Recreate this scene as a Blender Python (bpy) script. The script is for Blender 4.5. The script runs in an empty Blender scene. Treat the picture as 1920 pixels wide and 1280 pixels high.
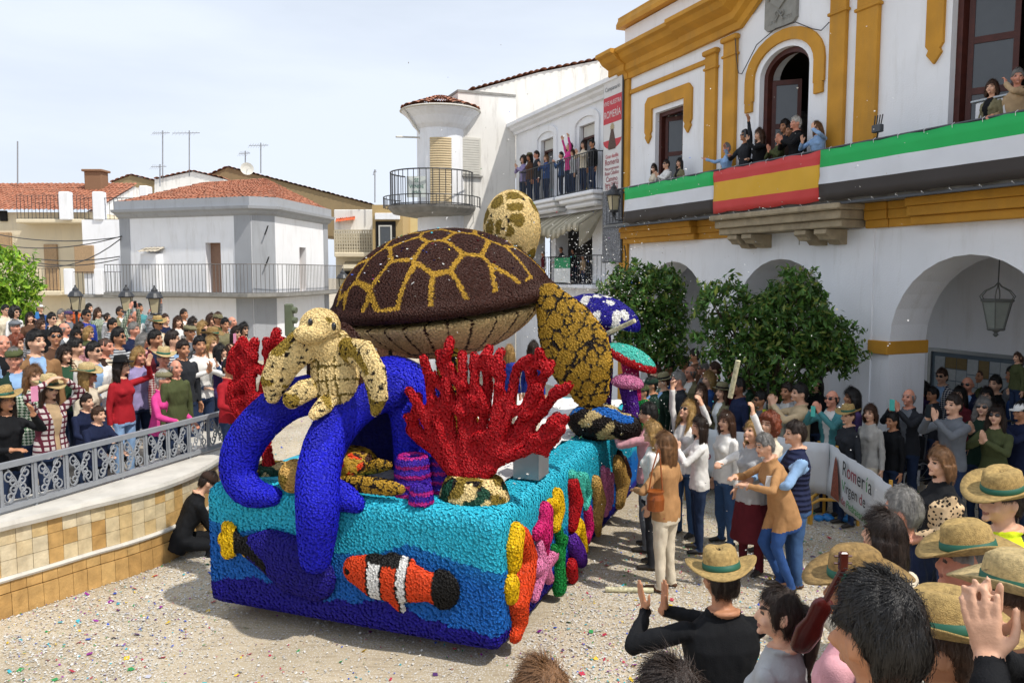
import bpy, math, random
import numpy as np
from mathutils import Vector, Matrix
random.seed(7); RNG = np.random.default_rng(7)
SC = bpy.context.scene; COL = SC.collection
# ---------------------------------------------------------------- camera, sky, sun, exposure
FPX = 1500.0; CAMH = 3.3; PITCH = math.atan(128 / FPX)
cam_d = bpy.data.cameras.new('camera'); cam = bpy.data.objects.new('camera', cam_d); COL.objects.link(cam)
cam_d.sensor_width = 36; cam_d.lens = FPX / 1920 * 36; cam_d.clip_end = 2000; cam_d.clip_start = .05
cam.location = (0, 0, CAMH); cam.rotation_euler = (math.pi / 2 - PITCH, 0, 0); SC.camera = cam
SUN = Vector((.79, -.61, 0)).normalized() * math.cos(math.radians(56)); SUN.z = math.sin(math.radians(56))
sun_d = bpy.data.lights.new('sun', 'SUN'); sun = bpy.data.objects.new('sun', sun_d); COL.objects.link(sun)
sun_d.energy = 4.0; sun_d.angle = math.radians(1.3); sun_d.color = (1, .95, .87)
sun.rotation_euler = SUN.to_track_quat('Z', 'Y').to_euler(); sun.location = (20, -12, 30)
W = bpy.data.worlds.new('World'); SC.world = W; W.use_nodes = True
wn = W.node_tree.nodes; wl = W.node_tree.links; wn.clear()
sky = wn.new('ShaderNodeTexSky'); sky.sky_type = 'NISHITA'; sky.sun_disc = False
sky.sun_elevation = math.radians(56); sky.sun_rotation = math.atan2(SUN.x, SUN.y); sky.air_density = 1; sky.dust_density = 2
tc = wn.new('ShaderNodeTexCoord'); mp = wn.new('ShaderNodeMapping'); mp.inputs['Scale'].default_value = (1, 1, 4.5)
nz = wn.new('ShaderNodeTexNoise'); nz.inputs['Scale'].default_value = 1.6; nz.inputs['Detail'].default_value = 7; nz.inputs['Roughness'].default_value = .52
cr = wn.new('ShaderNodeMapRange'); cr.inputs['From Min'].default_value = .34; cr.inputs['From Max'].default_value = .62
cr.inputs['To Min'].default_value = .74; cr.inputs['To Max'].default_value = .96
mx = wn.new('ShaderNodeMix'); mx.data_type = 'RGBA'; mx.inputs['B'].default_value = (8.9, 9.7, 11.0, 1)
bg = wn.new('ShaderNodeBackground'); bg.inputs['Strength'].default_value = .1; wo = wn.new('ShaderNodeOutputWorld')
wl.new(tc.outputs['Generated'], mp.inputs['Vector']); wl.new(mp.outputs['Vector'], nz.inputs['Vector'])
wl.new(nz.outputs['Fac'], cr.inputs['Value']); wl.new(cr.outputs['Result'], mx.inputs['Factor'])
wl.new(sky.outputs['Color'], mx.inputs['A']); wl.new(mx.outputs['Result'], bg.inputs['Color']); wl.new(bg.outputs['Background'], wo.inputs['Surface'])
SC.view_settings.view_transform = 'Standard'; SC.view_settings.look = 'None'; SC.view_settings.gamma = 1; SC.view_settings.exposure = 0
SC.render.engine = 'CYCLES'; SC.cycles.max_bounces = 5; SC.cycles.diffuse_bounces = 3; SC.cycles.glossy_bounces = 2; SC.cycles.transparent_max_bounces = 6
# ---------------------------------------------------------------- geometry helpers
_fw = np.array([0, math.cos(PITCH), -math.sin(PITCH)]); _up = np.array([0, math.sin(PITCH), math.cos(PITCH)]); _rt = np.array([1., 0, 0]); _C = np.array([0, 0, CAMH])
def ray(px, py): return _rt * (px - 960) / FPX + _up * (640 - py) / FPX + _fw
def at(px, py, d): r = ray(px, py); return _C + r * d / r[1]
def gz(px, py, z=0): r = ray(px, py); return _C + r * (z - CAMH) / r[2]
def onpl(px, py, o, n): r = ray(px, py); return _C + r * (np.dot(np.asarray(o, float) - _C, n) / np.dot(r, n))
V = lambda *a: np.array(a, float)
def nrm(v): v = np.asarray(v, float); return v / (np.linalg.norm(v) + 1e-12)
def fnoise(p, freq, seed=0, n=6):
    """cheap smooth numpy noise, about -1..1"""
    r = np.random.default_rng(seed + 101); out = np.zeros(len(p))
    for i in range(n):
        d = r.normal(size=3); d /= np.linalg.norm(d); out += np.sin(p @ d * freq * r.uniform(.6, 1.6) + r.uniform(0, 6.28) + 1.3 * np.sin(p @ r.normal(size=3) * freq * .5))
    return out / n * 1.6
class MB:
    """collects shapes; build() links them as one mesh object"""
    def __init__(s): s.v = []; s.f = []; s.m = []; s.n = 0
    def add(s, v, f, m=0):
        v = np.asarray(v, float).reshape(-1, 3); o = s.n
        s.v.append(v); s.n += len(v); s.f += [tuple(i + o for i in q) for q in f]; s.m += [m] * len(f); return s
    def box(s, x0, y0, z0, x1, y1, z1, m=0):
        v = [(x0, y0, z0), (x1, y0, z0), (x1, y1, z0), (x0, y1, z0), (x0, y0, z1), (x1, y0, z1), (x1, y1, z1), (x0, y1, z1)]
        return s.add(v, [(3, 2, 1, 0), (4, 5, 6, 7), (0, 1, 5, 4), (1, 2, 6, 5), (2, 3, 7, 6), (3, 0, 4, 7)], m)
    def bbox(s, x0, y0, z0, x1, y1, z1, b=.01, m=0):
        """box with chamfered edges"""
        x0, x1 = min(x0, x1), max(x0, x1); y0, y1 = min(y0, y1), max(y0, y1); z0, z1 = min(z0, z1), max(z0, z1)
        b = min(b, (x1 - x0) * .45, (y1 - y0) * .45, (z1 - z0) * .45)
        rings = []
        for z, i in ((z0, b), (z0 + b, 0), (z1 - b, 0), (z1, b)):
            a0, a1, c0, c1 = x0 + i, x1 - i, y0 + i, y1 - i
            rings.append([(a0 + b, c0, z), (a1 - b, c0, z), (a1, c0 + b, z), (a1, c1 - b, z), (a1 - b, c1, z), (a0 + b, c1, z), (a0, c1 - b, z), (a0, c0 + b, z)])
        return s.loft(rings, m=m)
    def loft(s, rings, m=0, caps=True, closed=True):
        n = len(rings[0]); v = np.array(rings, float).reshape(-1, 3); f = []
        for i in range(len(rings) - 1):
            for j in range(n if closed else n - 1):
                k = (j + 1) % n; f.append((i * n + j, i * n + k, (i + 1) * n + k, (i + 1) * n + j))
        if caps: f.append(tuple(range(n))[::-1]); f.append(tuple((len(rings) - 1) * n + j for j in range(n)))
        return s.add(v, f, m)
    def tube(s, pts, rad, n=8, m=0, caps=True, flat=1.0, upv=(0, 0, 1)):
        P = np.asarray(pts, float); R = np.full(len(P), rad, float) if np.isscalar(rad) else np.asarray(rad, float)
        T = np.gradient(P, axis=0); T /= np.linalg.norm(T, axis=1)[:, None] + 1e-12
        u = np.cross(T[0], upv); u = np.cross(T[0], (1, 0, .01)) if np.linalg.norm(u) < 1e-3 else u; u = nrm(u); rings = []
        for i in range(len(P)):
            u = nrm(u - T[i] * np.dot(u, T[i])); w = np.cross(T[i], u)
            rings.append([P[i] + R[i] * (math.cos(t) * u + flat * math.sin(t) * w) for t in np.linspace(0, 2 * math.pi, n, False)])
        return s.loft(rings, m, caps)
    def rtube(s, pts, rad, n=10, m=0, flat=1.0, upv=(0, 0, 1)):
        """tube with rounded ends"""
        P = np.asarray(pts, float); R = np.full(len(P), rad, float) if np.isscalar(rad) else np.asarray(rad, float)
        t0 = nrm(P[0] - P[1]); t1 = nrm(P[-1] - P[-2]); A = []; ra = []
        for a in (85, 55, 25): A.append(P[0] + t0 * R[0] * math.sin(math.radians(a))); ra.append(R[0] * math.cos(math.radians(a)))
        B = []; rb = []
        for a in (25, 55, 85): B.append(P[-1] + t1 * R[-1] * math.sin(math.radians(a))); rb.append(R[-1] * math.cos(math.radians(a)))
        return s.tube(np.vstack([A, P, B]), np.concatenate([ra, R, rb]), n, m, True, flat, upv)
    def lathe(s, prof, n=24, c=(0, 0, 0), m=0, caps=True):
        return s.loft([[(c[0] + r * math.cos(t), c[1] + r * math.sin(t), c[2] + z) for t in np.linspace(0, 2 * math.pi, n, False)] for r, z in prof], m, caps)
    def ell(s, c, r, n=16, k=10, m=0, rot=None):
        rings = []
        for i in range(k + 1):
            p = math.pi * min(max(i / k, .02), .98)
            ring = [V(r[0] * math.sin(p) * math.cos(t), r[1] * math.sin(p) * math.sin(t), -r[2] * math.cos(p)) for t in np.linspace(0, 2 * math.pi, n, False)]
            rings.append([(rot @ q if rot is not None else q) + V(*c) for q in ring])
        return s.loft(rings, m)
    def prism(s, poly, o, ux, uy, d, m=0):
        """polygon (list of 2d) in plane o,ux,uy pushed along d"""
        o, ux, uy, d = map(lambda q: np.asarray(q, float), (o, ux, uy, d)); n = len(poly)
        A = [o + ux * p[0] + uy * p[1] for p in poly]; B = [q + d for q in A]
        f = [tuple(range(n)), tuple(range(2 * n - 1, n - 1, -1))] + [(i, n + i, n + (i + 1) % n, (i + 1) % n) for i in range(n)]
        return s.add(A + B, f, m)
    def verts(s): return np.vstack(s.v) if s.v else np.zeros((0, 3))
    def mesh(s, name, mats, smooth=False, col=None):
        me = bpy.data.meshes.new(name); me.from_pydata(s.verts().tolist(), [], s.f); me.validate()
        for m in (mats if isinstance(mats, (list, tuple)) else [mats]): me.materials.append(m)
        if len(me.polygons) == len(s.m): me.polygons.foreach_set('material_index', s.m)
        if smooth: me.polygons.foreach_set('use_smooth', [True] * len(me.polygons))
        if col is not None: setcol(me, col)
        me.update(); return me
    def build(s, name, mats, parent=None, smooth=False, col=None, fix=True, **tags):
        me = s.mesh(name, mats, smooth, col)
        if fix: fixn(me)
        return link(name, me, parent, **tags)
def fixn(me):
    import bmesh
    b = bmesh.new(); b.from_mesh(me); bmesh.ops.recalc_face_normals(b, faces=b.faces); b.to_mesh(me); b.free()
def setcol(me, col):
    a = me.attributes.new('Col', 'FLOAT_COLOR', 'POINT'); c = np.ones((len(me.vertices), 4)); c[:, :3] = col; a.data.foreach_set('color', c.ravel())
def link(name, data, parent=None, loc=None, **tags):
    o = bpy.data.objects.new(name, data); COL.objects.link(o)
    if parent is not None:
        o.parent = parent
        if parent.get('_w'): o.location = -Vector(parent.location)      # parts modelled in world coordinates
    if loc is not None: o.location = loc
    return tag(o, **tags)
def tag(o, label=None, cat=None, group=None, kind=None):
    for k, x in (('label', label), ('category', cat), ('group', group), ('kind', kind)):
        if x: o[k] = x
    return o
def empty(name, loc=(0, 0, 0), rz=0, world=False, **tags):
    o = bpy.data.objects.new(name, None); COL.objects.link(o); o.location = loc; o.rotation_euler = (0, 0, rz)
    if world: o['_w'] = 1
    return tag(o, **tags)
# ---------------------------------------------------------------- materials
MC = {}
def srgb(h):
    c = [int(h[i:i + 2], 16) / 255 for i in (0, 2, 4)]
    return tuple(x / 12.92 if x <= .04045 else ((x + .055) / 1.055) ** 2.4 for x in c)
def M(name, col, rough=.7, var=.12, scale=6, bump=0., bscale=60, metal=0, spec=.4, streak=0, dirt=None, detail=5):
    """plain procedural surface: colour with noise, fine relief, optional streaky dirt"""
    if name in MC: return MC[name]
    m = bpy.data.materials.new(name); m.use_nodes = True; MC[name] = m
    n = m.node_tree.nodes; l = m.node_tree.links; b = n['Principled BSDF']
    b.inputs['Roughness'].default_value = rough; b.inputs['Metallic'].default_value = metal; b.inputs['Specular IOR Level'].default_value = spec
    tc = n.new('ShaderNodeTexCoord'); nz = n.new('ShaderNodeTexNoise'); nz.inputs['Scale'].default_value = scale; nz.inputs['Detail'].default_value = detail
    l.new(tc.outputs['Object'], nz.inputs['Vector'])
    mr = n.new('ShaderNodeMapRange'); mr.inputs['From Min'].default_value = .25; mr.inputs['From Max'].default_value = .75
    mr.inputs['To Min'].default_value = 1 - var; mr.inputs['To Max'].default_value = 1 + var * .6; l.new(nz.outputs['Fac'], mr.inputs['Value'])
    mu = n.new('ShaderNodeMix'); mu.data_type = 'RGBA'; mu.blend_type = 'MULTIPLY'; mu.inputs['Factor'].default_value = 1; mu.inputs['A'].default_value = (*col, 1)
    cc = n.new('ShaderNodeCombineColor'); [l.new(mr.outputs['Result'], cc.inputs[i]) for i in range(3)]; l.new(cc.outputs['Color'], mu.inputs['B']); out = mu.outputs['Result']
    if streak:
        mp = n.new('ShaderNodeMapping'); mp.inputs['Scale'].default_value = (2.2, 2.2, .35); l.new(tc.outputs['Object'], mp.inputs['Vector'])
        n2 = n.new('ShaderNodeTexNoise'); n2.inputs['Scale'].default_value = 1.6; n2.inputs['Detail'].default_value = 9; n2.inputs['Roughness'].default_value = .68; l.new(mp.outputs['Vector'], n2.inputs['Vector'])
        r2 = n.new('ShaderNodeMapRange'); r2.inputs['From Min'].default_value = .52; r2.inputs['From Max'].default_value = .76; r2.inputs['To Max'].default_value = streak; l.new(n2.outputs['Fac'], r2.inputs['Value'])
        m2 = n.new('ShaderNodeMix'); m2.data_type = 'RGBA'; m2.inputs['B'].default_value = (*(dirt or (.28, .25, .2)), 1)
        l.new(r2.outputs['Result'], m2.inputs['Factor']); l.new(out, m2.inputs['A']); out = m2.outputs['Result']
    l.new(out, b.inputs['Base Color'])
    if bump:
        n3 = n.new('ShaderNodeTexNoise'); n3.inputs['Scale'].default_value = bscale; n3.inputs['Detail'].default_value = 4; l.new(tc.outputs['Object'], n3.inputs['Vector'])
        bp = n.new('ShaderNodeBump'); bp.inputs['Strength'].default_value = bump; bp.inputs['Distance'].default_value = .02
        l.new(n3.outputs['Fac'], bp.inputs['Height']); l.new(bp.outputs['Normal'], b.inputs['Normal'])
    return m
def MCOL(name, rough=.5, spec=.4, var=.0, metal=0, trans=0):
    """surface whose colour is stored per vertex (dyed paper, leaves, confetti)"""
    if name in MC: return MC[name]
    m = bpy.data.materials.new(name); m.use_nodes = True; MC[name] = m; n = m.node_tree.nodes; l = m.node_tree.links; b = n['Principled BSDF']
    a = n.new('ShaderNodeAttribute'); a.attribute_name = 'Col'; l.new(a.outputs['Color'], b.inputs['Base Color'])
    b.inputs['Roughness'].default_value = rough; b.inputs['Specular IOR Level'].default_value = spec; b.inputs['Metallic'].default_value = metal
    if trans:
        t = n.new('ShaderNodeBsdfTranslucent'); l.new(a.outputs['Color'], t.inputs['Color']); ms = n.new('ShaderNodeMixShader'); ms.inputs[0].default_value = trans
        l.new(b.outputs[0], ms.inputs[1]); l.new(t.outputs[0], ms.inputs[2]); l.new(ms.outputs[0], n['Material Output'].inputs['Surface'])
    return m
def wall(name, h='dfe0e2', streak=.25, dirt=(.36, .33, .29)): return M(name, srgb(h), .85, .06, 1.3, .25, 45, streak=streak, dirt=dirt)
WHITE = wall('white_plaster', 'ecedf0', .42, (.52, .5, .46)); WHITE_OLD = wall('weathered_white_plaster', 'e2dfd9', .75, (.34, .31, .27)); CREAM = wall('cream_plaster', 'd9ccb0', .3)
GREYP = wall('grey_plaster', 'a0a3a8', .5, (.2, .2, .2)); OCHRE = M('ochre_paint', srgb('c48d2e'), .75, .2, 2.2, .2, 50, streak=.4, dirt=(.3, .18, .06))
STONE = M('stone', srgb('a5957a'), .85, .3, 5, .5, 40, streak=.5, dirt=(.12, .1, .08)); CONC = M('concrete', srgb('8d8b86'), .9, .25, 4, .4, 50, streak=.5, dirt=(.1, .1, .1))
IRON = M('black_iron', (.03, .032, .036), .45, .2, 20, spec=.5); RAILG = M('grey_painted_steel', srgb('8e9196'), .45, .12, 12, .1, 80, spec=.5)
WOOD = M('dark_red_wood', srgb('4d241c'), .5, .35, 9, .2, 50); DARK = M('dark_interior', (.012, .011, .011), .9, .2); BLIND = M('wooden_blind', srgb('a98d6c'), .7, .2, 14)
GLASS = M('window_glass', (.05, .055, .06), .08, .1, spec=.8); TILE = M('roof_tile', srgb('ad7258'), .9, .6, 9, .4, 60, streak=.8, dirt=(.17, .14, .11))
# ---------------------------------------------------------------- people
SKINS = {'light': srgb('d9a98c'), 'tan': srgb('b98362'), 'red': srgb('cf8f76'), 'dark': srgb('7d5440')}
COLS = {'white': 'e4e2de', 'cream': 'd8ccb6', 'beige': 'b59a78', 'brown': '5b4030', 'tan': '8d6a48', 'dark brown': '35261f', 'black': '17181b', 'charcoal': '2c2e33', 'grey': '6f7379', 'light grey': 'a9abad', 'navy': '1c2440', 'blue': '2f4f86', 'light blue': '8fb0d6', 'denim': '3f5c85', 'dark denim': '26344f', 'teal': '4f8d92', 'green': '2f4f3a', 'dark green': '1d3329', 'olive': '4c5233', 'khaki': '7c765a', 'red': 'a01f28', 'maroon': '5a1d26', 'pink': 'd9a0a8', 'hot pink': 'd4458c', 'lilac': '9a8fb8', 'purple': '4b3a66', 'mustard': 'a9772a', 'orange': 'b4562a', 'camel': 'b18559', 'yellow': 'd8e62a', 'royal blue': '2a3f9a', 'sand': 'cdb692'}
HAIRC = {'black': '15110f', 'dark brown': '2a1c14', 'brown': '4a3020', 'light brown': '7a5636', 'blond': 'b08d55', 'grey': '85827e', 'white': 'c9c5bd', 'red': '7a3a20'}
def cloth(c):
    k = 'cloth_' + c.replace(' ', '_')
    if k not in MC and c.split()[0] in ('checked', 'striped'):
        a_, b_ = {'blue': ('b9c4d6', '33508a'), 'red': ('c9b8b4', '8a2a30'), 'green': ('b9bfae', '35553c'), 'navy': ('d3d3d2', '222c4a'), 'brown': ('c2ae92', '5c4030'), 'grey': ('b5b7ba', '4c4f55')}[c.split()[1]]; m = M(k, srgb(a_), .85, .15, 12, .2, 140, spec=.2); n = m.node_tree.nodes; l = m.node_tree.links; bs = n['Principled BSDF']; old = bs.inputs['Base Color'].links[0].from_socket; tc = n.new('ShaderNodeTexCoord'); mx = n.new('ShaderNodeMix'); mx.data_type = 'RGBA'; mx.inputs['B'].default_value = (*srgb(b_), 1); ws = []
        for ax in (('X', 'Z') if c.startswith('checked') else ('Z',)): w = n.new('ShaderNodeTexWave'); w.bands_direction = ax; w.inputs['Scale'].default_value = 9; l.new(tc.outputs['Object'], w.inputs['Vector']); ws.append(w)
        s_ = ws[0].outputs['Fac']
        if len(ws) > 1: ad = n.new('ShaderNodeMath'); ad.operation = 'MULTIPLY_ADD'; l.new(ws[0].outputs['Fac'], ad.inputs[0]); ad.inputs[1].default_value = .5; h_ = n.new('ShaderNodeMath'); h_.operation = 'MULTIPLY'; h_.inputs[1].default_value = .5; l.new(ws[1].outputs['Fac'], h_.inputs[0]); l.new(h_.outputs[0], ad.inputs[2]); s_ = ad.outputs[0]
        rr = n.new('ShaderNodeMapRange'); rr.inputs['From Min'].default_value = .42; rr.inputs['From Max'].default_value = .58; l.new(s_, rr.inputs['Value']); l.new(rr.outputs['Result'], mx.inputs['Factor']); l.new(old, mx.inputs['A']); l.new(mx.outputs['Result'], bs.inputs['Base Color'])
    if k not in MC and c in ('plaid', 'leopard', 'quilted navy', 'denim jacket', 'knit white'):
        m = M(k, srgb({'plaid': 'c9c0bd', 'leopard': 'cdb08a', 'quilted navy': '1a2140', 'denim jacket': '4a6a96', 'knit white': 'd8d4cc'}[c]), .85, .2, 12, .3, 120, spec=.25); n = m.node_tree.nodes; l = m.node_tree.links; bs = n['Principled BSDF']; old = bs.inputs['Base Color'].links[0].from_socket
        tc = n.new('ShaderNodeTexCoord'); mx = n.new('ShaderNodeMix'); mx.data_type = 'RGBA'; rr = n.new('ShaderNodeMapRange')
        if c == 'leopard':
            vo = n.new('ShaderNodeTexVoronoi'); vo.inputs['Scale'].default_value = 34; l.new(tc.outputs['Object'], vo.inputs['Vector']); l.new(vo.outputs['Distance'], rr.inputs['Value']); rr.inputs['From Min'].default_value = .42; rr.inputs['From Max'].default_value = .34; mx.inputs['B'].default_value = (.02, .014, .01, 1)
        elif c == 'plaid':
            vv = []
            for ax in ('X', 'Z'):
                w = n.new('ShaderNodeTexWave'); w.bands_direction = ax; w.inputs['Scale'].default_value = 5; l.new(tc.outputs['Object'], w.inputs['Vector']); vv.append(w)
            ad = n.new('ShaderNodeMath'); ad.operation = 'MAXIMUM'; l.new(vv[0].outputs['Fac'], ad.inputs[0]); l.new(vv[1].outputs['Fac'], ad.inputs[1]); l.new(ad.outputs[0], rr.inputs['Value']); rr.inputs['From Min'].default_value = .62; rr.inputs['From Max'].default_value = .8; mx.inputs['B'].default_value = (*srgb('5c2030'), 1)
        else:
            w = n.new('ShaderNodeTexWave'); w.bands_direction = 'Z'; w.inputs['Scale'].default_value = 6 if c == 'quilted navy' else 26; w.inputs['Distortion'].default_value = 1; l.new(tc.outputs['Object'], w.inputs['Vector']); l.new(w.outputs['Fac'], rr.inputs['Value']); rr.inputs['To Max'].default_value = .06; mx.inputs['B'].default_value = (.1, .11, .16, 1)
            bp = n.new('ShaderNodeBump'); bp.inputs['Strength'].default_value = .8; bp.inputs['Distance'].default_value = .015; l.new(w.outputs['Fac'], bp.inputs['Height']); l.new(bp.outputs['Normal'], bs.inputs['Normal'])
        l.new(rr.outputs['Result'], mx.inputs['Factor']); l.new(old, mx.inputs['A']); l.new(mx.outputs['Result'], bs.inputs['Base Color'])
    return MC.get(k) or M(k, srgb(COLS[c]), .85, .2, 9, .25, 160, spec=.2)
def hairm(c):
    k = 'hair_' + c.replace(' ', '_')
    if k in MC: return MC[k]
    m = M(k, srgb(HAIRC[c]), .45, .45, 26, 0, spec=.45); n = m.node_tree.nodes; l = m.node_tree.links; b = n['Principled BSDF']
    tcn = n.new('ShaderNodeTexCoord'); mp = n.new('ShaderNodeMapping'); mp.inputs['Scale'].default_value = (1, 1, .12); nz = n.new('ShaderNodeTexNoise'); nz.inputs['Scale'].default_value = 190; nz.inputs['Detail'].default_value = 3
    bp = n.new('ShaderNodeBump'); bp.inputs['Strength'].default_value = .9; bp.inputs['Distance'].default_value = .006
    l.new(tcn.outputs['Object'], mp.inputs['Vector']); l.new(mp.outputs['Vector'], nz.inputs['Vector']); l.new(nz.outputs['Fac'], bp.inputs['Height']); l.new(bp.outputs['Normal'], b.inputs['Normal'])
    return m
def skinm(c): return MC.get('skin_' + c) or M('skin_' + c, SKINS[c], .5, .14, 22, .1, 140, spec=.35)
SHOE = M('shoe_leather', (.03, .025, .022), .5); EYE = M('eye', (.03, .02, .018), .3); LIP = M('lips', srgb('a06c60'), .5); LENS = M('dark_lens', (.008, .008, .01), .12, spec=.7)
def capsule(mb, a, b, ra, rb, n=10): mb.rtube([a, (np.asarray(a) * .5 + np.asarray(b) * .5), b], [ra, (ra + rb) / 2, rb], n)
def ik(s, t, l1, l2, hint):
    s, t = V(*s), V(*t); d = t - s; L = np.linalg.norm(d); Lm = (l1 + l2) * .995
    if L > Lm: t = s + d / L * Lm; d = t - s; L = Lm
    x = (l1 * l1 - l2 * l2 + L * L) / (2 * L); h = math.sqrt(max(l1 * l1 - x * x, 0)); e = d / L; hv = nrm(np.asarray(hint, float) - e * np.dot(hint, e))
    return s + e * x + hv * h, t
def rotm(yaw, pitch, roll=0):
    return np.array(Matrix.Rotation(yaw, 3, 'Z') @ Matrix.Rotation(pitch, 3, 'X') @ Matrix.Rotation(roll, 3, 'Y'))
HEADR = V(.076, .096, .118)
def head_surface(mb, R, c):
    rings = []
    for i in range(15):
        p = math.pi * min(max(i / 14, .02), .98); z = -math.cos(p); s = math.sin(p)
        jaw = 1 - .26 * max(0, -z - .1) ; ring = []
        for t in np.linspace(0, 2 * math.pi, 20, False):
            x, y = s * math.cos(t), s * math.sin(t); q = V(x * HEADR[0] * jaw, y * HEADR[1], z * HEADR[2])
            if y < 0: q[1] -= .012 * max(0, -z) * s; q[1] += .010 * math.exp(-((z - .08) / .16) ** 2) * (-y)
            else: q[1] -= .022 * max(0, -z) * y
            ring.append(R @ q + c)
        rings.append(ring)
    mb.loft(rings)
    f = lambda *q: R @ V(*q) + c
    capsule(mb, f(0, -.086, .012), f(0, -.104, -.022), .011, .0155, 8)                       # nose
    mb.ell(f(0, -.084, -.088), (.026, .02, .016), 10, 6); mb.ell(f(0, -.09, -.056), (.024, .012, .011), 10, 6)   # chin, mouth
    for sx in (-1, 1):
        mb.ell(f(sx * .079, .012, -.004), (.012, .022, .033), 8, 6); mb.ell(f(sx * .035, -.082, .034), (.026, .013, .009), 8, 6); mb.ell(f(sx * .043, -.07, -.03), (.024, .02, .022), 8, 6)
def hand(mb, prims, w, d, pn, side, curl=.35, spread=.12, k=1.0):
    """palm, four unequal bent fingers and a thumb leaving the side of the palm; w wrist, d pointing, pn palm normal"""
    d = nrm(d); pn = nrm(np.asarray(pn, float) - d * np.dot(pn, d)); sd = np.cross(d, pn) * side
    pc = w + d * .052 * k
    for o in (-.026, -.009, .009, .026): capsule(mb, w + d * .012 * k + sd * o * .7 * k, w + d * .085 * k + sd * o * k, .0135 * k, .0125 * k, 8)
    prims.append((w, w + d * .085, .034, 'skin'))
    for i, (o, L) in enumerate(((.031, .068), (.0105, .08), (-.0105, .074), (-.031, .057))):
        b0 = w + d * .086 * k + sd * o * k; dd = nrm(d + sd * o * spread * 12); p = [b0]; cu = curl * (1 + .12 * i)
        for j, fr in enumerate((.45, .32, .23)):
            a = cu * (.35 + .55 * j); p.append(p[-1] + (dd * math.cos(a) + pn * math.sin(a)) * L * fr * k)
        mb.rtube(p, [.0098 * k, .0092 * k, .0084 * k, .0075 * k], 8); prims.append((p[0], p[-1], .012, 'skin'))
    t0 = w + d * .028 * k + sd * .03 * k; t1 = t0 + (d * .6 + sd * .7 + pn * .25) * .034 * k; t2 = t1 + nrm(d * .85 + sd * .3 + pn * .25) * .032 * k; t3 = t2 + nrm(d + pn * .3) * .022 * k
    mb.rtube([t0, t1, t2, t3], [.0145 * k, .0125 * k, .0105 * k, .009 * k], 8); prims.append((t0, t3, .014, 'skin'))
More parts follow.
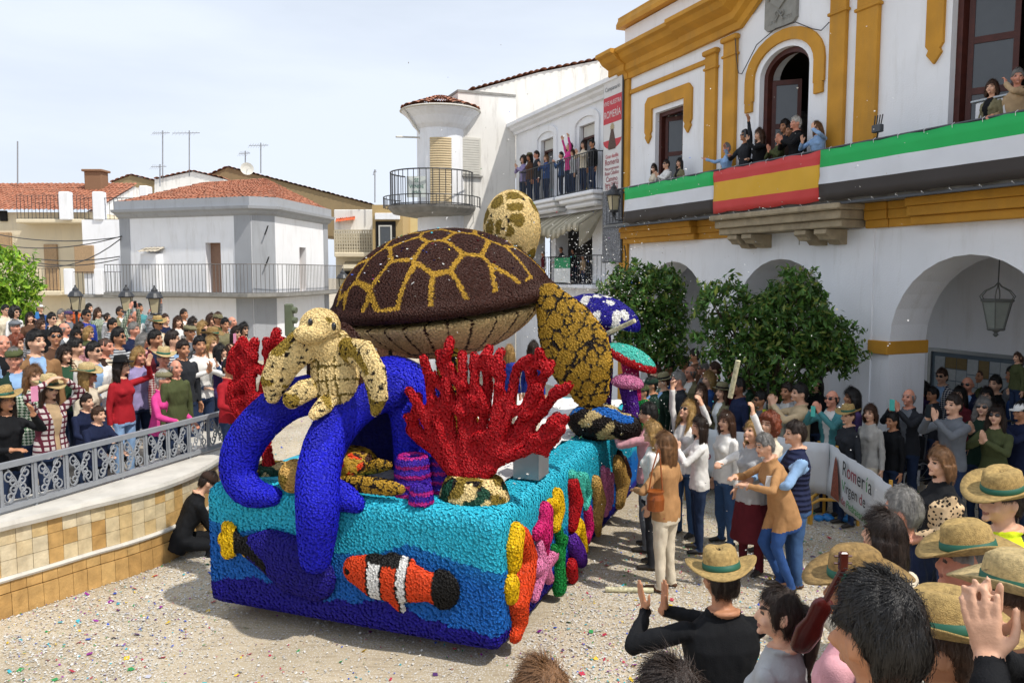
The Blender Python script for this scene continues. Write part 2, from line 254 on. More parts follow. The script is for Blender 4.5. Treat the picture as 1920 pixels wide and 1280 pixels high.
def make_body(name, L=(-.24, -.02, .82), R=(.24, -.02, .82), yaw=0, pitch=0, roll=0, sex='m', bend=0, hintL=(-.6, 1, -.2), hintR=(.6, 1, -.2), dL=None, dR=None, pnL=None, pnR=None, curl=.4, spread=.1, sleeve='long', legs='stand', skirt=False, vox=.0121, coat=.0, seedn=0, stout=1.0, open_=False):
    """one continuous figure 1.72 m tall facing -Y: skeleton of tapering limbs, merged by voxel remesh, materials by limb"""
    mb = MB(); P = []; f = sex == 'f'; sw = (.158 if f else .182) * (stout * .4 + .6); D = stout
    B = rotm(0, bend); hipc = V(0, 0, .93); up = lambda *q: hipc + B @ (V(*q) - hipc)
    prof = [(.79 - coat, .172, .125), (.86, .176, .13), (.95, .168, .122), (1.08, .138 if f else .15, .105), (1.19, .152 if f else .165, .118), (1.29, .163 if f else .183, .128 if f else .125), (1.37, .15 if f else .172, .105), (1.42, .108, .082), (1.465, .066, .064)]
    rings = []
    for z, wx, dy in prof:
        k = D if z < 1.35 else 1; rings.append([up(wx * k * np.sign(math.cos(t)) * abs(math.cos(t)) ** .85, dy * k * np.sign(math.sin(t)) * abs(math.sin(t)) ** .85 - (.012 if 1.15 < z < 1.35 else 0), z) for t in np.linspace(0, 2 * math.pi, 20, False)])
    mb.loft(rings)
    if f:
        for s in (-1, 1): mb.ell(up(s * .072, -.095, 1.265), (.066, .058, .062), 10, 7)
    P += [(up(0, 0, .84), up(0, 0, 1.3), .14, 'top'), (up(-sw + .05, 0, 1.38), up(sw - .05, 0, 1.38), .07, 'top')]
    nk0, nk1 = up(0, .012, 1.43), up(0, -.004, 1.53); capsule(mb, nk0, nk1, .056 if not f else .047, .05 if not f else .043, 12); P.append((up(0, .0, 1.475), nk1, .05, 'skin'))
    mb.tube([up(.077 * math.cos(t), .01 + .07 * math.sin(t), 1.462 + .014 * math.sin(t)) for t in np.linspace(0, 2 * math.pi, 17)], .017, 8)
    HR = B @ rotm(yaw, pitch, roll); hc = nk1 + HR @ V(0, -.014, .082)
    head_surface(mb, HR, hc); P.append((hc - HR @ V(0, 0, .03), hc + HR @ V(0, 0, .03), .088, 'head'))
    for s, T, hint, dd, pn in ((-1, L, hintL, dL, pnL), (1, R, hintR, dR, pnR)):
        sh = up(s * sw, 0, 1.36); el, wr = ik(sh, T, .285, .25, hint)
        capsule(mb, sh, el, .058 if not f else .05, .048 if not f else .043, 12); capsule(mb, el, wr, .048 if not f else .043, .037, 12)
        fd = nrm(wr - el); capsule(mb, wr - fd * .03, wr + fd * .02, .028, .026, 10)
        P += [(sh + (el - sh) * .12, el, .055, 'slv'), (el, wr - fd * .02, .045, 'slv' if sleeve == 'long' else 'skin')]
        hd = nrm(dd) if dd is not None else fd; pv = pn if pn is not None else np.cross(hd, (0, s, 0)) if abs(hd[2]) < .6 else V(-s, -.2, 0)
        hand(mb, P, wr + fd * .012, hd, pv, -s, curl, spread, 1.0 if f else 1.06)
    if legs == 'sit': K = [(-.11, -.42, .9), (.11, -.42, .9)]; A = [(-.11, -.40, .46), (.11, -.40, .46)]
    elif legs == 'walk': K = [(-.09, -.13, .5), (.1, .02, .49)]; A = [(-.09, -.1, .08), (.1, .24, .1)]
    elif legs == 'bent': K = [(-.1, -.16, .5), (.1, -.1, .5)]; A = [(-.1, .06, .08), (.11, .08, .08)]
    elif legs == 'squat': K = [(-.16, -.36, .84), (.16, -.36, .84)]; A = [(-.13, -.2, .46), (.13, -.2, .46)]
    else: K = [(-.098, -.02, .5), (.1, -.012, .5)]; A = [(-.1, .02, .08), (.112, .01, .08)]
    for s, k, a in zip((-1, 1), K, A):
        h = V(s * .088, 0, .9); k, a = V(*k), V(*a)
        capsule(mb, h, k, .098 * (D * .5 + .5), .066, 12); capsule(mb, k, a, .066, .052 if not f else .045, 12); P += [(h, k, .085, 'bottom'), (k, a, .06, 'bottom')]
        toe = a + V(s * .018, -.15, -.048); mb.rtube([a + V(0, .035, -.045), a + V(s * .005, -.05, -.036), toe], [.036, .04, .031], 10, flat=.85); P.append((a + V(0, .03, -.05), toe, .037, 'shoe'))
    if skirt:
        mb.loft([[(w * math.cos(t) * (1 + .05 * math.sin(7 * t)), .8 * w * math.sin(t) * (1 + .05 * math.cos(5 * t)), z) for t in np.linspace(0, 2 * math.pi, 24, False)] for z, w in ((.38, .24), (.6, .215), (.85, .185), (1., .15))])
        P.append((V(0, 0, .42), V(0, 0, .85), .19, 'bottom'))
    me = mb.mesh(name, []); fixn(me); tmp = bpy.data.objects.new('tmp', me); COL.objects.link(tmp)
    r = tmp.modifiers.new('r', 'REMESH'); r.mode = 'VOXEL'; r.voxel_size = vox; s_ = tmp.modifiers.new('s', 'SMOOTH'); s_.iterations = 2; s_.factor = .45
    dg = bpy.context.evaluated_depsgraph_get(); out = bpy.data.meshes.new_from_object(tmp.evaluated_get(dg)); bpy.data.objects.remove(tmp); bpy.data.meshes.remove(me)
    out.name = name; n = len(out.vertices); co = np.empty(n * 3); out.vertices.foreach_get('co', co); co = co.reshape(-1, 3)
    def classify(X):
        best = np.full(len(X), 9.); cl = np.zeros(len(X), int); who = np.zeros(len(X), int)
        for i, (a, b, rr, c) in enumerate(P):
            a, b = np.asarray(a, float), np.asarray(b, float); ab = b - a; t = np.clip(((X - a) @ ab) / (ab @ ab + 1e-9), 0, 1); d = np.linalg.norm(X - a - t[:, None] * ab, axis=1) - rr
            u = d < best; best[u] = d[u]; who[u] = i; cl[u] = {'skin': 0, 'top': 1, 'bottom': 2, 'shoe': 3, 'head': 4, 'slv': 8}[c]
        return cl, who
    cv = classify(co)[0]; no = np.empty(n * 3); out.vertices.foreach_get('normal', no); no = no.reshape(-1, 3)
    fold = fnoise(co * V(1, 1, .55), 34, seedn) * .0062 + fnoise(co * V(1.2, 1.2, .5), 75, seedn + 5) * .0032
    co = co + no * (fold * np.isin(cv, (1, 2, 8)))[:, None]; out.vertices.foreach_set('co', co.ravel())
    nf = len(out.polygons); ce = np.empty(nf * 3); out.polygons.foreach_get('center', ce); ce = ce.reshape(-1, 3); cl, who = classify(ce); tprim = who < 1; mi = cl.copy(); lo = (ce - hc) @ HR
    if legs in ('stand', 'walk', 'bent'):
        hz = ((ce - hipc) @ B + hipc)[:, 2] + .008 * np.sin(ce[:, 0] * 40) + .6 * coat; mi[(cl == 2) & (hz > .835 - .4 * coat)] = 1; tor = (cl == 1) & (hz < .835 - .4 * coat) & (np.abs(ce[:, 0]) < .2); mi[tor] = np.where(tprim[tor], 2, 1)
    hd = cl == 4; mi[hd] = 0
    for s in (-1, 1):
        mi[hd & (((lo[:, 0] - s * .032) / .0155) ** 2 + ((lo[:, 2] - .012) / .0085) ** 2 < 1) & (lo[:, 1] < -.05)] = 4
        mi[hd & (((lo[:, 0] - s * .034) / .024) ** 2 + ((lo[:, 2] - .037) / .0065) ** 2 < 1) & (lo[:, 1] < -.05)] = 6
    mi[hd & ((lo[:, 0] / .025) ** 2 + ((lo[:, 2] + .056) / .0095) ** 2 < 1) & (lo[:, 1] < -.06)] = 5
    tl = (ce - hipc) @ B + hipc; nc = tl[:, 2] > 1.487; mi[(cl == 1) & nc & (np.abs(tl[:, 0]) < .08)] = 0
    if open_: mi[(cl == 1) & (tl[:, 1] < -.05) & (np.abs(tl[:, 0]) < .03 + .05 * np.clip((tl[:, 2] - 1.1) / .3, 0, 1)) & (tl[:, 2] > .84)] = 7
    for _ in range(9): out.materials.append(None)
    out.polygons.foreach_set('material_index', mi.astype(np.int32)); out.polygons.foreach_set('use_smooth', [True] * nf); out.update()
    return dict(mesh=out, hc=hc, HR=HR, top=(hc + HR @ V(0, 0, .118))[2], head_top=hc + HR @ V(0, 0, .118), hands=None)
def headgrid(fn, nu=40, nv=26):
    rings = [[fn(u, v) for u in np.linspace(0, 2 * math.pi, nu, False)] for v in np.linspace(0, 1, nv)]
    return MB().loft(rings, caps=False)
def sm(x, a, b): t = min(max((x - a) / (b - a), 0), 1); return t * t * (3 - 2 * t)
def hair_mesh(style, nu=44, nv=30):
    r = np.random.default_rng(sum(map(ord, style))); ph = r.uniform(0, 6, 12); long_ = {'long': .30, 'bob': .15, 'wavy': .27}.get(style, 0)
    def fn(u, v):
        az = abs((u + math.pi / 2 + math.pi) % (2 * math.pi) - math.pi)                         # 0 front .. pi back
        x, y = math.cos(u), math.sin(u); wob = .004 * math.sin(9 * u + ph[0] + 5 * v) + .003 * math.sin(17 * u + ph[1] - 7 * v) + .0025 * math.sin(31 * u + ph[2] + 3 * v)
        if style == 'curly': wob = .016 * math.sin(6 * u + 9 * v) * math.sin(17 * v + 3 * u + 1) + .009 * math.sin(13 * u - 11 * v)
        base = {'short': .013, 'buzz': .004, 'curly': .05, 'pony': .007, 'bun': .008, 'wavy': .026}.get(style, .018)
        if style == 'short': pass
        line = .06 - .045 * sm(az, .7, 1.1) - .085 * sm(az, 1.75, 2.3) if style in ('short', 'buzz') else .062 - .115 * sm(az, .75, 1.35) - (.045 if style != 'buzz' else .03) * sm(az, 1.5, 2.2)   # hairline height by azimuth
        if style == 'curly': line -= .08 * sm(az, .9, 1.6)
        if style == 'balding': line = .06 - .1 * sm(az, .9, 1.4) - .045 * sm(az, 1.5, 2.2); base = .008
        if long_:
            if v < .5:
                p = v * math.pi; z = math.cos(p) * HEADR[2]; s = math.sin(p)
                t = base * (1 - sm(line - z, -.012, .01)) - .02 * sm(line - z, -.012, .01) + wob
                if az > 1.0: t = max(t, base * sm(az, 1.0, 1.3) + wob)
                return V(x * s * (HEADR[0] + t), y * s * (HEADR[1] + t), math.cos(p) * (HEADR[2] + max(t, -.02)))
            w = (v - .5) * 2; g = sm(az, .95, 1.35); Ld = long_ * (.85 + .15 * sm(az, 1.2, 2.6)) * (1 + .06 * math.sin(5 * u + ph[3])); z = -w * Ld
            k = 1 + .1 * math.sin(w * 2.4) + (.12 * math.sin(w * 11 + 2 * math.sin(3 * u)) * .35 if style == 'wavy' else 0) - .2 * w * w
            rx, ry = (HEADR[0] + base + .012 + wob) * k, (HEADR[1] + base + wob) * (k - .16 * w)
            if g < .5: rx *= .72 + .5 * g; ry *= .6 + .4 * g; z *= .3 + g
            return V(x * rx, y * ry + .02 * w, z)
        p = v * math.pi * .86; z = math.cos(p) * HEADR[2]; s = math.sin(p); h = sm(line - z, -.014, .012); t = base * (1 - h) - .022 * h + wob * (1 - h)
        if style == 'balding' and z > .035: t = -.015
        if style == 'short': t += .012 * sm(z, .05, .11) * (1 - h)
        back = max(0, -z) * .2 * max(0, y)
        return V(x * s * (HEADR[0] + t), y * s * (HEADR[1] + t) - back, math.cos(p) * (HEADR[2] + t))
    mb = headgrid(fn, nu, nv)
    if style == 'pony':
        mb.rtube([(0, .1, .03), (0, .135, .01), (0, .15, -.06), (.005, .14, -.16), (.01, .13, -.27)], [.026, .036, .04, .034, .012], 14)
        mb.lathe([(.027, -.012), (.034, 0), (.027, .012)], 12, (0, .112, .025))
    if style == 'bun': mb.ell((0, .105, .05), (.042, .04, .04), 14, 9)
    B = mb.verts(); me0 = mb.mesh('tmp', []); fixn(me0); nn = np.empty(len(B) * 3); me0.vertices.foreach_get('normal', nn); nn = nn.reshape(-1, 3); bpy.data.meshes.remove(me0)
    rad = np.linalg.norm(B / HEADR, axis=1); ok = np.where((rad > 1.02) | (B[:, 2] < -.06))[0]; R = np.random.default_rng(len(style)); N = {'curly': 2600, 'buzz': 1500, 'balding': 1200}.get(style, 4200)
    for i in R.choice(ok, N):                       # loose strands lying along the combing direction
        p = B[i] + R.normal(size=3) * .004; n = nn[i] if nn[i] @ (B[i] * V(1, 1, .6)) > 0 else -nn[i]; fl_ = (B[i] - V(0, .03, .12)) if B[i][2] > .0 else V(B[i][0] * .3, B[i][1] * .2, -.1); fl_ = fl_ + V(.012, -.02, 0) * (B[i][2] > .06) + R.normal(size=3) * .012; t = nrm(fl_ - n * (fl_ @ n)); L = {'long': .075, 'bob': .06, 'wavy': .07, 'pony': .05, 'bun': .04, 'curly': .03, 'buzz': .012}.get(style, .034) * R.uniform(.6, 1.3); s = np.cross(t, n) * .0008; lift = R.uniform(0, .004) if style != 'curly' else R.uniform(.005, .02)
        q = [p + n * .001, p + t * L * .5 + n * (.002 + lift * .7), p + t * L + n * (lift * .6 - .002 if B[i][2] < .02 else lift - .004)]
        if B[i][2] > -.03: cv = L * L / .2; q[1] = q[1] - n * cv * .25; q[2] = q[2] - n * cv
        if style == 'curly': q[2] = p + t * L * .6 + np.cross(t, n) * .012 * R.choice((-1, 1)) + n * lift * .3
        mb.add([q[0] - s, q[0] + s, q[1] + s, q[1] - s, q[2]], [(0, 1, 2, 3), (3, 2, 4)])
    return mb.mesh('hair', [None], True)
def lat(mb, prof, n=36, warp=None, m=0):
    rings = []
    for rr, z in prof:
        ring = []
        for t in np.linspace(0, 2 * math.pi, n, False):
            q = V(rr * math.cos(t), rr * math.sin(t) * 1.14, z); ring.append(warp(q, t, rr) if warp else q)
        rings.append(ring)
    mb.loft(rings, m, True)
def hat_mesh(kind):
    mb = MB()
    if kind in ('straw', 'cordobes', 'safari'):
        w = {'straw': .175, 'cordobes': .165, 'safari': .135}[kind]; hgt = {'straw': .115, 'cordobes': .1, 'safari': .1}[kind]
        def warp(q, t, r):
            if r > .1: q[2] += (r - .095) ** 2 * (9 * math.cos(t) ** 2 - 2.2) * (1 if kind == 'straw' else .35) * (1 if w > .15 else -1.5)
            elif q[2] > .08: q[2] -= .028 * math.exp(-(q[0] / .03) ** 2) * (1 - abs(q[1]) / .14) if kind == 'straw' else 0
            return q
        lat(mb, [(.08, .0), (w * .8, -.004), (w, .0), (w + .002, .006), (w * .8, .004), (.093, .006), (.09, .03), (.087, .06), (.08, hgt - .015), (.066, hgt), (.035, hgt + .006), (.005, hgt + .004)], 40, warp, 0)
        lat(mb, [(.0945, .007), (.0955, .012), (.0925, .036), (.088, .037)], 36, None, 1)
    elif kind == 'flatcap':
        rings = []
        for v in np.linspace(0, 1, 9):
            p = v * math.pi / 2; rings.append([V(math.cos(u) * .096 * math.sin(p) * 1.02, math.sin(u) * .118 * math.sin(p) - .012 - .02 * max(0, -math.sin(u)) * math.sin(p), math.cos(p) * .068 * (1 - .35 * max(0, -math.sin(u)) * math.sin(p))) for u in np.linspace(0, 2 * math.pi, 28, False)])
        rings.append([q * V(.93, .93, 1) + V(0, 0, -.022) for q in rings[-1]]); mb.loft(rings, 0)
        mb.loft([[V(math.cos(u) * rx, -.085 - math.sin(u) * ry, z) for u in np.linspace(.15, math.pi - .15, 14)] + [V(math.cos(u) * rx * .8, -.07 - math.sin(u) * ry * .1, z) for u in np.linspace(math.pi - .15, .15, 14)] for rx, ry, z in ((.074, .062, -.012), (.076, .066, -.004), (.072, .06, .006))], 0)
    else:   # cap with a peak
        rings = [[V(math.cos(u) * .09 * math.sin(p), math.sin(u) * .112 * math.sin(p), math.cos(p) * .085) for u in np.linspace(0, 2 * math.pi, 28, False)] for p in np.linspace(.03, math.pi / 2, 8)]
        rings.append([q * V(.97, .97, 1) + V(0, 0, -.025) for q in rings[-1]]); mb.loft(rings, 0)
        mb.loft([[V(math.cos(u) * rx, -.09 - math.sin(u) * ry, z - .25 * (math.cos(u) * rx) ** 2 * 8 * .1) for u in np.linspace(.1, math.pi - .1, 14)] + [V(math.cos(u) * rx * .85, -.08 - math.sin(u) * ry * .1, z) for u in np.linspace(math.pi - .1, .1, 14)] for rx, ry, z in ((.072, .085, -.02), (.074, .09, -.014), (.07, .083, -.006))], 0)
        mb.ell((0, 0, .086), (.008, .008, .005), 8, 4)
    return mb.mesh('hat', [None, None], True)
def glasses_mesh():
    mb = MB()
    for s in (-1, 1):
        mb.loft([[(s * .034 + math.cos(t) * .0265 * k, -.1 + .012 * abs(s * .034 + math.cos(t) * .0265) / .06 + o, .012 + math.sin(t) * .02 * k) for t in np.linspace(0, 2 * math.pi, 14, False)] for k, o in ((.85, -.0035), (1, 0), (.85, .0035))])
        mb.tube([(s * .058, -.09, .017), (s * .078, -.05, .018), (s * .082, .01, .012)], .0025, 5)
    mb.tube([(-.01, -.104, .016), (0, -.107, .018), (.01, -.104, .016)], .003, 5)
    return mb.mesh('sunglasses', [LENS], True)
STRAW = M('straw_weave', srgb('b3965e'), .85, .45, 60, .5, 260); STRAW2 = M('pale_straw_weave', srgb('c4ad7c'), .85, .4, 70, .5, 280); STRAW3 = M('dark_straw_weave', srgb('96794a'), .85, .5, 50, .5, 240); BAND = M('green_hat_band', srgb('1f5a48'), .6)
BT = {}; HT = {}; AT = {}
POSES = dict(
    stand=dict(open_=True), standf=dict(sex='f', yaw=.25), stand2=dict(yaw=-.3, pitch=-.08, L=(-.12, -.2, 1.0), R=(.1, -.21, 1.0), hintL=(-1, .3, -.5), hintR=(1, .3, -.5)), up_look=dict(pitch=-.2, yaw=.2, stout=1.08, open_=True), turned=dict(yaw=.5, pitch=-.08, open_=True), openm=dict(yaw=-.35, open_=True, stout=1.1), openf=dict(sex='f', yaw=.3, pitch=-.1, open_=True, L=(-.1, -.22, 1.02), R=(.12, -.2, 1.0)),
    clap=dict(L=(-.028, -.3, 1.24), R=(.03, -.3, 1.26), hintL=(-1, .1, -.6), hintR=(1, .1, -.6), dL=(.15, -.5, .8), dR=(-.15, -.45, .85), pnL=(1, 0, .1), pnR=(-1, 0, .1), curl=.15, pitch=-.08),
    clapf=dict(sex='f', L=(-.03, -.28, 1.3), R=(.035, -.28, 1.31), hintL=(-1, .1, -.7), hintR=(1, .1, -.7), dL=(.1, -.4, .9), dR=(-.1, -.4, .9), pnL=(1, 0, 0), pnR=(-1, 0, 0), curl=.15, yaw=.2, pitch=-.12),
    phone=dict(L=(-.06, -.36, 1.46), R=(.06, -.36, 1.46), hintL=(-.8, .1, -1), hintR=(.8, .1, -1), dL=(.25, -.2, 1), dR=(-.25, -.2, 1), pnL=(.9, .3, 0), pnR=(-.9, .3, 0), curl=.9, pitch=-.05, open_=True),
    phonef=dict(sex='f', L=(-.1, -.2, 1.1), R=(.07, -.34, 1.47), hintR=(.8, .1, -1), dR=(-.2, -.2, 1), pnR=(-.9, .3, 0), curl=.8, pitch=-.1),
    phone_up=dict(L=(-.07, -.2, 1.88), R=(.08, -.2, 1.88), hintL=(-1, -.3, 0), hintR=(1, -.3, 0), dL=(.2, -.2, 1), dR=(-.2, -.2, 1), pnL=(.9, .3, 0), pnR=(-.9, .3, 0), curl=.8, pitch=-.2),
    wave=dict(sex='f', R=(.3, -.2, 1.62), hintR=(1, .2, -.6), dR=(.1, -.2, 1), pnR=(-.4, -1, 0), curl=.15, spread=.2, yaw=.35, pitch=-.1, sleeve='long'),
    point=dict(R=(.3, -.12, 1.93), hintR=(1, .3, 0), L=(-.12, -.3, 1.2), hintL=(-1, .1, -.6), curl=.7, pitch=-.15), both_up=dict(sex='f', L=(-.3, -.1, 1.88), R=(.22, -.12, 1.93), hintL=(-1, .3, 0), hintR=(1, .3, 0), curl=.7, pitch=-.45, sleeve='long'),
    wide=dict(sex='f', L=(-.58, -.3, 1.42), R=(.5, -.3, 1.52), hintL=(0, .3, -1), hintR=(0, .3, -1), dL=(-.7, -.5, .3), dR=(.5, -.5, .6), curl=.1, spread=.25), hathold=dict(sex='f', L=(-.13, -.14, 1.7), R=(.14, -.14, 1.7), hintL=(-1, -.2, 0), hintR=(1, -.2, 0), dL=(.6, -.2, .4), dR=(-.6, -.2, .4), curl=.6, open_=True, stout=1.15),
    rest=dict(L=(-.14, -.4, 1.02), R=(.14, -.42, 1.02), hintL=(-1, .3, -.6), hintR=(1, .3, -.6), dL=(.2, -1, -.1), dR=(-.2, -1, -.1), pnL=(0, 0, -1), pnR=(0, 0, -1), bend=.16, pitch=-.2, yaw=.2), restf=dict(sex='f', L=(-.1, -.36, 1.04), R=(.2, -.42, 1.0), hintL=(-1, .3, -.6), hintR=(1, .3, -.6), pnL=(0, 0, -1), pnR=(0, 0, -1), bend=.12, yaw=.3, pitch=-.15),
    hide=dict(sex='f', R=(.02, -.2, 1.56), hintR=(1, -.3, -.6), dR=(-.25, .2, 1), pnR=(0, 1, 0), L=(-.16, -.3, 1.3), hintL=(-1, 0, -.8), dL=(0, -.3, 1), curl=.2, pitch=.25), mic=dict(R=(.03, -.24, 1.5), hintR=(1, 0, -.8), dR=(-.4, .3, .7), L=(-.2, -.25, 1.05), curl=.9, yaw=.9), sit=dict(legs='sit', L=(-.14, -.3, .95), R=(.14, -.3, .95), stout=1.1), squat=dict(legs='squat', bend=.5, L=(-.12, -.5, .8), R=(.12, -.5, .8), pitch=.1))
def body(pose):
    if pose not in BT: BT[pose] = make_body('person', **POSES[pose], seedn=len(BT))
    return BT[pose]
NP = [0]
def person(loc, face, h, pose='stand', top='navy', bottom='dark denim', hair='short', hc='dark brown', skin='light', acc=(), inner=None, shoe=None, label='', group=None, hatc=None, sleevec=None, flip=False, bt=None):
    """a figure at loc facing angle `face` (0 = towards -Y), h metres tall"""
    t = bt or body(pose); o = bpy.data.objects.new('person', t['mesh']); COL.objects.link(o); s = h / 1.72
    o.location = loc; o.rotation_euler = (0, 0, face); v_ = random.Random(NP[0]); sx_, sy_ = v_.uniform(.93, 1.09), v_.uniform(.93, 1.1); o.scale = ((-s if flip else s) * sx_, s * sy_, s); NP[0] += 1
    mats = [skinm(skin), cloth(top), cloth(bottom), SHOE if not shoe else cloth(shoe), EYE, LIP, hairm(hc if hair != 'buzz' else 'dark brown'), cloth(inner or top), cloth(sleevec or top)]
    for sl, m in zip(o.material_slots, mats): sl.link = 'OBJECT'; sl.material = m
    tag(o, label, 'person', group); HM = Matrix.Translation(Vector(t['hc'])) @ Matrix(t['HR'].tolist()).to_4x4()
    def child(nm, me, ms, mat):
        c = bpy.data.objects.new(nm, me); COL.objects.link(c); c.parent = o; c.matrix_local = mat
        for sl, m in zip(c.material_slots, ms): sl.link = 'OBJECT'; sl.material = m
        return c
    if hair and hair != 'bald':
        if hair not in HT: HT[hair] = hair_mesh(hair)
        child('hair', HT[hair], [hairm(hc)], HM)
    for a in acc:
        if a == 'glasses':
            if a not in AT: AT[a] = glasses_mesh()
            child('sunglasses', AT[a], [LENS], HM)
        elif a in ('straw', 'cordobes', 'safari', 'flatcap', 'cap'):
            if a not in AT: AT[a] = hat_mesh(a)
            main = v_.choice((STRAW, STRAW2, STRAW3)) if a == 'straw' else cloth(hatc or {'cordobes': 'black', 'safari': 'khaki', 'flatcap': 'khaki', 'cap': 'olive'}[a])
            off = Matrix.Translation((0, .004, {'straw': .066, 'cordobes': .066, 'safari': .062, 'flatcap': .07, 'cap': .052}[a])) @ Matrix.Rotation((.1 if a != 'flatcap' else .06) + v_.uniform(-.08, .1), 4, 'X') @ Matrix.Rotation(v_.uniform(-.12, .12), 4, 'Y') @ Matrix.Rotation(v_.uniform(-.4, .4) if a in ('straw', 'cordobes', 'safari') else 0, 4, 'Z')
            child('hat', AT[a], [main, BAND if a == 'straw' else cloth('black')], HM @ off)
    return o
# ---------------------------------------------------------------- ground
def ground_mat():
    m = M('sandy_ground', srgb('b5a78e'), .95, .25, .9, .5, 30); n = m.node_tree.nodes; l = m.node_tree.links; b = n['Principled BSDF']
    old = b.inputs['Base Color'].links[0].from_socket; tcn = n.new('ShaderNodeTexCoord'); mp = n.new('ShaderNodeMapping'); mp.inputs['Rotation'].default_value = (0, 0, .33); mp.inputs['Scale'].default_value = (1.6, 12, 1)
    wv = n.new('ShaderNodeTexNoise'); wv.inputs['Scale'].default_value = 2.2; wv.inputs['Detail'].default_value = 6; rr = n.new('ShaderNodeMapRange'); rr.inputs['From Min'].default_value = .5; rr.inputs['From Max'].default_value = .72; rr.inputs['To Max'].default_value = .42
    mx = n.new('ShaderNodeMix'); mx.data_type = 'RGBA'; mx.inputs['B'].default_value = (*srgb('6f5c48'), 1)
    l.new(tcn.outputs['Object'], mp.inputs['Vector']); l.new(mp.outputs['Vector'], wv.inputs['Vector']); l.new(wv.outputs['Fac'], rr.inputs['Value']); l.new(rr.outputs['Result'], mx.inputs['Factor']); l.new(old, mx.inputs['A'])
    vo = n.new('ShaderNodeTexVoronoi'); vo.inputs['Scale'].default_value = 55; l.new(tcn.outputs['Object'], vo.inputs['Vector']); big = n.new('ShaderNodeTexNoise'); big.inputs['Scale'].default_value = .7; big.inputs['Detail'].default_value = 5; l.new(tcn.outputs['Object'], big.inputs['Vector'])
    th_ = n.new('ShaderNodeMath'); th_.operation = 'MULTIPLY'; th_.inputs[1].default_value = .74; l.new(big.outputs['Fac'], th_.inputs[0]); lt = n.new('ShaderNodeMath'); lt.operation = 'LESS_THAN'; l.new(vo.outputs['Distance'], lt.inputs[0]); l.new(th_.outputs[0], lt.inputs[1]); k2 = n.new('ShaderNodeMath'); k2.operation = 'MULTIPLY'; k2.inputs[1].default_value = .7; l.new(lt.outputs[0], k2.inputs[0])
    m3 = n.new('ShaderNodeMix'); m3.data_type = 'RGBA'; m3.inputs['B'].default_value = (*srgb('cfcbc4'), 1); l.new(k2.outputs[0], m3.inputs['Factor']); l.new(mx.outputs['Result'], m3.inputs['A']); l.new(m3.outputs['Result'], b.inputs['Base Color'])
    return m
MB().add([(-300, -60, 0), (300, -60, 0), (300, 500, 0), (-300, 500, 0)], [(0, 1, 2, 3)]).build('ground', ground_mat(), kind='structure')
# ---------------------------------------------------------------- curved terrace wall, tile by tile
WP = np.array([(-5.75, 6.05), (-5.3, 6.75), (-4.9, 7.4), (-4.64, 7.79), (-4.41, 8.16), (-4.19, 8.47), (-3.96, 8.93), (-3.82, 9.6), (-3.84, 10.4), (-4.02, 11.1), (-4.5, 11.9), (-5.3, 12.5)])
def curve(P, n):
    P = np.asarray(P, float); t = np.arange(len(P)); k = np.linspace(0, len(P) - 1, n * 8); Q = []
    for x in k:
        i = min(int(x), len(P) - 2); f = x - i; p0, p1, p2, p3 = P[max(i - 1, 0)], P[i], P[i + 1], P[min(i + 2, len(P) - 1)]
        Q.append(.5 * (2 * p1 + (p2 - p0) * f + (2 * p0 - 5 * p1 + 4 * p2 - p3) * f * f + (3 * p1 - p0 - 3 * p2 + p3) * f ** 3))
    Q = np.array(Q); s = np.concatenate([[0], np.cumsum(np.linalg.norm(np.diff(Q, axis=0), axis=1))]); u = np.linspace(0, s[-1], n)
    return np.stack([np.interp(u, s, Q[:, i]) for i in range(Q.shape[1])], 1), s[-1]
WC, WL = curve(WP, 200)
WT = np.gradient(WC, axis=0); WT /= np.linalg.norm(WT, axis=1)[:, None]; WN = np.stack([-WT[:, 1], WT[:, 0]], 1)      # inward (terrace side)
def wpos(s, off=0, z=0): i = min(max(s / WL, 0), 1) * 199; j = min(int(i), 198); f = i - j; p = WC[j] * (1 - f) + WC[j + 1] * f; nn = WN[j] * (1 - f) + WN[j + 1] * f; return V(*(p + nn * off), z)
TRAV = [M('travertine_%d' % i, srgb(c), .55, .3, 9, .25, 40, streak=.5, dirt=srgb(d)) for i, (c, d) in enumerate((('d3bf98', '9a7a4e'), ('c9a368', '8a6530'), ('d6c6a6', 'ab9168'), ('c39b60', '7d5a2c'), ('b78f56', '6f4c26'), ('d0b482', 'a37b43')))]
MARB = M('white_marble', srgb('d3cec4'), .4, .18, 4, .1, 50, streak=.45, dirt=srgb('8d857a'))
tw = empty('terrace_wall', tuple(wpos(2, 0, 0)), world=True, label='low curved terrace wall clad in beige travertine tiles under white coping', cat='wall')
mb = MB(); mb.loft([[wpos(s, .03, 0), wpos(s, .03, .86), wpos(s, .3, .86), wpos(s, .3, 0)] for s in np.linspace(0, WL, 60)]); mb.build('wall_core', M('grey_mortar', srgb('6f6555'), .9), tw)
TW = .148; rows = [(.003, .232, -.012), (.242, .352, .0), (.402, .552, .006), (.557, .706, .006), (.711, .858, .006)]
ncol = int(6.3 / TW)
for r, (z0, z1, o) in enumerate(rows):
    for c in range(ncol):
        s0 = c * TW + (.5 * TW if r < 2 else 0); s1 = s0 + TW - .004; j = random.uniform(-.002, .002)
        if r < 2: mt = TRAV[random.choice((1, 3, 3, 4))]
        else: mt = TRAV[(int(c / 2.2) * 7 + 3) % 6 if random.random() < .55 else random.choice((0, 0, 2, 5))]
        b = MB(); b.loft([[wpos(s, o + j - .012, z0 + e), wpos(s, o + j - .012, z1 - e), wpos(s, .034, z1), wpos(s, .034, z0)] for s, e in ((s0, .003), (s0 + .003, 0), (s1 - .003, 0), (s1, .003))]); b.build('tile', mt, tw)
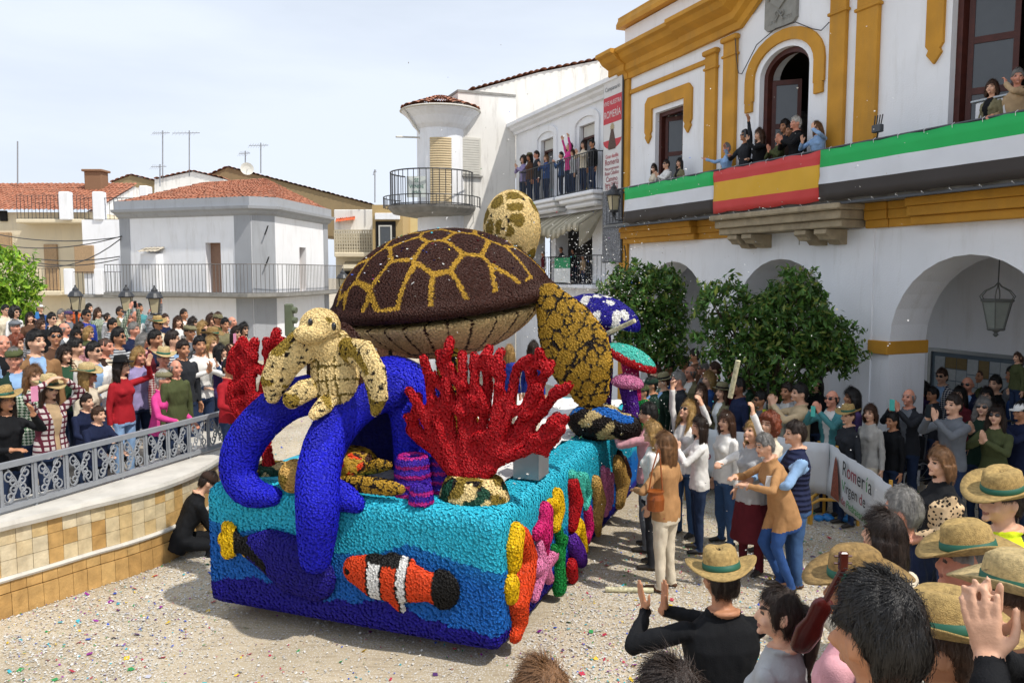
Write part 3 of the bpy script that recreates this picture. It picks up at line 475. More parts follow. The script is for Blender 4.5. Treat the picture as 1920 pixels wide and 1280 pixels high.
for nm, z0, z1, o in (('moulding', .354, .4, -.03), ('coping', .862, .945, -.05)):
    mb = MB(); mb.loft([[wpos(s, o, z0), wpos(s, o - .012, (z0 + z1) / 2), wpos(s, o, z1), wpos(s, .75 if nm == 'coping' else .02, z1), wpos(s, .75 if nm == 'coping' else .02, z0)] for s in np.linspace(0, WL, 80)]); mb.build(nm, MARB, tw)
# terrace floor
tp = [tuple(wpos(s, .15, 0)[:2]) for s in np.linspace(0, WL, 30)] + [(-6.5, 20), (-7, 24), (-30, 24), (-30, 4)]
MB().prism(tp, (0, 0, 0), (1, 0, 0), (0, 1, 0), (0, 0, .48)).build('terrace_floor', M('terrace_paving', srgb('9d9284'), .85, .25, 3), kind='structure')
tp2 = [tuple(wpos(s, 1.05, 0)[:2]) for s in np.linspace(.6, WL - 1.6, 30)] + [(-6.4, 13), (-7.4, 20), (-7.6, 23.5), (-30, 23.5), (-30, 6)]
MB().prism(tp2, (0, 0, .48), (1, 0, 0), (0, 1, 0), (0, 0, .16)).build('terrace_step', MC['terrace_paving'], kind='structure')
# railing with scroll panels
rl = empty('terrace_railing', tuple(wpos(2, .2, .95)), world=True, label='grey wrought iron railing with scrollwork panels along the terrace edge', cat='railing')
RPp, RPL = curve([(-5.75, 6.0), (-5.02, 7.6), (-4.45, 9.1), (-3.97, 10.5), (-3.9, 10.75)], 120); RPT = np.gradient(RPp, axis=0); RPT /= np.linalg.norm(RPT, axis=1)[:, None]
def wpr(s, off=0, z=0): i = min(max(s / RPL, 0), 1) * 119; j = min(int(i), 118); f = i - j; p = RPp[j] * (1 - f) + RPp[j + 1] * f; return V(p[0] - RPT[j][1] * (off - .195), p[1] + RPT[j][0] * (off - .195), z)
S0, S1 = 0., RPL
for nm, z0, z1 in (('top_rail', 1.395, 1.45), ('bottom_rail', .975, 1.02)):
    MB().loft([[wpr(s, .17, z0), wpr(s, .17, z1), wpr(s, .225, z1), wpr(s, .225, z0)] for s in np.linspace(S0, S1, 50)]).build(nm, RAILG, rl)
npan = 14; pw = (S1 - S0) / npan
for i in range(npan + 1):
    s = S0 + i * pw; b = MB(); b.loft([[wpr(q, .18, z) for q in (s - .012, s + .012)] + [wpr(q, .21, z) for q in (s + .012, s - .012)] for z in (.93 if i % 3 == 0 else 1.02, 1.395)]); b.build('post', RAILG, rl)
def spiral(cx, cz, r0, turns, a0, dirn, n=26): return [(cx + r0 * (1 - .85 * k) * math.cos(a0 + dirn * k * turns * 6.283), cz + r0 * (1 - .85 * k) * math.sin(a0 + dirn * k * turns * 6.283)) for k in np.linspace(0, 1, n)]
for i in range(npan):
    s0 = S0 + i * pw + .02; w = pw - .04; b = MB(); h = .36; z0 = 1.025
    cur = []
    for sx in (-1, 1):
        for sz in (-1, 1):
            cur.append(spiral(.5 + sx * .27, .5 + sz * .3, .19, 1.4, math.pi / 2 * (1 - sz) + (.6 * sx), sx * sz)); cur.append(spiral(.5 + sx * .14, .5 + sz * .1, .13, 1.2, 1.57 * sz, -sx * sz))
            cur.append([(.5, .5), (.5 + sx * .1, .5 + sz * .22), (.5 + sx * .3, .5 + sz * .48)])
        cur.append([(.5 + sx * .49, 0), (.5 + sx * .49, 1)])
    cur.append([(.5 + .07 * math.cos(t), .5 + .07 * math.sin(t)) for t in np.linspace(0, 6.283, 12)])
    for c in cur: b.tube([wpr(s0 + x * w, .195, z0 + z * h) for x, z in c], .0085, 5)
    b.build('scroll_panel', RAILG, rl)
# ---------------------------------------------------------------- shared building pieces
def sweep(mb, path, prof, m=0):
    """profile (out, up) swept along a path in the x-z plane of a facade; out is towards the viewer (-y)"""
    P = np.asarray(path, float); T = np.gradient(P, axis=0)
    for i in range(1, len(P) - 1): T[i] = nrm(P[i + 1] - P[i]) + nrm(P[i] - P[i - 1])
    N = np.stack([-T[:, 1], T[:, 0]], 1); N /= np.linalg.norm(N, axis=1)[:, None]
    mb.loft([[(p[0] + n[0] * u, -o, p[1] + n[1] * u) for o, u in prof] for p, n in zip(P, N)], m)
def arch_head(mb, x0, x1, zs, zc, zt, y0, y1, n=16, m=0):
    """wall above an arched opening from springing zs with crown zc up to zt, with its soffit"""
    cx, r = (x0 + x1) / 2, (x1 - x0) / 2; T = np.linspace(math.pi, 0, n + 1); A = [(cx + r * math.cos(t), zs + (zc - zs) * math.sin(t)) for t in T]
    for (xa, za), (xb, zb) in zip(A[:-1], A[1:]):
        mb.add([(xa, y0, za), (xb, y0, zb), (xb, y0, zt), (xa, y0, zt)], [(0, 1, 2, 3)], m); mb.add([(xa, y1, za), (xb, y1, zb), (xb, y1, zt), (xa, y1, zt)], [(3, 2, 1, 0)], m)
        mb.add([(xa, y0, za), (xb, y0, zb), (xb, y1, zb), (xa, y1, za)], [(3, 2, 1, 0)], m)
def roof_tiles(mb, p0, p1, p2, p3, cols, rows, amp=.045):
    """barrel tiles between eave p0-p1 and ridge p3-p2"""
    p0, p1, p2, p3 = map(lambda q: np.asarray(q, float), (p0, p1, p2, p3)); n = nrm(np.cross(p1 - p0, p3 - p0)); n = n if n[2] > 0 else -n; nu = cols * 6 + 1; v = []; R = np.random.default_rng(cols * rows); jit = R.uniform(-.012, .012, (cols + 2, rows + 1))
    for r in range(rows):
        for e in (0, 1):
            for i in range(nu):
                u = i / (nu - 1); w = (r + e * .999) / rows; p = (p0 * (1 - u) + p1 * u) * (1 - w) + (p3 * (1 - u) + p2 * u) * w; c = i // 6
                v.append(p + n * (amp * abs(math.sin(math.pi * i / 6)) ** .7 * (1 if c % 1 == 0 else 1) + .035 * (1 - e) + jit[c, r]))
    f = []
    for k in range(2 * rows - 1):
        for i in range(nu - 1): f.append((k * nu + i, k * nu + i + 1, (k + 1) * nu + i + 1, (k + 1) * nu + i))
    mb.add(v, f)
def railing(parent, pts, z0, z1, gap=.11, r=.008, mat=None, toprad=.014, name='balcony_railing'):
    mat = mat or IRON; root = MB(); pts = [np.asarray(p, float) for p in pts]
    root.tube([V(*p[:2], z1) for p in pts], toprad, 6); root.tube([V(*p[:2], z0 + .03) for p in pts], toprad * .8, 6); o = root.build(name, mat, parent)
    bar = MB().tube([(0, 0, z0), (0, 0, z1)], r, 5).mesh('baluster', [mat])
    for a, b in zip(pts[:-1], pts[1:]):
        n = max(1, int(np.linalg.norm(b[:2] - a[:2]) / gap))
        for i in range(n + (1 if b is pts[-1] else 0)): p = a + (b - a) * i / n; c = link('baluster', bar, o); c.location = (p[0], p[1], 0)
    return o
def text(name, s, loc, rot, size, mat, parent=None, ext=.002, align='CENTER', sx=1.0, **tags):
    cu = bpy.data.curves.new(name, 'FONT'); cu.body = s; cu.size = size; cu.extrude = ext; cu.align_x = align; cu.resolution_u = 3
    t = bpy.data.objects.new(name, cu); COL.objects.link(t); dg = bpy.context.evaluated_depsgraph_get(); me = bpy.data.meshes.new_from_object(t.evaluated_get(dg)); bpy.data.objects.remove(t)
    me.materials.clear(); me.materials.append(mat); o = link(name, me, parent, **tags); o.location = loc; o.rotation_euler = rot; o.scale = (sx, 1, 1); return o
# ---------------------------------------------------------------- town hall (facade frame: x along the facade, y into the building)
TO = V(5.64, 12, 0); TX = nrm(V(.377, -.926, 0)); TY = V(-TX[1], TX[0], 0); TRZ = math.atan2(TX[1], TX[0])
def tw_(x, y, z): return TO + TX * x + TY * y + V(0, 0, z)
th = empty('town_hall', tuple(TO), TRZ, label='white town hall with ochre cornices, pilasters and an arcade', cat='building')
arches = [(-5.75, 1.27), (-2.38, 1.27), (1.32, 1.27), (4.9, 1.27), (8.3, 1.27)]; XL, XR = -7.95, 10.2; mb = MB()
prev = XL
for cx, r in arches:
    mb.box(prev, 0, 0, cx - r, .75, 3.98); arch_head(mb, cx - r, cx + r, 2.28, 3.55, 3.98, 0, .75); prev = cx + r
mb.box(prev, 0, 0, XR, .75, 3.98); ups = [(-6.54, -5.47, 4.36, 6.82), (.88, 3.1, 4.36, 7.25), (6, 7.2, 4.36, 6.82)]
prev = XL
for x0, x1, z0, z1 in [ups[0], (-3.06, -1.81, 4.36, 6.78)] + ups[1:]:
    mb.box(prev, 0, 3.98, x0, .45, 8.0); mb.box(x0, 0, 3.98, x1, .45, z0)
    if x0 == -3.06: arch_head(mb, x0, x1, 6.78, 7.2, 8.0, 0, .45)
    else: mb.box(x0, 0, z1, x1, .45, 8.0)
    prev = x1
mb.box(prev, 0, 3.98, XR, .45, 8.0); mb.box(XL, .02, 8.0, XR, .5, 9.0)
mb.prism([(-4.4, 9.0), (-3.4, 9.2), (-2.6, 10.6), (-1.2, 11.3), (.2, 10.6), (1, 9.2), (2, 9.0)], (0, .02, 0), (1, 0, 0), (0, 0, 1), (0, .48, 0))
mb.box(XL, .75, 0, XL + .3, 6, 8.9); mb.box(XL, .76, 3.7, XR, 3.4, 3.97); mb.box(XL, 3.1, 0, -1.3, 3.4, 3.7); mb.box(-1.16, 2.2, 0, XR, 2.5, 3.7); mb.box(XL, .5, 8.6, XR, 6, 8.8)
mb.box(XR - .3, .75, 0, XR, 6, 8.9); mb.box(XL + .3, 5.7, 3.97, XR, 6, 8.6); mb.build('wall', WHITE, th)
MB().box(XL + .3, 5.4, 3.98, XR - .3, 5.6, 8.5).box(XL + .31, .5, 3.99, XR - .31, 5.4, 4.05).box(-1.3, 2.6, .01, -1.17, 3.08, 3.6).box(XL + .31, .46, 7.45, XR - .31, 5.39, 7.6).build('interior', M('dim_interior', (.09, .08, .07), .9), th)
corn = [(.0, -.62), (.07, -.62), (.09, -.5), (.16, -.44), (.16, -.3), (.3, -.2), (.36, -.1), (.44, -.06), (.44, .02), (.0, .04)]
for path, dz, nm in (([(-8.35, 8.42), (-7.62, 8.42)], 1.25, 'cornice'), ([(-7.62, 8.42), (-5.4, 8.42)], 1.0, 'cornice'), ([(-5.4, 8.42), (-3.75, 8.42), (-3.25, 8.75), (-2.75, 9.55), (-2.2, 10.2), (-1.2, 10.45), (-.2, 10.2), (.35, 9.55), (.85, 8.75), (1.35, 8.42), (3.0, 8.42)], 1.22, 'gable_cornice'), ([(3.0, 8.42), (XR, 8.42)], 1.0, 'cornice')):
    b = MB(); sweep(b, path, [(o * dz + .003, u) for o, u in corn]); b.build(nm, OCHRE, th)
b = MB(); sweep(b, [(-8.1, 9.02), (-4.6, 9.02)], [(.0, -.0), (.14, .0), (.14, .1), (.09, .2), (.09, .26), (-.5, .26), (-.5, 0)]); b.build('parapet_cap', OCHRE, th)
MB().bbox(XL - .02, -.07, 0, -7.6, .003, 7.8, .01).build('corner_pilaster', OCHRE, th); MB().bbox(-7.598, -.05, 7.43, -4.66, .003, 7.53, .012).build('string_course', OCHRE, th)
for x0, x1, zt in ((-4.64, -4.29, 7.62), (-4.06, -3.68, 7.72), (-1.31, -.97, 7.72), (-.75, -.33, 7.62), (4.3, 4.65, 7.7), (5.0, 5.35, 7.7)):
    b = MB(); b.bbox(x0, -.075, 4.3, x1, .003, zt, .008); b.bbox(x0 - .035, -.1, zt - .34, x1 + .035, .002, zt - .29, .01); b.bbox(x0 - .05, -.125, zt - .06, x1 + .05, .002, zt + .04, .02); b.build('pilaster', OCHRE, th)
def surround(poly, holes=()):
    b = MB(); b.prism(poly, (0, -.045, 0), (1, 0, 0), (0, 0, 1), (0, .047, 0)); b.build('window_surround', OCHRE, th)
def drop(x0, x1, z):   # tapering end of a surround with its notch
    c = (x0 + x1) / 2; return [(x1, z + .12), (x1, z), (x1 - .05, z - .06), (x1 - .02, z - .12), (c, z - .26), (x0 + .02, z - .12), (x0 + .05, z - .06), (x0, z), (x0, z + .12)]
for a0, a1, zt in ((-6.93, -5.12, 7.2), (.5, 3.5, 7.65), (5.6, 7.6, 7.2)):
    surround([(a0, 6.5), (a0, zt - .12), (a0 + .12, zt), (a1 - .12, zt), (a1, zt - .12), (a1, 6.5)] + drop(a1 - .28, a1, 6.45)[1:-1] + [(a1 - .28, 6.5), (a1 - .28, zt - .27), (a0 + .28, zt - .27), (a0 + .28, 6.5)] + drop(a0, a0 + .28, 6.45)[1:-1])
oc = [(-2.435 + 1.0 * math.cos(t), 6.8 + .7 * math.sin(t)) for t in np.linspace(math.pi, 0, 15)]; ic = [(-2.435 + .76 * math.cos(t), 6.8 + .5 * math.sin(t)) for t in np.linspace(0, math.pi, 15)]
surround([(-3.435, 6.42)] + oc + [(-1.435, 6.42), (-1.675, 6.42)] + ic + [(-3.195, 6.42)])
for x in (-3.315, -1.555): MB().bbox(x - .1, -.055, 6.24, x + .1, .003, 6.418, .008).build('surround_foot', OCHRE, th)
# openings: frames, opened leaves with panes
def leaf(x0, z0, w, h, y, ang, npan=3):
    e = MB(); t = .045; e.box(0, 0, 0, .07, t, h); e.box(w - .07, 0, 0, w, t, h)
    zs = np.linspace(0, h - .09, npan + 1)
    for z in zs: e.box(.07, .002, z, w - .07, t - .002, z + .09)
    o = e.build('door_leaf', WOOD, th); o.location = (x0, y, z0); o.rotation_euler = (0, 0, ang)
    for a, c in zip(zs[:-1], zs[1:]): MB().box(.07, .018, a + .09, w - .07, .026, c).build('pane', GLASS, o)
for (x0, x1, z0, z1), n in zip(ups, (3, 4, 3)):
    b = MB(); b.box(x0 + .002, .1, z0, x0 + .09, .22, z1 - .002); b.box(x1 - .09, .1, z0, x1 - .002, .22, z1 - .002); b.box(x0 + .09, .1, z1 - .09, x1 - .09, .22, z1 - .002); b.build('window_frame', WOOD, th)
    lw_ = min((x1 - x0) * .45, .6); leaf(x0 + .1, z0, lw_, z1 - z0 - .1, .2, .5, n); leaf(x1 - .1, z0, lw_, z1 - z0 - .1, .2, math.pi - 1.45, n)
b = MB(); b.box(-3.058, .1, 4.36, -2.96, .22, 6.78); b.box(-1.91, .1, 4.36, -1.812, .22, 6.78)
aw = [(-2.435 + .622 * math.cos(t), 6.78 + .417 * math.sin(t)) for t in np.linspace(math.pi, 0, 17)]; ai = [(-2.435 + .525 * math.cos(t), 6.78 + .33 * math.sin(t)) for t in np.linspace(0, math.pi, 17)]
b.prism(aw + ai, (0, .1, 0), (1, 0, 0), (0, 0, 1), (0, .12, 0)); b.build('door_frame', WOOD, th); leaf(-2.95, 4.36, .5, 2.4, .2, .85, 3); leaf(-1.92, 4.36, .5, 2.4, .2, math.pi - 1.5, 3)
LAMPT = bpy.data.materials.new('fluorescent_tube'); LAMPT.use_nodes = True; LAMPT.node_tree.nodes['Principled BSDF'].inputs['Emission Color'].default_value = (1, .85, .6, 1); LAMPT.node_tree.nodes['Principled BSDF'].inputs['Emission Strength'].default_value = 1.2
for y, z in ((1.6, 6.75), (3.0, 6.6)):
    e = MB().tube([(-2.6, y, z), (-1.2, y, z)], .022, 8).build('ceiling_tube_lamp', LAMPT, th)
# coat of arms
GST = M('grey_stone', srgb('8f8e88'), .85, .2, 8, .3, 60); b = MB(); b.prism([(-2.9, 7.62), (-2.82, 7.55), (-2.17, 7.55), (-2.1, 7.62), (-2.1, 8.6), (-2.9, 8.6)], (0, -.06, 0), (1, 0, 0), (0, 0, 1), (0, .063, 0)); co = b.build('coat_of_arms', GST, th)
b = MB(); b.prism([(-2.72, 8.02), (-2.5, 7.86), (-2.28, 8.02), (-2.28, 8.5), (-2.72, 8.5)], (0, -.09, 0), (1, 0, 0), (0, 0, 1), (0, .03, 0)); b.box(-2.6, -.11, 8.05, -2.4, -.088, 8.3); b.box(-2.56, -.12, 8.3, -2.44, -.088, 8.4)
for s in (-1, 1):
    b.tube([(-2.5 + s * (.24 + x), -.08, z) for x, z in spiral(.04, 8.3, .06, 1.3, 0, s)], .012, 5); b.tube([(-2.5 + s * (.24 + x), -.08, z) for x, z in spiral(.05, 8.1, .05, 1.3, 1, -s)], .012, 5)
    b.tube([(-2.5 + s * x, -.08, z) for x, z in spiral(.07, 7.78, .06, 1.1, 3.1, s)], .011, 5); b.tube([(-2.5, -.08, 7.78), (-2.5 + s * .1, -.08, 7.66)], .012, 5)
b.build('carved_shield', GST, co)
text('carved_letters', 'ARTE', (-2.68, -.062, 7.64), (math.pi / 2, 0, 0), .1, GST, co, .004); text('carved_letters', 'VITES', (-2.3, -.062, 7.64), (math.pi / 2, 0, 0), .09, GST, co, .004)
text('house_number', '1', (-1.92, -.004, 3.78), (math.pi / 2, 0, 0), .16, M('faded_stone', srgb('9a958a'), .8), th)
# lower moulding, stone balcony and its corbels
for x0, x1, pr in ((-7.598, -4.75, .3), (-4.75, -3.56, .12), (-.42, -.0, .14), (-.0, .5, .1), (.5, 3.9, .32), (3.9, XR, .14)):
    b = MB(); b.bbox(x0 + .001, -pr * .6, 3.98, x1, .002, 4.1, .01); b.bbox(x0, -pr * .85, 4.102, x1, .002, 4.24, .01); b.bbox(x0, -pr, 4.242, x1, .002, 4.36, .012); b.build('lower_moulding', OCHRE, th)
b = MB(); b.bbox(-3.5, -.5, 4.0, -.48, .002, 4.12, .015); b.bbox(-3.54, -.57, 4.122, -.44, .002, 4.26, .012); b.bbox(-3.6, -.66, 4.262, -.38, .002, 4.36, .02); b.build('stone_balcony', STONE, th)
for x in (-3.15, -2.75, -1.4, -.95):
    b = MB(); sweep(b, [(x - .13, 0), (x + .13, 0)], [(0, 3.99), (.46, 3.99), (.47, 3.92), (.4, 3.88), (.36, 3.83), (.2, 3.82), (.14, 3.76), (0, 3.75)]); b.build('corbel', STONE, th)
MB().bbox(XL + .1, -.56, 4.362, XR, .001, 4.42, .01).build('balcony_floor', CONC, th)
BAL = M('dark_grey_steel', srgb('44474c'), .45, .1, spec=.5); rr_ = railing(th, [(-7.75, -.02), (-7.75, -.53), (XR, -.53)], 4.42, 5.2, .14, .009, BAL, .022)
b = MB(); b.bbox(-7.78, -.62, 4.33, 6, -.58, 4.37, .006); b.build('lower_rail', BAL, th)
for cx in (-.2,):   # ochre imposts of the arcade piers
    pass
for x0, x1 in ((-.32, .06), (2.58, 3.65), (-1.13, -1.1)):
    if x1 - x0 > .1: MB().bbox(x0, -.05, 2.08, x1, .8, 2.28, .008).build('impost', OCHRE, th)
MB().box(-1.1, -.03, 0, -.28, .001, 3.98).build('pier_facing', WHITE, th)
for z in (4.9,): MB().tube([(-7.7, -.075, 3.95), (-7.62, -.08, 3.7), (-7.64, -.06, 2.2)], .014, 6).build('cable', IRON, th)
cab = MB().tube([(-3.68, -.09, 7.7), (-3.62, -.1, 7.3), (-3.6, -.06, 7.02), (-3.5, -.06, 6.98), (-3.38, -.06, 7.1), (-3.1, -.06, 7.4), (-2.6, -.06, 7.55), (-2.1, -.06, 7.52), (-1.7, -.06, 7.3), (-1.5, -.06, 7.22), (-1.33, -.06, 7.3)], .009, 5).build('cable', IRON, th)
# banners on the railing
def banner(name, x0, x1, cols, hs, label):
    n = 26; z1, z0 = 5.17, 4.4; zs = []; mi = []; acc = z1
    for h_, c in zip(hs, cols):
        k = max(2, int(h_ * 8)); zs += [acc - (z1 - z0) * h_ * i / k for i in range(k)]; mi += [cols.index(c)] * k; acc -= (z1 - z0) * h_
    zs.append(z0); R = np.random.default_rng(int(abs(x0) * 100)); v = []
    for z in zs:
        for i in range(n + 1):
            x = x0 + (x1 - x0) * i / n; w = .022 * max(0, math.sin(x * 5.3 + z * 7 + 2 * math.sin(x))) ** 3 + .02 * max(0, math.sin(x * 4.1 - z * 8)) ** 4 + .012 * math.sin(x * 3.1 + z * 5) + .010 * math.sin(x * 7.7 - z * 9) * (z1 - z) / (z1 - z0) + .006 * math.sin(x * 19 + 3 * z)
            v.append((x, -.635 - abs(w), z + (.012 * math.cos(x * 8.4) if z in (z0, z1) else 0)))
    f = []; m2 = []
    for r in range(len(zs) - 1):
        for i in range(n): f.append((r * (n + 1) + i, (r + 1) * (n + 1) + i, (r + 1) * (n + 1) + i + 1, r * (n + 1) + i + 1)); m2.append(mi[r])
    b = MB(); b.add(v, f); b.m = m2; mats = [M('banner_' + c, srgb(c), .55, .05, 3, spec=.3) for c in dict.fromkeys(cols)]; idx = list(dict.fromkeys(cols)); b.m = [idx.index(cols[k]) for k in m2]
    root = empty(name, tuple(tw_((x0 + x1) / 2, -.64, z0)), TRZ, label=label, cat='banner'); o = b.build('cloth', mats, root, smooth=True, fix=False); o.location = (-(x0 + x1) / 2, .64, -z0); sd = o.modifiers.new('thick', 'SOLIDIFY'); sd.thickness = .004
    ty = M('cable_tie', (.75, .75, .75), .4)
    for i in range(int((x1 - x0) / .42)):
        x = x0 + .2 + i * .42
        for z, d in ((z1, .04), (z0, -.04)): q = MB().tube([(x, -.66, z - .03), (x, -.665, z + d * .3), (x, -.62, z + d)], .004, 4).build('cable_tie', ty, root); q.location = (-(x0 + x1) / 2, .64, -z0)
G, Wt, K, Rr, Yl = '1fae57', 'd9dbe0', '3b3532', 'c8413f', 'd9a730'
banner('green_white_black_banner', -6.75, -3.49, [G, Wt, K], [.33, .33, .34], 'green, white and black striped banner between the poster and the red-yellow banner')
banner('red_yellow_banner', -3.49, -.8, [Rr, Yl, 'c8413e'], [.27, .45, .28], 'red, yellow and red striped banner hung on the balcony railing over the stone balcony')
banner('green_white_black_banner', -.8, 5.2, [G, Wt, K], [.33, .33, .34], 'long green, white and black banner below the lectern and the antenna box')
# antenna box and lectern on the balcony
e = empty('antenna_box', tuple(tw_(.16, -.5, 5.24)), TRZ, label='small dark box with four stub antennas clamped on the balcony railing', cat='antenna'); MB().bbox(-.07, -.06, .06, .09, .02, .17, .01).build('case', BAL, e)
for i in range(4): MB().tube([(-.05 + i * .04, -.02, .17), (-.03 + i * .045, -.03, .3)], .009, 6).build('antenna', IRON, e)
MB().tube([(0, 0, .06), (-.03, .02, 0), (-.1, .02, -.02)], .012, 6).build('clamp', IRON, e)
e = empty('lectern', tuple(tw_(1.75, -.18, 4.42)), TRZ, label='clear and white lectern on the balcony beside the microphone speaker', cat='lectern'); MB().bbox(-.24, -.1, .7, .22, -.06, 1.05, .01).build('white_panel', M('white_board', srgb('d9dade'), .4), e)
MB().bbox(-.3, -.12, 1.06, .34, .25, 1.085, .006).build('reading_shelf', M('clear_acrylic', srgb('aeb6bd'), .1, .05, spec=.8), e); MB().bbox(-.03, .02, 0, .05, .1, 1.06, .01).build('post', BAL, e); MB().tube([(.2, .1, 1.08), (.22, .05, 1.3), (.2, 0, 1.36)], .008, 6).build('microphone', IRON, e)
# notice board under the arcade, hanging lantern
e = empty('notice_board', tuple(tw_(.2, 2.19, .6)), TRZ, label='glazed notice board full of papers on the arcade back wall', cat='notice board')
b = MB(); b.box(-1.22, -.05, -.02, 1.6, -.002, 0).box(-1.22, -.05, 1.36, 1.6, -.002, 1.42).box(-1.28, -.05, -.02, -1.22, -.002, 1.42).box(1.6, -.05, -.02, 1.66, -.002, 1.42); b.build('frame', M('aluminium', srgb('9aa0a3'), .35, metal=.6), e); MB().box(-1.22, -.012, 0, 1.6, -.003, 1.36).build('backing', M('board_blue', srgb('5f6d78'), .8), e)
pr = random.Random(5); x = -1.16; pm = [M('paper_%d' % i, srgb(c), .8, .12, 25) for i, c in enumerate(('aeb2b2', 'a3a9ab', '9a9a94', '7c6a45', '8fa0a8', '8d2f2f'))]
while x < 1.5:
    z = 1.3; w = pr.uniform(.14, .22)
    while z > .2: h_ = pr.choice((.2, .26, .3)); MB().box(x, -.018, z - h_, min(x + w, 1.55), -.0125, z - .015).build('notice_paper', pm[5 if x > 1.05 and z > .6 else pr.choice((0, 0, 1, 1, 2, 3, 4))], e); z -= h_
    x += w + .012
e = empty('hanging_lantern', tuple(tw_(1.0, 1.0, 2.45)), TRZ, label='white iron lantern hanging on a rod inside the right arch', cat='lantern'); IW = M('aged_white_iron', srgb('6e706c'), .6)
MB().tube([(0, 0, .72), (0, 0, 1.25)], .008, 6).build('rod', IRON, e)
for i in range(6):
    t = i * math.pi / 3; c, s = math.cos(t), math.sin(t); MB().tube([(.11 * c, .11 * s, .05), (.2 * c, .2 * s, .45)], .009, 5).tube([(.2 * c, .2 * s, .45), (.24 * c, .24 * s, .52), (.17 * c, .17 * s, .6), (.05 * c, .05 * s, .66), (0, 0, .72)], .008, 5).build('rib', IW, e)
    t2 = t + math.pi / 3; q = [(.108 * c, .108 * s, .06), (.108 * math.cos(t2), .108 * math.sin(t2), .06), (.195 * math.cos(t2), .195 * math.sin(t2), .44), (.195 * c, .195 * s, .44)]; MB().add(q, [(0, 1, 2, 3)]).build('pane', M('frosted_glass', srgb('8e938c'), .3, .15), e, fix=False)
MB().lathe([(.2, .44), (.215, .46), (.2, .48)], 18).lathe([(.1, .03), (.12, .05), (.1, .07)], 18).lathe([(.01, -.06), (.04, -.03), (.02, .0), (.07, .04)], 12).build('ring', IW, e)
# ---------------------------------------------------------------- street lanterns
def lantern(loc, rz, label, group, arm=True, k=1.0):
    e = empty('street_lantern', tuple(loc), rz, label=label, cat='lantern', group=group); lg = M('lantern_glass', srgb('b9ad8c'), .35, .1); a = .13 * k
    for i in range(4):
        c0, s0, c1, s1 = [f(math.pi / 4 + (i + d) * math.pi / 2) for d in (0, 1) for f in (math.cos, math.sin)]
        MB().add([(a * .72 * c0, a * .72 * s0, 0), (a * .72 * c1, a * .72 * s1, 0), (a * 1.2 * c1, a * 1.2 * s1, .34 * k), (a * 1.2 * c0, a * 1.2 * s0, .34 * k)], [(0, 1, 2, 3)]).build('pane', lg, e, fix=False); MB().tube([(a * .74 * c0, a * .74 * s0, 0), (a * 1.22 * c0, a * 1.22 * s0, .34 * k)], .01 * k, 5).build('corner_bar', IRON, e)
    MB().lathe([(.17 * k, .34 * k), (.185 * k, .36 * k), (.17 * k, .39 * k), (.13 * k, .46 * k), (.075 * k, .5 * k), (.07 * k, .52 * k), (.075 * k, .53 * k), (.04 * k, .57 * k), (.015 * k, .6 * k), (.025 * k, .62 * k), (.005, .64 * k)], 16).build('roof', IRON, e); MB().lathe([(.1 * k, -.03 * k), (.11 * k, 0), (.1 * k, .02 * k)], 12).lathe([(.02 * k, -.12 * k), (.05 * k, -.08 * k), (.03 * k, -.03 * k)], 10).build('base', IRON, e)
    if arm: MB().tube([(0, 0, -.1 * k), (0, .05, -.2 * k), (0, .2, -.22 * k), (0, .4, -.1 * k), (0, .46, -.1 * k)], .016 * k, 6).tube([(0, .4 + .07 * math.sin(t), -.2 * k + .07 * math.cos(t)) for t in np.linspace(0, 5.5, 16)], .01, 5).build('bracket', IRON, e)
    else: MB().tube([(0, 0, -.1 * k), (0, 0, -2.9 * k)], [.03, .05], 8).lathe([(.06, -1.2), (.075, -1.17), (.06, -1.14)], 10).build('post', IRON, e)
    return e
lantern(tw_(-7.3, -.6, 4.72), TRZ, 'black wall lantern between the tall poster and the striped banners', 'wall lanterns')
for px, py, d in ((143, 582, 20), (238, 584, 19), (291, 588, 18)): p = at(px, py, d); lantern(p, .3, {143: 'black lantern post beside the bright green tree', 238: 'black lantern post between the two other lantern posts', 291: 'black lantern post below the corner house cupboard'}[px], 'lantern posts behind the terrace crowd', False, 1.0)
p = at(643, 545, 30); lantern(p, .3, 'black wall lantern at the far corner beyond the corner house', 'wall lanterns', True, 1.3)
# ---------------------------------------------------------------- tall poster
e = empty('event_poster', tuple(tw_(-8.25, -.1, 3.55)), TRZ, label='tall printed poster in a frame beside the ochre corner of the town hall', cat='poster')
MB().bbox(-.47, -.02, 0, .47, .02, 4.4, .01).build('frame', BAL, e); PW_ = M('poster_white', srgb('d8d6d4'), .6, .05); PR = M('poster_red', srgb('c23b45'), .6, .05); PM = M('poster_maroon', srgb('9c2b3a'), .6); b = MB(); b.box(-.44, -.027, 1.75, .44, -.021, 4.37); b.build('sheet', PW_, e)
b = MB(); b.box(-.44, -.031, 3.35, .44, -.0275, 3.98); b.prism([(.44 * math.cos(t), 2.95 + .44 * math.sin(t) * .5) for t in np.linspace(math.pi, 2 * math.pi, 12)], (0, -.031, 0), (1, 0, 0), (0, 0, 1), (0, .003, 0)); b.build('red_field', PR, e)
TR = (math.pi / 2, 0, 0); PG = M('poster_grey', srgb('77797c'), .6)
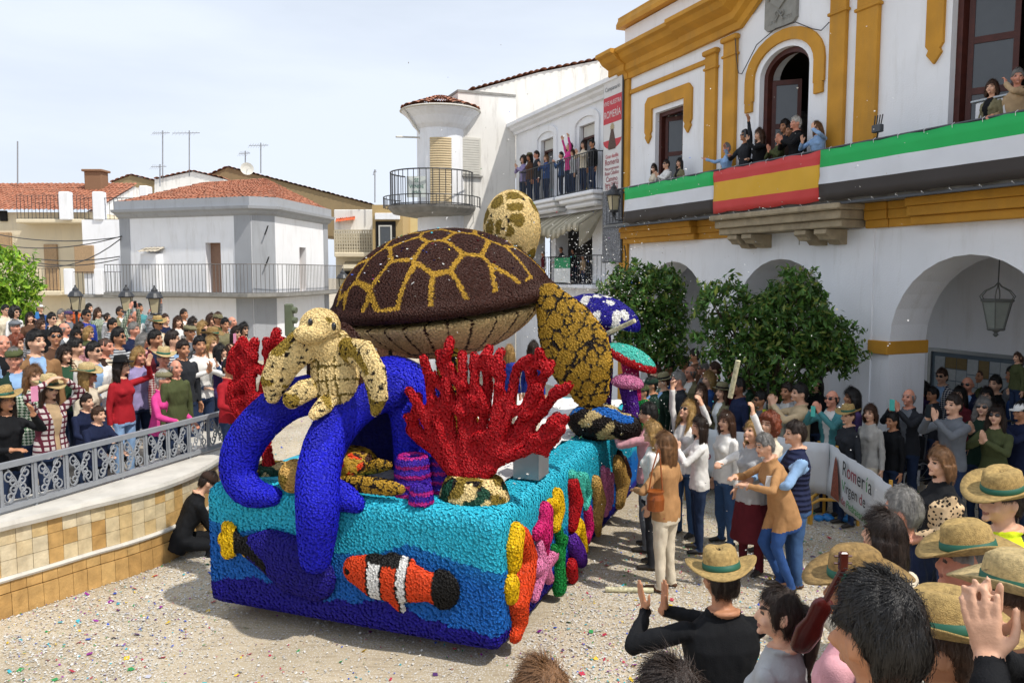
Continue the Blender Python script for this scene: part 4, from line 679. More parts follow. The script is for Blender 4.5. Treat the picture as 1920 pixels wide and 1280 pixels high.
for s, z, sz, mt, sx in (('Campanario', 4.12, .15, PG, 1), ('VIVE NUESTRA', 3.78, .15, PW_, .85), ('ROMERÍA', 3.48, .24, PW_, .8), ('Gran desfile', 2.52, .13, PR, 1), ('Romería', 2.36, .2, PM, 1), ('Misa peregrinación', 2.24, .1, PM, .9), ('Ropa Caballos', 2.12, .13, PM, .9), ('Camino', 1.96, .18, PM, 1), ('Fiesta DESFILE', 1.86, .11, PM, 1), ('FÉ Amigos', 1.77, .15, PM, .95)):
    text('printed_words', s, (0, -.0335, z), TR, sz, mt, e, .0005, sx=sx)
b = MB(); b.prism([(-.16, 2.72), (.16, 2.72), (.2, 2.78), (.09, 3.1), (.05, 3.2), (-.05, 3.2), (-.09, 3.1), (-.2, 2.78)], (0, -.034, 0), (1, 0, 0), (0, 0, 1), (0, .002, 0)); b.build('printed_figure', M('poster_print', srgb('5a4338'), .6, .5, 30), e); MB().prism([(.11 * math.cos(t) * (1 if i % 2 else .72), 3.24 + .11 * math.sin(t) * (1 if i % 2 else .72)) for i, t in enumerate(np.linspace(0, 2 * math.pi, 24, False))], (0, -.0335, 0), (1, 0, 0), (0, 0, 1), (0, .0015, 0)).build('printed_halo', M('poster_gold', srgb('b3a27e'), .6, .3, 40), e)
MB().box(-.44, -.027, .03, .44, -.021, 1.74).build('printed_photo', M('poster_photo', srgb('7d7f84'), .6, .9, 28, detail=9), e)
# ---------------------------------------------------------------- white house with balconies, same street line as the town hall
SHUT = M('roller_shutter', srgb('c9b48e'), .6, .08); SHUTW = M('white_roller_shutter', srgb('c9c6bd'), .6, .08); AWN = M('awning_cloth', srgb('b3aa94'), .8, .15)
def shutter(parent, o, ux, uz, w, h, mat, slat=.06, n=None):
    """roller shutter or blind: one slat after another"""
    o, ux = V(*o), nrm(ux); nn = V(ux[1], -ux[0], 0); k = int(h / slat); q = MB(); q.add([V(0, 0, 0), ux * w, ux * w + V(0, 0, slat * .9), V(0, 0, slat * .9), nn * .012 + V(0, 0, slat * .45), ux * w + nn * .012 + V(0, 0, slat * .45)], [(0, 1, 5, 4), (4, 5, 2, 3)]); me = q.mesh('slat', [mat])
    for i in range(k): s = link('slat', me, parent); s.location = Vector(o + V(0, 0, i * slat)) - Vector(parent.location if parent.get('_w') else (0, 0, 0))
bh = empty('balcony_house', tuple(tw_(-12, .15, 0)), TRZ, label='white house with two crowded balconies and a striped awning beside the town hall', cat='building')
def bl(x, y, z): return (x + 12, y - .15, z)
mb = MB(); X0, X1 = -14.98, -8.0; op = [(-13.06, -12.2, 5.4, 7.2), (-10.55, -9.68, 5.35, 7.2)]; lo = [(-13.6, -12.3, 3.0, 4.65), (-12.0, -9.75, 3.0, 4.65)]
def wallrow(ops, z0, z1, m=0):
    p = X0
    for x0, x1, a, b in ops: mb.box(p + 12, 0, z0, x0 + 12, .4, z1, m); mb.box(x0 + 12, 0, z0, x1 + 12, .4, a, m); mb.box(x0 + 12, 0, b, x1 + 12, .4, z1, m); p = x1
    mb.box(p + 12, 0, z0, X1 + 12, .4, z1, m)
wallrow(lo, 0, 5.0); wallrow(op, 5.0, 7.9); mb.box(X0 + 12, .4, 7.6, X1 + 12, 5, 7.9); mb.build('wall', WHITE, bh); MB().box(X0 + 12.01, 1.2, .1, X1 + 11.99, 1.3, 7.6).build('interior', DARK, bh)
b = MB(); sweep(b, [(X0 + 12 - .02, 7.66), (X1 + 12, 7.66)], [(0, 0), (.08, 0), (.1, .08), (.2, .14), (.22, .2), (.32, .24), (.32, .34), (0, .36)]); b.build('cornice', WHITE, bh)
for x0, x1, a, z in op:
    c = (x0 + x1) / 2 + 12; b = MB(); P = [(c - .75, a), (c - .75, z + .05)] + [(c - .75 + .75 * (1 - math.cos(t)), z + .05 + .32 * math.sin(t)) for t in np.linspace(.1, math.pi - .1, 11)] + [(c + .75, z + .05), (c + .75, a), (c + .6, a), (c + .6, z)] + [(c + .6 * math.cos(t), z + .2 * math.sin(t)) for t in np.linspace(.1, math.pi - .1, 9)] + [(c - .6, z), (c - .6, a)]
    b.prism(P, (0, -.05, 0), (1, 0, 0), (0, 0, 1), (0, .052, 0)); b.build('door_surround', WHITE, bh)
    b = MB(); b.box(x0 + 12, .12, a, x0 + 12.07, .2, z); b.box(x1 + 11.93, .12, a, x1 + 12, .2, z); b.box(x0 + 12.07, .12, z - .35, x1 + 11.93, .2, z); b.build('door_frame', WOOD, bh); MB().box(x0 + 12.08, .1, z - .3, x1 + 11.92, .118, z - .02).build('raised_blind', SHUTW, bh)
for x0, x1, zz in ((-13.55, -11.05, 5.36), (-10.9, -8.75, 5.36)):
    b = MB(); b.bbox(x0 + 12, -.55, zz - .1, x1 + 12, .001, zz, .02); b.bbox(x0 + 12.08, -.47, zz - .22, x1 + 11.92, .001, zz - .102, .03); b.bbox(x0 + 12.2, -.35, zz - .36, x1 + 11.8, .001, zz - .222, .05); b.build('balcony', WHITE, bh); railing(bh, [(x0 + 12.04, 0), (x0 + 12.04, -.5), (x1 + 11.96, -.5), (x1 + 11.96, 0)], zz, zz + .95, .12, .009)
b = MB(); b.bbox(.0, -.4, 2.9, 3.0, .001, 3.0, .02); b.build('balcony', WHITE, bh); railing(bh, [(.03, 0), (.03, -.36), (2.97, -.36), (2.97, 0)], 3.0, 3.75, .12)
for x0, x1, sd in ((-13.4, -12.35, 1), (-12.1, -9.0, 1)):   # awnings: striped cloth with side flaps and a scalloped edge
    e = empty('awning', tuple(tw_((x0 + x1) / 2, .1, 4.2)), TRZ, label='beige striped awning sagging over the wide lower balcony door' if x1 > -10 else 'narrow beige striped awning beside the wide one', cat='awning'); n = 40; w = x1 - x0; v = []; f = []
    for j, (y, z) in enumerate(((0, .72), (-.35, .55), (-.72, .3), (-.74, .12))):
        for i in range(n + 1): t = i / n; v.append((-w / 2 + w * t, y, z + .03 * math.sin(t * 9) * j - (.05 * abs(math.sin(t * n * .7)) if j == 3 else 0)))
    for j in range(3):
        for i in range(n): f.append((j * (n + 1) + i, j * (n + 1) + i + 1, (j + 1) * (n + 1) + i + 1, (j + 1) * (n + 1) + i))
    b = MB(); b.add(v, f); b.m = [(i % 4) // 2 for j in range(3) for i in range(n)]; o = b.build('cloth', [AWN, M('awning_stripe', srgb('8d8672'), .8)], e, smooth=True, fix=False); o.modifiers.new('t', 'SOLIDIFY').thickness = .006
    for s in (-1, 1): MB().add([(s * w / 2, 0, .72), (s * w / 2, -.72, .3), (s * (w / 2 + .03), -.74, -.25), (s * (w / 2 - .1), -.35, -.05)], [(0, 1, 2, 3)]).build('side_flap', AWN, e, fix=False)
# ---------------------------------------------------------------- house with the rounded corner balcony
rh = empty('round_balcony_house', tuple(tw_(-15, -1, 0)), TRZ, label='white corner house with a round balcony and tiled turret eave', cat='building'); rx, ry = -15.0, -1.0
def R_(x, y, z): return (x - rx, y - ry, z)
mb = MB(); mb.box(-1.0, -.78, 0, 0, 1.14, 8.85); mb.build('wall', WHITE_OLD, rh); MB().box(-1.0, -.8, 8.852, .03, 1.14, 8.93).build('wall_coping', CONC, rh)
tcx, tcy = -.42, -1.22; MB().lathe([(.74, 0), (.74, 4.9), (.74, 8.3)], 32, (tcx, tcy, 0)).build('rounded_corner', WHITE, rh); MB().lathe([(.745, 7.72), (.86, 7.84), (1.0, 8.06), (1.14, 8.2), (1.2, 8.24), (1.21, 8.3), (.4, 8.32)], 36, (tcx, tcy, 0)).build('eave', WHITE, rh)
mb = MB(); nb = 44
for r in range(5):
    r0, r1, z0, z1 = 1.24 - .24 * r, 1.0 - .24 * r, 8.34 + .085 * r, 8.425 + .085 * r
    for e0, (ra, za) in enumerate(((r0, z0 + .03),)):
        va = [(tcx + (ra + 0) * math.cos(t), tcy + ra * math.sin(t), za + .05 * abs(math.sin(nb / 4 * t))) for t in np.linspace(0, 2 * math.pi, nb * 3, False)]; vb = [(tcx + r1 * math.cos(t), tcy + r1 * math.sin(t), z1 + .05 * abs(math.sin(nb / 4 * t))) for t in np.linspace(0, 2 * math.pi, nb * 3, False)]; mb.loft([va, vb], caps=False)
mb.build('turret_tiles', TILE, rh); MB().lathe([(1.22, 8.26), (1.27, 8.29), (1.22, 8.33)], 36, (tcx, tcy, 0)).tube([(tcx + .2, tcy - 1.2, 8.26), (tcx + .15, tcy - .72, 7.6), (tcx + .15, tcy - .68, 7.45), (tcx + .3, tcy - 1.5, 7.4)], .03, 6).build('gutter', SHUTW, rh)
bc = (-.3, -1.55); MB().lathe([(.62, 5.02), (1.2, 5.12), (1.34, 5.26), (1.36, 5.34), (.3, 5.36)], 40, (*bc, 0)).build('balcony', CONC, rh)
ring = [(bc[0] + 1.28 * math.cos(t), bc[1] + 1.28 * math.sin(t)) for t in np.linspace(-2.7, 1.1, 26)]; railing(rh, ring, 5.36, 6.38, .2, .013, None, .022); ring = [(bc[0] + 1.5 * math.cos(t), bc[1] + 1.5 * math.sin(t)) for t in np.linspace(-2.7, 1.2, 26)]; railing(rh, ring, 5.3, 5.62, .25, .011, None, .016, 'flower_rail')
mb = MB(); a0 = -.5; 
for i in range(28):
    z = 5.4 + i * .072; q = MB(); q.loft([[(tcx + (.75 + o) * math.cos(t), tcy + (.75 + o) * math.sin(t), z + dz) for t in np.linspace(-.75, .15, 9)] for o, dz in ((0, 0), (.012, .03), (0, .066))], caps=False, closed=False); q.build('shutter_slat', SHUT, rh, fix=False)
wn_ = MB(); wn_.box(.001, -.72, 6.35, .04, -.06, 7.5); wn_.build('window_frame', SHUTW, rh); MB().bbox(.001, -.78, 6.28, .09, 0, 6.34, .01).build('window_sill', CONC, rh)
for i in range(15): MB().bbox(.042, -.68, 6.37 + i * .074, .06, -.1, 6.437 + i * .074, .006).build('shutter_slat', SHUTW, rh)
e = MB().box(.0, -.3, 0, .03, .3, .62).build('for_sale_sign', M('sign_white', srgb('cfd5d0'), .5), None, label='green and white sale sign behind the bars of the round balcony', cat='sign'); e.location = tw_(-15 + bc[0] + .85, -1 + bc[1] - .72, 5.55); e.rotation_euler = (0, 0, TRZ - .5)
SG = M('sign_green', srgb('2c6a55'), .5)
for s, z, sz in (('SE', .45, .15), ('VENDE', .27, .14), ('PISO', .1, .13)): text('sign_letters', s, (.033, 0, z), (math.pi / 2, 0, math.pi / 2), sz, SG, e)
# higher gable wall behind with tiles on its slope
o_ = tw_(-17.5, 0, 0); g = [onpl(px, py, o_, TX) for px, py in ((875, 300), (880, 172), (1010, 136), (1175, 103), (1175, 300))]; gw = empty('gable_house', tuple(g[0]), world=True, label='weathered white gable wall with a tile-edged slope behind the round balcony house', cat='building')
mb = MB(); mb.add(g + [p - TX * 6 for p in g], [(0, 1, 2, 3, 4), (9, 8, 7, 6, 5), (0, 5, 6, 1), (1, 6, 7, 2), (2, 7, 8, 3), (3, 8, 9, 4)]); mb.build('wall', WHITE_OLD, gw); mb = MB()
for a, c in ((1, 2), (2, 3)): roof_tiles(mb, g[a] + TX * .12 + V(0, 0, .02), g[c] + TX * .12 + V(0, 0, .02), g[c] - TX * 6, g[a] - TX * 6, 12, 6, .06)
mb.build('roof', TILE, gw)
# ---------------------------------------------------------------- corner house on the left
ch = empty('corner_house', (-9.5, 30, 0), world=True, label='white corner house with grey trim, tiled roof and a long balcony', cat='building'); FP = [V(-15.6, 32.1, 0), V(-9.7, 30.0, 0), V(-8.95, 30.5, 0), V(-8.25, 36, 0), V(-15, 38.5, 0)]
BZ = 2.55; EZ = 5.62
def face(a, b, z0, z1, ops, mb, t=.35):
    a, b = V(*a), V(*b); L = np.linalg.norm((b - a)[:2]); u = nrm(b - a); n = V(-u[1], u[0], 0)
    def q(x0, x1, za, zb): mb.loft([[a + u * x0 + V(0, 0, z), a + u * x1 + V(0, 0, z), a + u * x1 + n * t + V(0, 0, z), a + u * x0 + n * t + V(0, 0, z)] for z in (za, zb)])
    p = 0
    for x0, x1, oa, ob in ops: q(p, x0, z0, z1); q(x0, x1, z0, oa); q(x0, x1, ob, z1); p = x1
    q(p, L, z0, z1); return u, n, L
mb = MB(); u1, n1, L1 = face(FP[0], FP[1], -.5, EZ, [(4.15, 4.85, BZ, 4.45)], mb); face(FP[1], FP[2], -.5, EZ, [], mb); u2, n2, L2 = face(FP[2], FP[3], -.5, EZ, [(2.3, 3.0, BZ, 4.35)], mb); face(FP[3], FP[4], -.5, EZ, [], mb); face(FP[4], FP[0], -.5, EZ, [], mb); mb.build('wall', WHITE, ch)
for a, u, n, x0, h, col in ((FP[0], u1, n1, 4.15, 1.9, '8e6f5c'), (FP[2], u2, n2, 2.3, 1.8, '9a7c60')):
    bm_ = M('blind_' + col, srgb(col), .7, .15, 20); q = a + u * x0 + n * .28 + V(0, 0, BZ)
    w = MB(); w.loft([[q + V(0, 0, z), q + u * .7 + V(0, 0, z), q + u * .7 + n * .05 + V(0, 0, z), q + n * .05 + V(0, 0, z)] for z in (0, h)]); w.build('door_blind', bm_, ch)
def ringp(off, z): return [p + d * off + V(0, 0, z) for p, d in zip(FP, [nrm(V(-.6, -.8, 0)), nrm(V(.05, -1, 0)), nrm(V(.75, -.66, 0)), nrm(V(.9, .4, 0)), nrm(V(-.4, .9, 0))])]
MB().loft([ringp(o, z) for o, z in ((.02, EZ - .18), (.14, EZ - .1), (.2, EZ), (.34, EZ + .06), (.36, EZ + .16), (.2, EZ + .17), (.2, EZ + .5), (.0, EZ + .5))]).build('cornice', GREYP, ch)
MB().loft([ringp(.0, EZ + .45), ringp(.02, EZ + .47)]).build('ceiling_slab', CONC, ch)
for a, u, n, x0, x1 in ((FP[0], u1, n1, 0, .5), (FP[0], u1, n1, L1 - .75, L1), (FP[2], u2, n2, L2 - .5, L2)):
    w = MB(); w.loft([[a + u * x + nn * n + V(0, 0, z) for x, nn in ((x0, -.03), (x1, -.03), (x1, .01), (x0, .01))] for z in (-.4, EZ - .16)]); w.build('grey_strip', GREYP, ch)
w = MB(); u3 = nrm(FP[2] - FP[1]); n3 = V(-u3[1], u3[0], 0); w.loft([[FP[1] + u3 * x + n3 * y + V(0, 0, z) for x, y in ((.02, -.025), (.88, -.025), (.88, .01), (.02, .01))] for z in (-.4, EZ - .16)]); w.build('grey_strip', GREYP, ch)
apex0, apex1 = V(-13.2, 35, EZ + 1.55), V(-10.4, 34, EZ + 1.6); E_ = ringp(.1, EZ + .45); mb = MB(); roof_tiles(mb, E_[0], E_[1], apex1, apex0, 34, 12); roof_tiles(mb, E_[1], E_[2], apex1 + V(.02, 0, 0), apex1, 4, 12); roof_tiles(mb, E_[2], E_[3], apex1, apex1, 30, 12); roof_tiles(mb, E_[4], E_[0], apex0, apex0, 34, 12); roof_tiles(mb, E_[3], E_[4], apex0, apex1, 34, 12); mb.build('roof', TILE, ch)
bo = ringp(.75, BZ); bi = ringp(.0, BZ); mb = MB()
for i in (0, 1, 2): mb.add([bi[i], bi[i + 1], bo[i + 1], bo[i], bi[i] - V(0, 0, .2), bi[i + 1] - V(0, 0, .2), bo[i + 1] - V(0, 0, .12), bo[i] - V(0, 0, .12)], [(0, 1, 2, 3), (7, 6, 5, 4), (3, 2, 6, 7), (0, 3, 7, 4), (1, 2, 6, 5)])
mb.build('balcony', CONC, ch); rq = ringp(.68, 0)[:4]; railing(ch, rq, BZ, BZ + 1.08, .155, .012, M('weathered_iron', srgb('6d6a68'), .6), .018)
q = FP[0] + u1 * 1.35; w = MB(); w.loft([[q + u1 * x + n1 * y + V(0, 0, z) for x, y in ((0, -.38), (.75, -.38), (.75, .01), (0, .01))] for z in (BZ, 4.05)]); w.build('meter_cupboard', WHITE, ch)
w = MB(); roof_tiles(w, q + u1 * -.1 - n1 * .5 + V(0, 0, 4.08), q + u1 * .85 - n1 * .5 + V(0, 0, 4.08), q + u1 * .85 + n1 * .02 + V(0, 0, 4.3), q + u1 * -.1 + n1 * .02 + V(0, 0, 4.3), 5, 2, .03); w.build('cupboard_roof', M('fibre_cement', srgb('b9b0a0'), .9, .3), ch)
for z in (4.75, 3.6): q = FP[1] + u3 * .5 - n3 * .02; MB().tube([q + V(0, 0, z), q - n3 * .25 + V(0, 0, z + .18), q - n3 * .4 + V(0, 0, z + .3)], .03, 6).build('cable_bracket', IRON, ch)
# ---------------------------------------------------------------- houses further back
def block(name, pts, z0, z1, mat, label, roof=None, world=True):
    e = empty(name, tuple(pts[0]), world=True, label=label, cat='building'); MB().loft([[V(*p[:2], z) for p in pts] for z in (z0, z1)]).build('wall', mat, e); return e
def winbox(e, px0, py0, px1, py1, d, mat, name='window', dep=.12, frame=None):
    a, c = at(px0, py1, d), at(px1, py0, d); b = MB(); b.bbox(a[0], d - dep, a[2], c[0], d + .02, c[2], .02); o = b.build(name, mat, e)
    if frame: f = MB(); w = .07; f.box(a[0] - w, d - dep - .02, a[2] - w, a[0], d + .03, c[2] + w).box(c[0], d - dep - .02, a[2] - w, c[0] + w, d + .03, c[2] + w).box(a[0], d - dep - .02, c[2], c[0], d + .03, c[2] + w); f.build('frame', frame, o) if False else f.build('window_frame', frame, e)
d = 40
lw = block('terrace_house', [V(-21.0, 39.4, 0), V(-17.5, 39.4, 0), V(-17.5, 47, 0), V(-21.0, 47, 0)], -1, at(170, 412, 39.4)[2], WHITE, 'white house with a roof terrace and blinds behind the left lantern')
tz = at(170, 412, 39.4)[2]; railing(lw, [V(-20.9, 39.5), V(-17.6, 39.5)], tz, tz + 1.05, .2, .014, None, .02)
for px in (122, 185): p = at(px, 380, 39.45); MB().bbox(p[0] - .25, 39.3, tz - .01, p[0] + .25, 39.75, tz + 1.35, .04).build('terrace_pillar', WHITE, lw)
winbox(lw, 143, 460, 176, 512, 39.4, BLIND, 'window_blind'); z_ = at(150, 552, 39.2)[2]; MB().bbox(-21.2, 38.5, z_ - .15, -17.4, 39.41, z_, .03).build('balcony', CONC, lw); railing(lw, [V(-21.1, 38.6), V(-17.5, 38.6)], z_, z_ + 1.1, .22, .014)
for px in (131, 188): p = at(px, 530, 38.6); MB().bbox(p[0] - .2, 38.4, z_ + .001, p[0] + .2, 38.75, z_ + 1.25, .04).build('balcony_pillar', WHITE, lw)
lh = block('gable_roof_house', [V(-32, 40.5, 0), V(-20.95, 40.5, 0), V(-20.95, 50, 0), V(-32, 50, 0)], -1, at(100, 398, 40.5)[2], CREAM, 'cream house with red tiled roof and brick chimney at the far left'); ez = at(100, 398, 40.5)[2]
g0 = [V(-20.93, 40.3, ez), V(-20.93, 45, ez + 1.75), V(-20.93, 49.5, ez)]; MB().add(g0 + [p - V(.3, 0, 0) for p in g0], [(0, 1, 2), (5, 4, 3), (0, 3, 4, 1), (1, 4, 5, 2), (2, 5, 3, 0)]).build('gable', WHITE_OLD, lh)
mb = MB(); roof_tiles(mb, (-33, 40.1, ez + .05), (-20.8, 40.1, ez + .05), (-20.8, 45, ez + 1.9), (-33, 45, ez + 1.9), 50, 14, .06); mb.build('roof', TILE, lh); BR = M('brick', srgb('8c6b52'), .9, .3, 20, .4, 40)
MB().bbox(-23.0, 43.6, ez + 1.0, -22.1, 44.4, ez + 2.4, .02).bbox(-23.1, 43.5, ez + 2.402, -22.0, 44.5, ez + 2.52, .02).build('chimney', BR, lh)
winbox(lh, 88, 458, 108, 545, 40.5, BLIND, 'window_blind'); winbox(lh, 2, 395, 14, 415, 40.5, DARK, 'window'); winbox(lh, 0, 436, 22, 475, 40.5, BLIND, 'window_blind')
p = at(85, 545, 39.9); MB().bbox(p[0] - .6, 39.7, p[2] - .25, p[0] + .9, 40.51, p[2], .05).build('balcony', CREAM, lh); railing(lh, [V(p[0] - .55, 39.75), V(p[0] + .85, 39.75)], p[2], p[2] + 1.1, .16, .014); p = at(80, 412, 40.2); MB().bbox(p[0] - 1.0, 39.6, p[2] - .2, -20.96, 40.51, p[2], .04).build('terrace_ledge', CREAM, lh); railing(lh, [V(p[0] - .95, 39.7), V(-21, 39.7)], p[2], p[2] + 1.15, .18, .014)
uh = block('terrace_room', [V(*at(170, 350, 46)[:2], 0), V(*at(262, 350, 46)[:2], 0), V(*at(262, 350, 52)[:2], 0), V(*at(170, 350, 52)[:2], 0)], 4, at(215, 352, 46)[2], WHITE_OLD, 'low white room with a small window above the terrace house'); winbox(uh, 228, 363, 246, 382, 46, M('pale_shutter', srgb('a9a9a6'), .6), 'window_shutter'); winbox(uh, 180, 360, 197, 392, 46, GLASS, 'window')
p = at(262, 395, 38); q = at(275, 348, 38); MB().bbox(p[0], 38, 5, q[0], 38.6, q[2], .03).build('chimney_stack', WHITE, None, label='white rendered chimney stack beside the corner house roof', cat='chimney')
def gableblock(name, pxs, d, dep, mat, label, rmat=TILE):
    P = [at(x, y, d) for x, y in pxs]; e = empty(name, tuple(P[0]), world=True, label=label, cat='building'); n = len(P); Q = [p + V(0, dep, 0) for p in P]; MB().add(P + Q, [tuple(range(n)), tuple(range(2 * n - 1, n - 1, -1))] + [(i, n + i, n + (i + 1) % n, (i + 1) % n) for i in range(n)]).build('wall', mat, e)
    mb = MB()
    for a, b in zip(P[1:-2], P[2:-1]): roof_tiles(mb, a + V(0, -.15, .02), b + V(0, -.15, .02), b + V(0, dep, .02), a + V(0, dep, .02), max(3, int(np.linalg.norm(b - a) / .3)), 8, .06)
    mb.build('roof', rmat, e); return e
MUD = wall('earth_render', '8f7c5c', .5, (.2, .16, .1))
gableblock('brown_gable_house', [(205, 420), (208, 343), (245, 329), (292, 340), (292, 420)], 50, 8, MUD, 'earth coloured gable house behind the white chimney stack')
gableblock('white_gable_house', [(288, 420), (290, 337), (362, 322), (420, 336), (420, 420)], 47, 8, WHITE_OLD, 'white gable house carrying the tall aerial mast behind the corner house')
gableblock('long_earth_house', [(385, 420), (390, 330), (427, 314), (700, 385), (700, 450)], 52, 10, MUD, 'long earth walled house rising behind the corner house roof')
cb = block('cream_apartment_house', [V(*at(628, 400, 42)[:2], 0), V(*at(705, 400, 42)[:2], 0), V(*at(705, 400, 42)[:2] + V(0, 9), 0), V(*at(628, 400, 42)[:2] + V(0, 9), 0)], -1, at(660, 440, 42)[2], CREAM, 'cream house with a pierced block terrace wall and striped awning')
up_ = [at(x, 392, 43.5) for x in (626, 700)]; MB().bbox(up_[0][0], 43.5, at(0, 440, 43)[2], up_[1][0], 48, at(0, 393, 43.5)[2], .03).build('upper_room', WHITE_OLD, cb); mb = MB(); a_, b_ = at(628, 418, 43.2), at(664, 414, 43.2); roof_tiles(mb, a_, b_, b_ + V(0, .6, .35), a_ + V(0, .6, .35), 10, 2, .05); mb.build('small_roof', M('new_roof_tile', srgb('c9643c'), .8, .2), cb)
a_, c_ = at(628, 475, 41.6), at(702, 432, 41.6); GB = MB(); nx, nzz = 16, 7; dx, dz = (c_[0] - a_[0]) / nx, (c_[2] - a_[2]) / nzz
for i in range(nx + 1): GB.box(a_[0] + i * dx - .035, 41.6, a_[2], a_[0] + i * dx + .035, 41.72, c_[2])
for j in range(nzz + 1): GB.box(a_[0], 41.605, a_[2] + j * dz - .035, c_[0], 41.715, a_[2] + j * dz + .035)
GB.build('pierced_wall', M('pierced_block', srgb('bdb29a'), .85), cb); p = at(665, 482, 41.5); MB().bbox(a_[0], 41.4, p[2], c_[0], 42, p[2] + .25, .04).build('ledge', CREAM, cb); a2, c2 = at(640, 503, 41), at(705, 490, 41.6); MB().add([(a2[0], 41, a2[2]), (c2[0], 41, a2[2]), (c2[0], 42, c2[2]), (a2[0], 42, c2[2])], [(0, 1, 2, 3)]).build('awning', AWN, cb); winbox(cb, 640, 508, 672, 575, 42, DARK, 'window')
bb = block('brick_loggia_house', [V(*at(698, 400, 41)[:2], 0), V(*at(755, 400, 41)[:2], 0), V(*at(755, 400, 41)[:2] + V(0, 8), 0), V(*at(698, 400, 41)[:2] + V(0, 8), 0)], -1, at(720, 384, 41)[2], M('yellow_brick', srgb('b39a6c'), .9, .2, 30, .3, 50), 'yellow brick house with a recessed loggia left of the round balcony house'); winbox(bb, 705, 415, 742, 468, 41, DARK, 'loggia', .05); winbox(bb, 704, 400, 750, 412, 41, WHITE, 'lintel', .2); winbox(bb, 713, 425, 732, 462, 40.93, GLASS, 'window', .03, SHUTW)
yb = block('yellow_house', [V(*at(752, 400, 44)[:2], 0), V(*at(815, 400, 44)[:2], 0), V(*at(815, 400, 44)[:2] + V(0, 8), 0), V(*at(752, 400, 44)[:2] + V(0, 8), 0)], -1, at(760, 398, 44)[2], wall('yellow_plaster', 'd8c795', .2), 'pale yellow house between the brick loggia and the round balcony')
# aerials, wires
def aerial(px, py0, py1, d, kind, label):
    a, b_ = at(px, py1, d), at(px, py0, d); e = empty('tv_aerial', tuple(a), world=True, label=label, cat='aerial', group='rooftop aerials'); MB().tube([a, b_], .035, 6).build('mast', RAILG, e)
    if kind:
        L = kind; q = b_ - V(0, 0, .15); MB().tube([q - V(L * .75, 0, 0), q + V(L * .4, .2, .05)], .022, 5).build('boom', RAILG, e)
        for i in range(7): c = q + V(-L * .7 + i * L * .16, 0, 0); MB().tube([c - V(0, .25, .16), c + V(0, .25, .16)], .012, 4).build('element', RAILG, e)
aerial(33, 265, 345, 44, 0, 'bare thin mast above the cream house roof'); aerial(305, 245, 335, 47, .8, 'tall aerial with a short boom on the white gable house'); aerial(355, 245, 330, 47, 1.3, 'aerial mast with a long crossbar beside the earth walled house'); aerial(300, 308, 350, 46.5, .7, 'low aerial with tangled elements on the white gable'); aerial(489, 268, 325, 46, .9, 'slanting boom aerial rising above the corner house roof'); aerial(460, 283, 322, 46, .5, 'small aerial beside the satellite dish'); aerial(703, 318, 380, 43, .1, 'thin mast above the cream apartment house')
p = at(463, 318, 45.8); e = empty('satellite_dish', tuple(p), label='white satellite dish on the roof behind the corner house', cat='dish'); MB().lathe([(.02, 0), (.2, .03), (.36, .12), (.37, .13), (.2, .045), (.02, .015)], 20).build('dish', SHUTW, e); e.rotation_euler = (1.3, 0, .4); MB().tube([(0, 0, 0), (0, -.2, .35)], .015, 5).build('arm', RAILG, e)
for i, ((x0, y0, d0), (x1, y1, d1), sag) in enumerate((((-20, 436, 36), (222, 445, 32), .25), ((-20, 455, 36), (228, 443, 32), .35), ((-10, 462, 36), (226, 448, 32), 1.0), ((30, 479, 36), (224, 481, 32), .2), ((30, 483, 36), (222, 486, 32), .3))):
    a, b_ = at(x0, y0, d0), at(x1, y1, d1); MB().tube([a * (1 - t) + b_ * t - V(0, 0, sag * 4 * t * (1 - t)) for t in np.linspace(0, 1, 14)], .022, 5).build('overhead_cable', IRON, None, label=('topmost', 'second from top, taut', 'sagging', 'upper of the low pair of', 'lowest')[i] + ' overhead cable strung to the corner house', cat='cable', group='overhead cables to the corner house')
# traffic signal seen edge on beside the small turtle
p = at(543, 600, 22); e = empty('traffic_light', (p[0], 22, 0), label='olive traffic light on a post in front of the corner house', cat='traffic light'); TLm = M('olive_metal', srgb('5e6650'), .5); MB().bbox(-.12, -.1, p[2] - .45, .1, .1, p[2] + .45, .03).build('housing', TLm, e); MB().tube([(0, 0, .0), (0, 0, p[2] - .45)], .05, 8).build('post', TLm, e)
for i in range(3): MB().tube([(.1, 0, p[2] - .28 + i * .28), (.2, -.02, p[2] - .29 + i * .28)], [.1, .085], 10).build('visor', TLm, e)
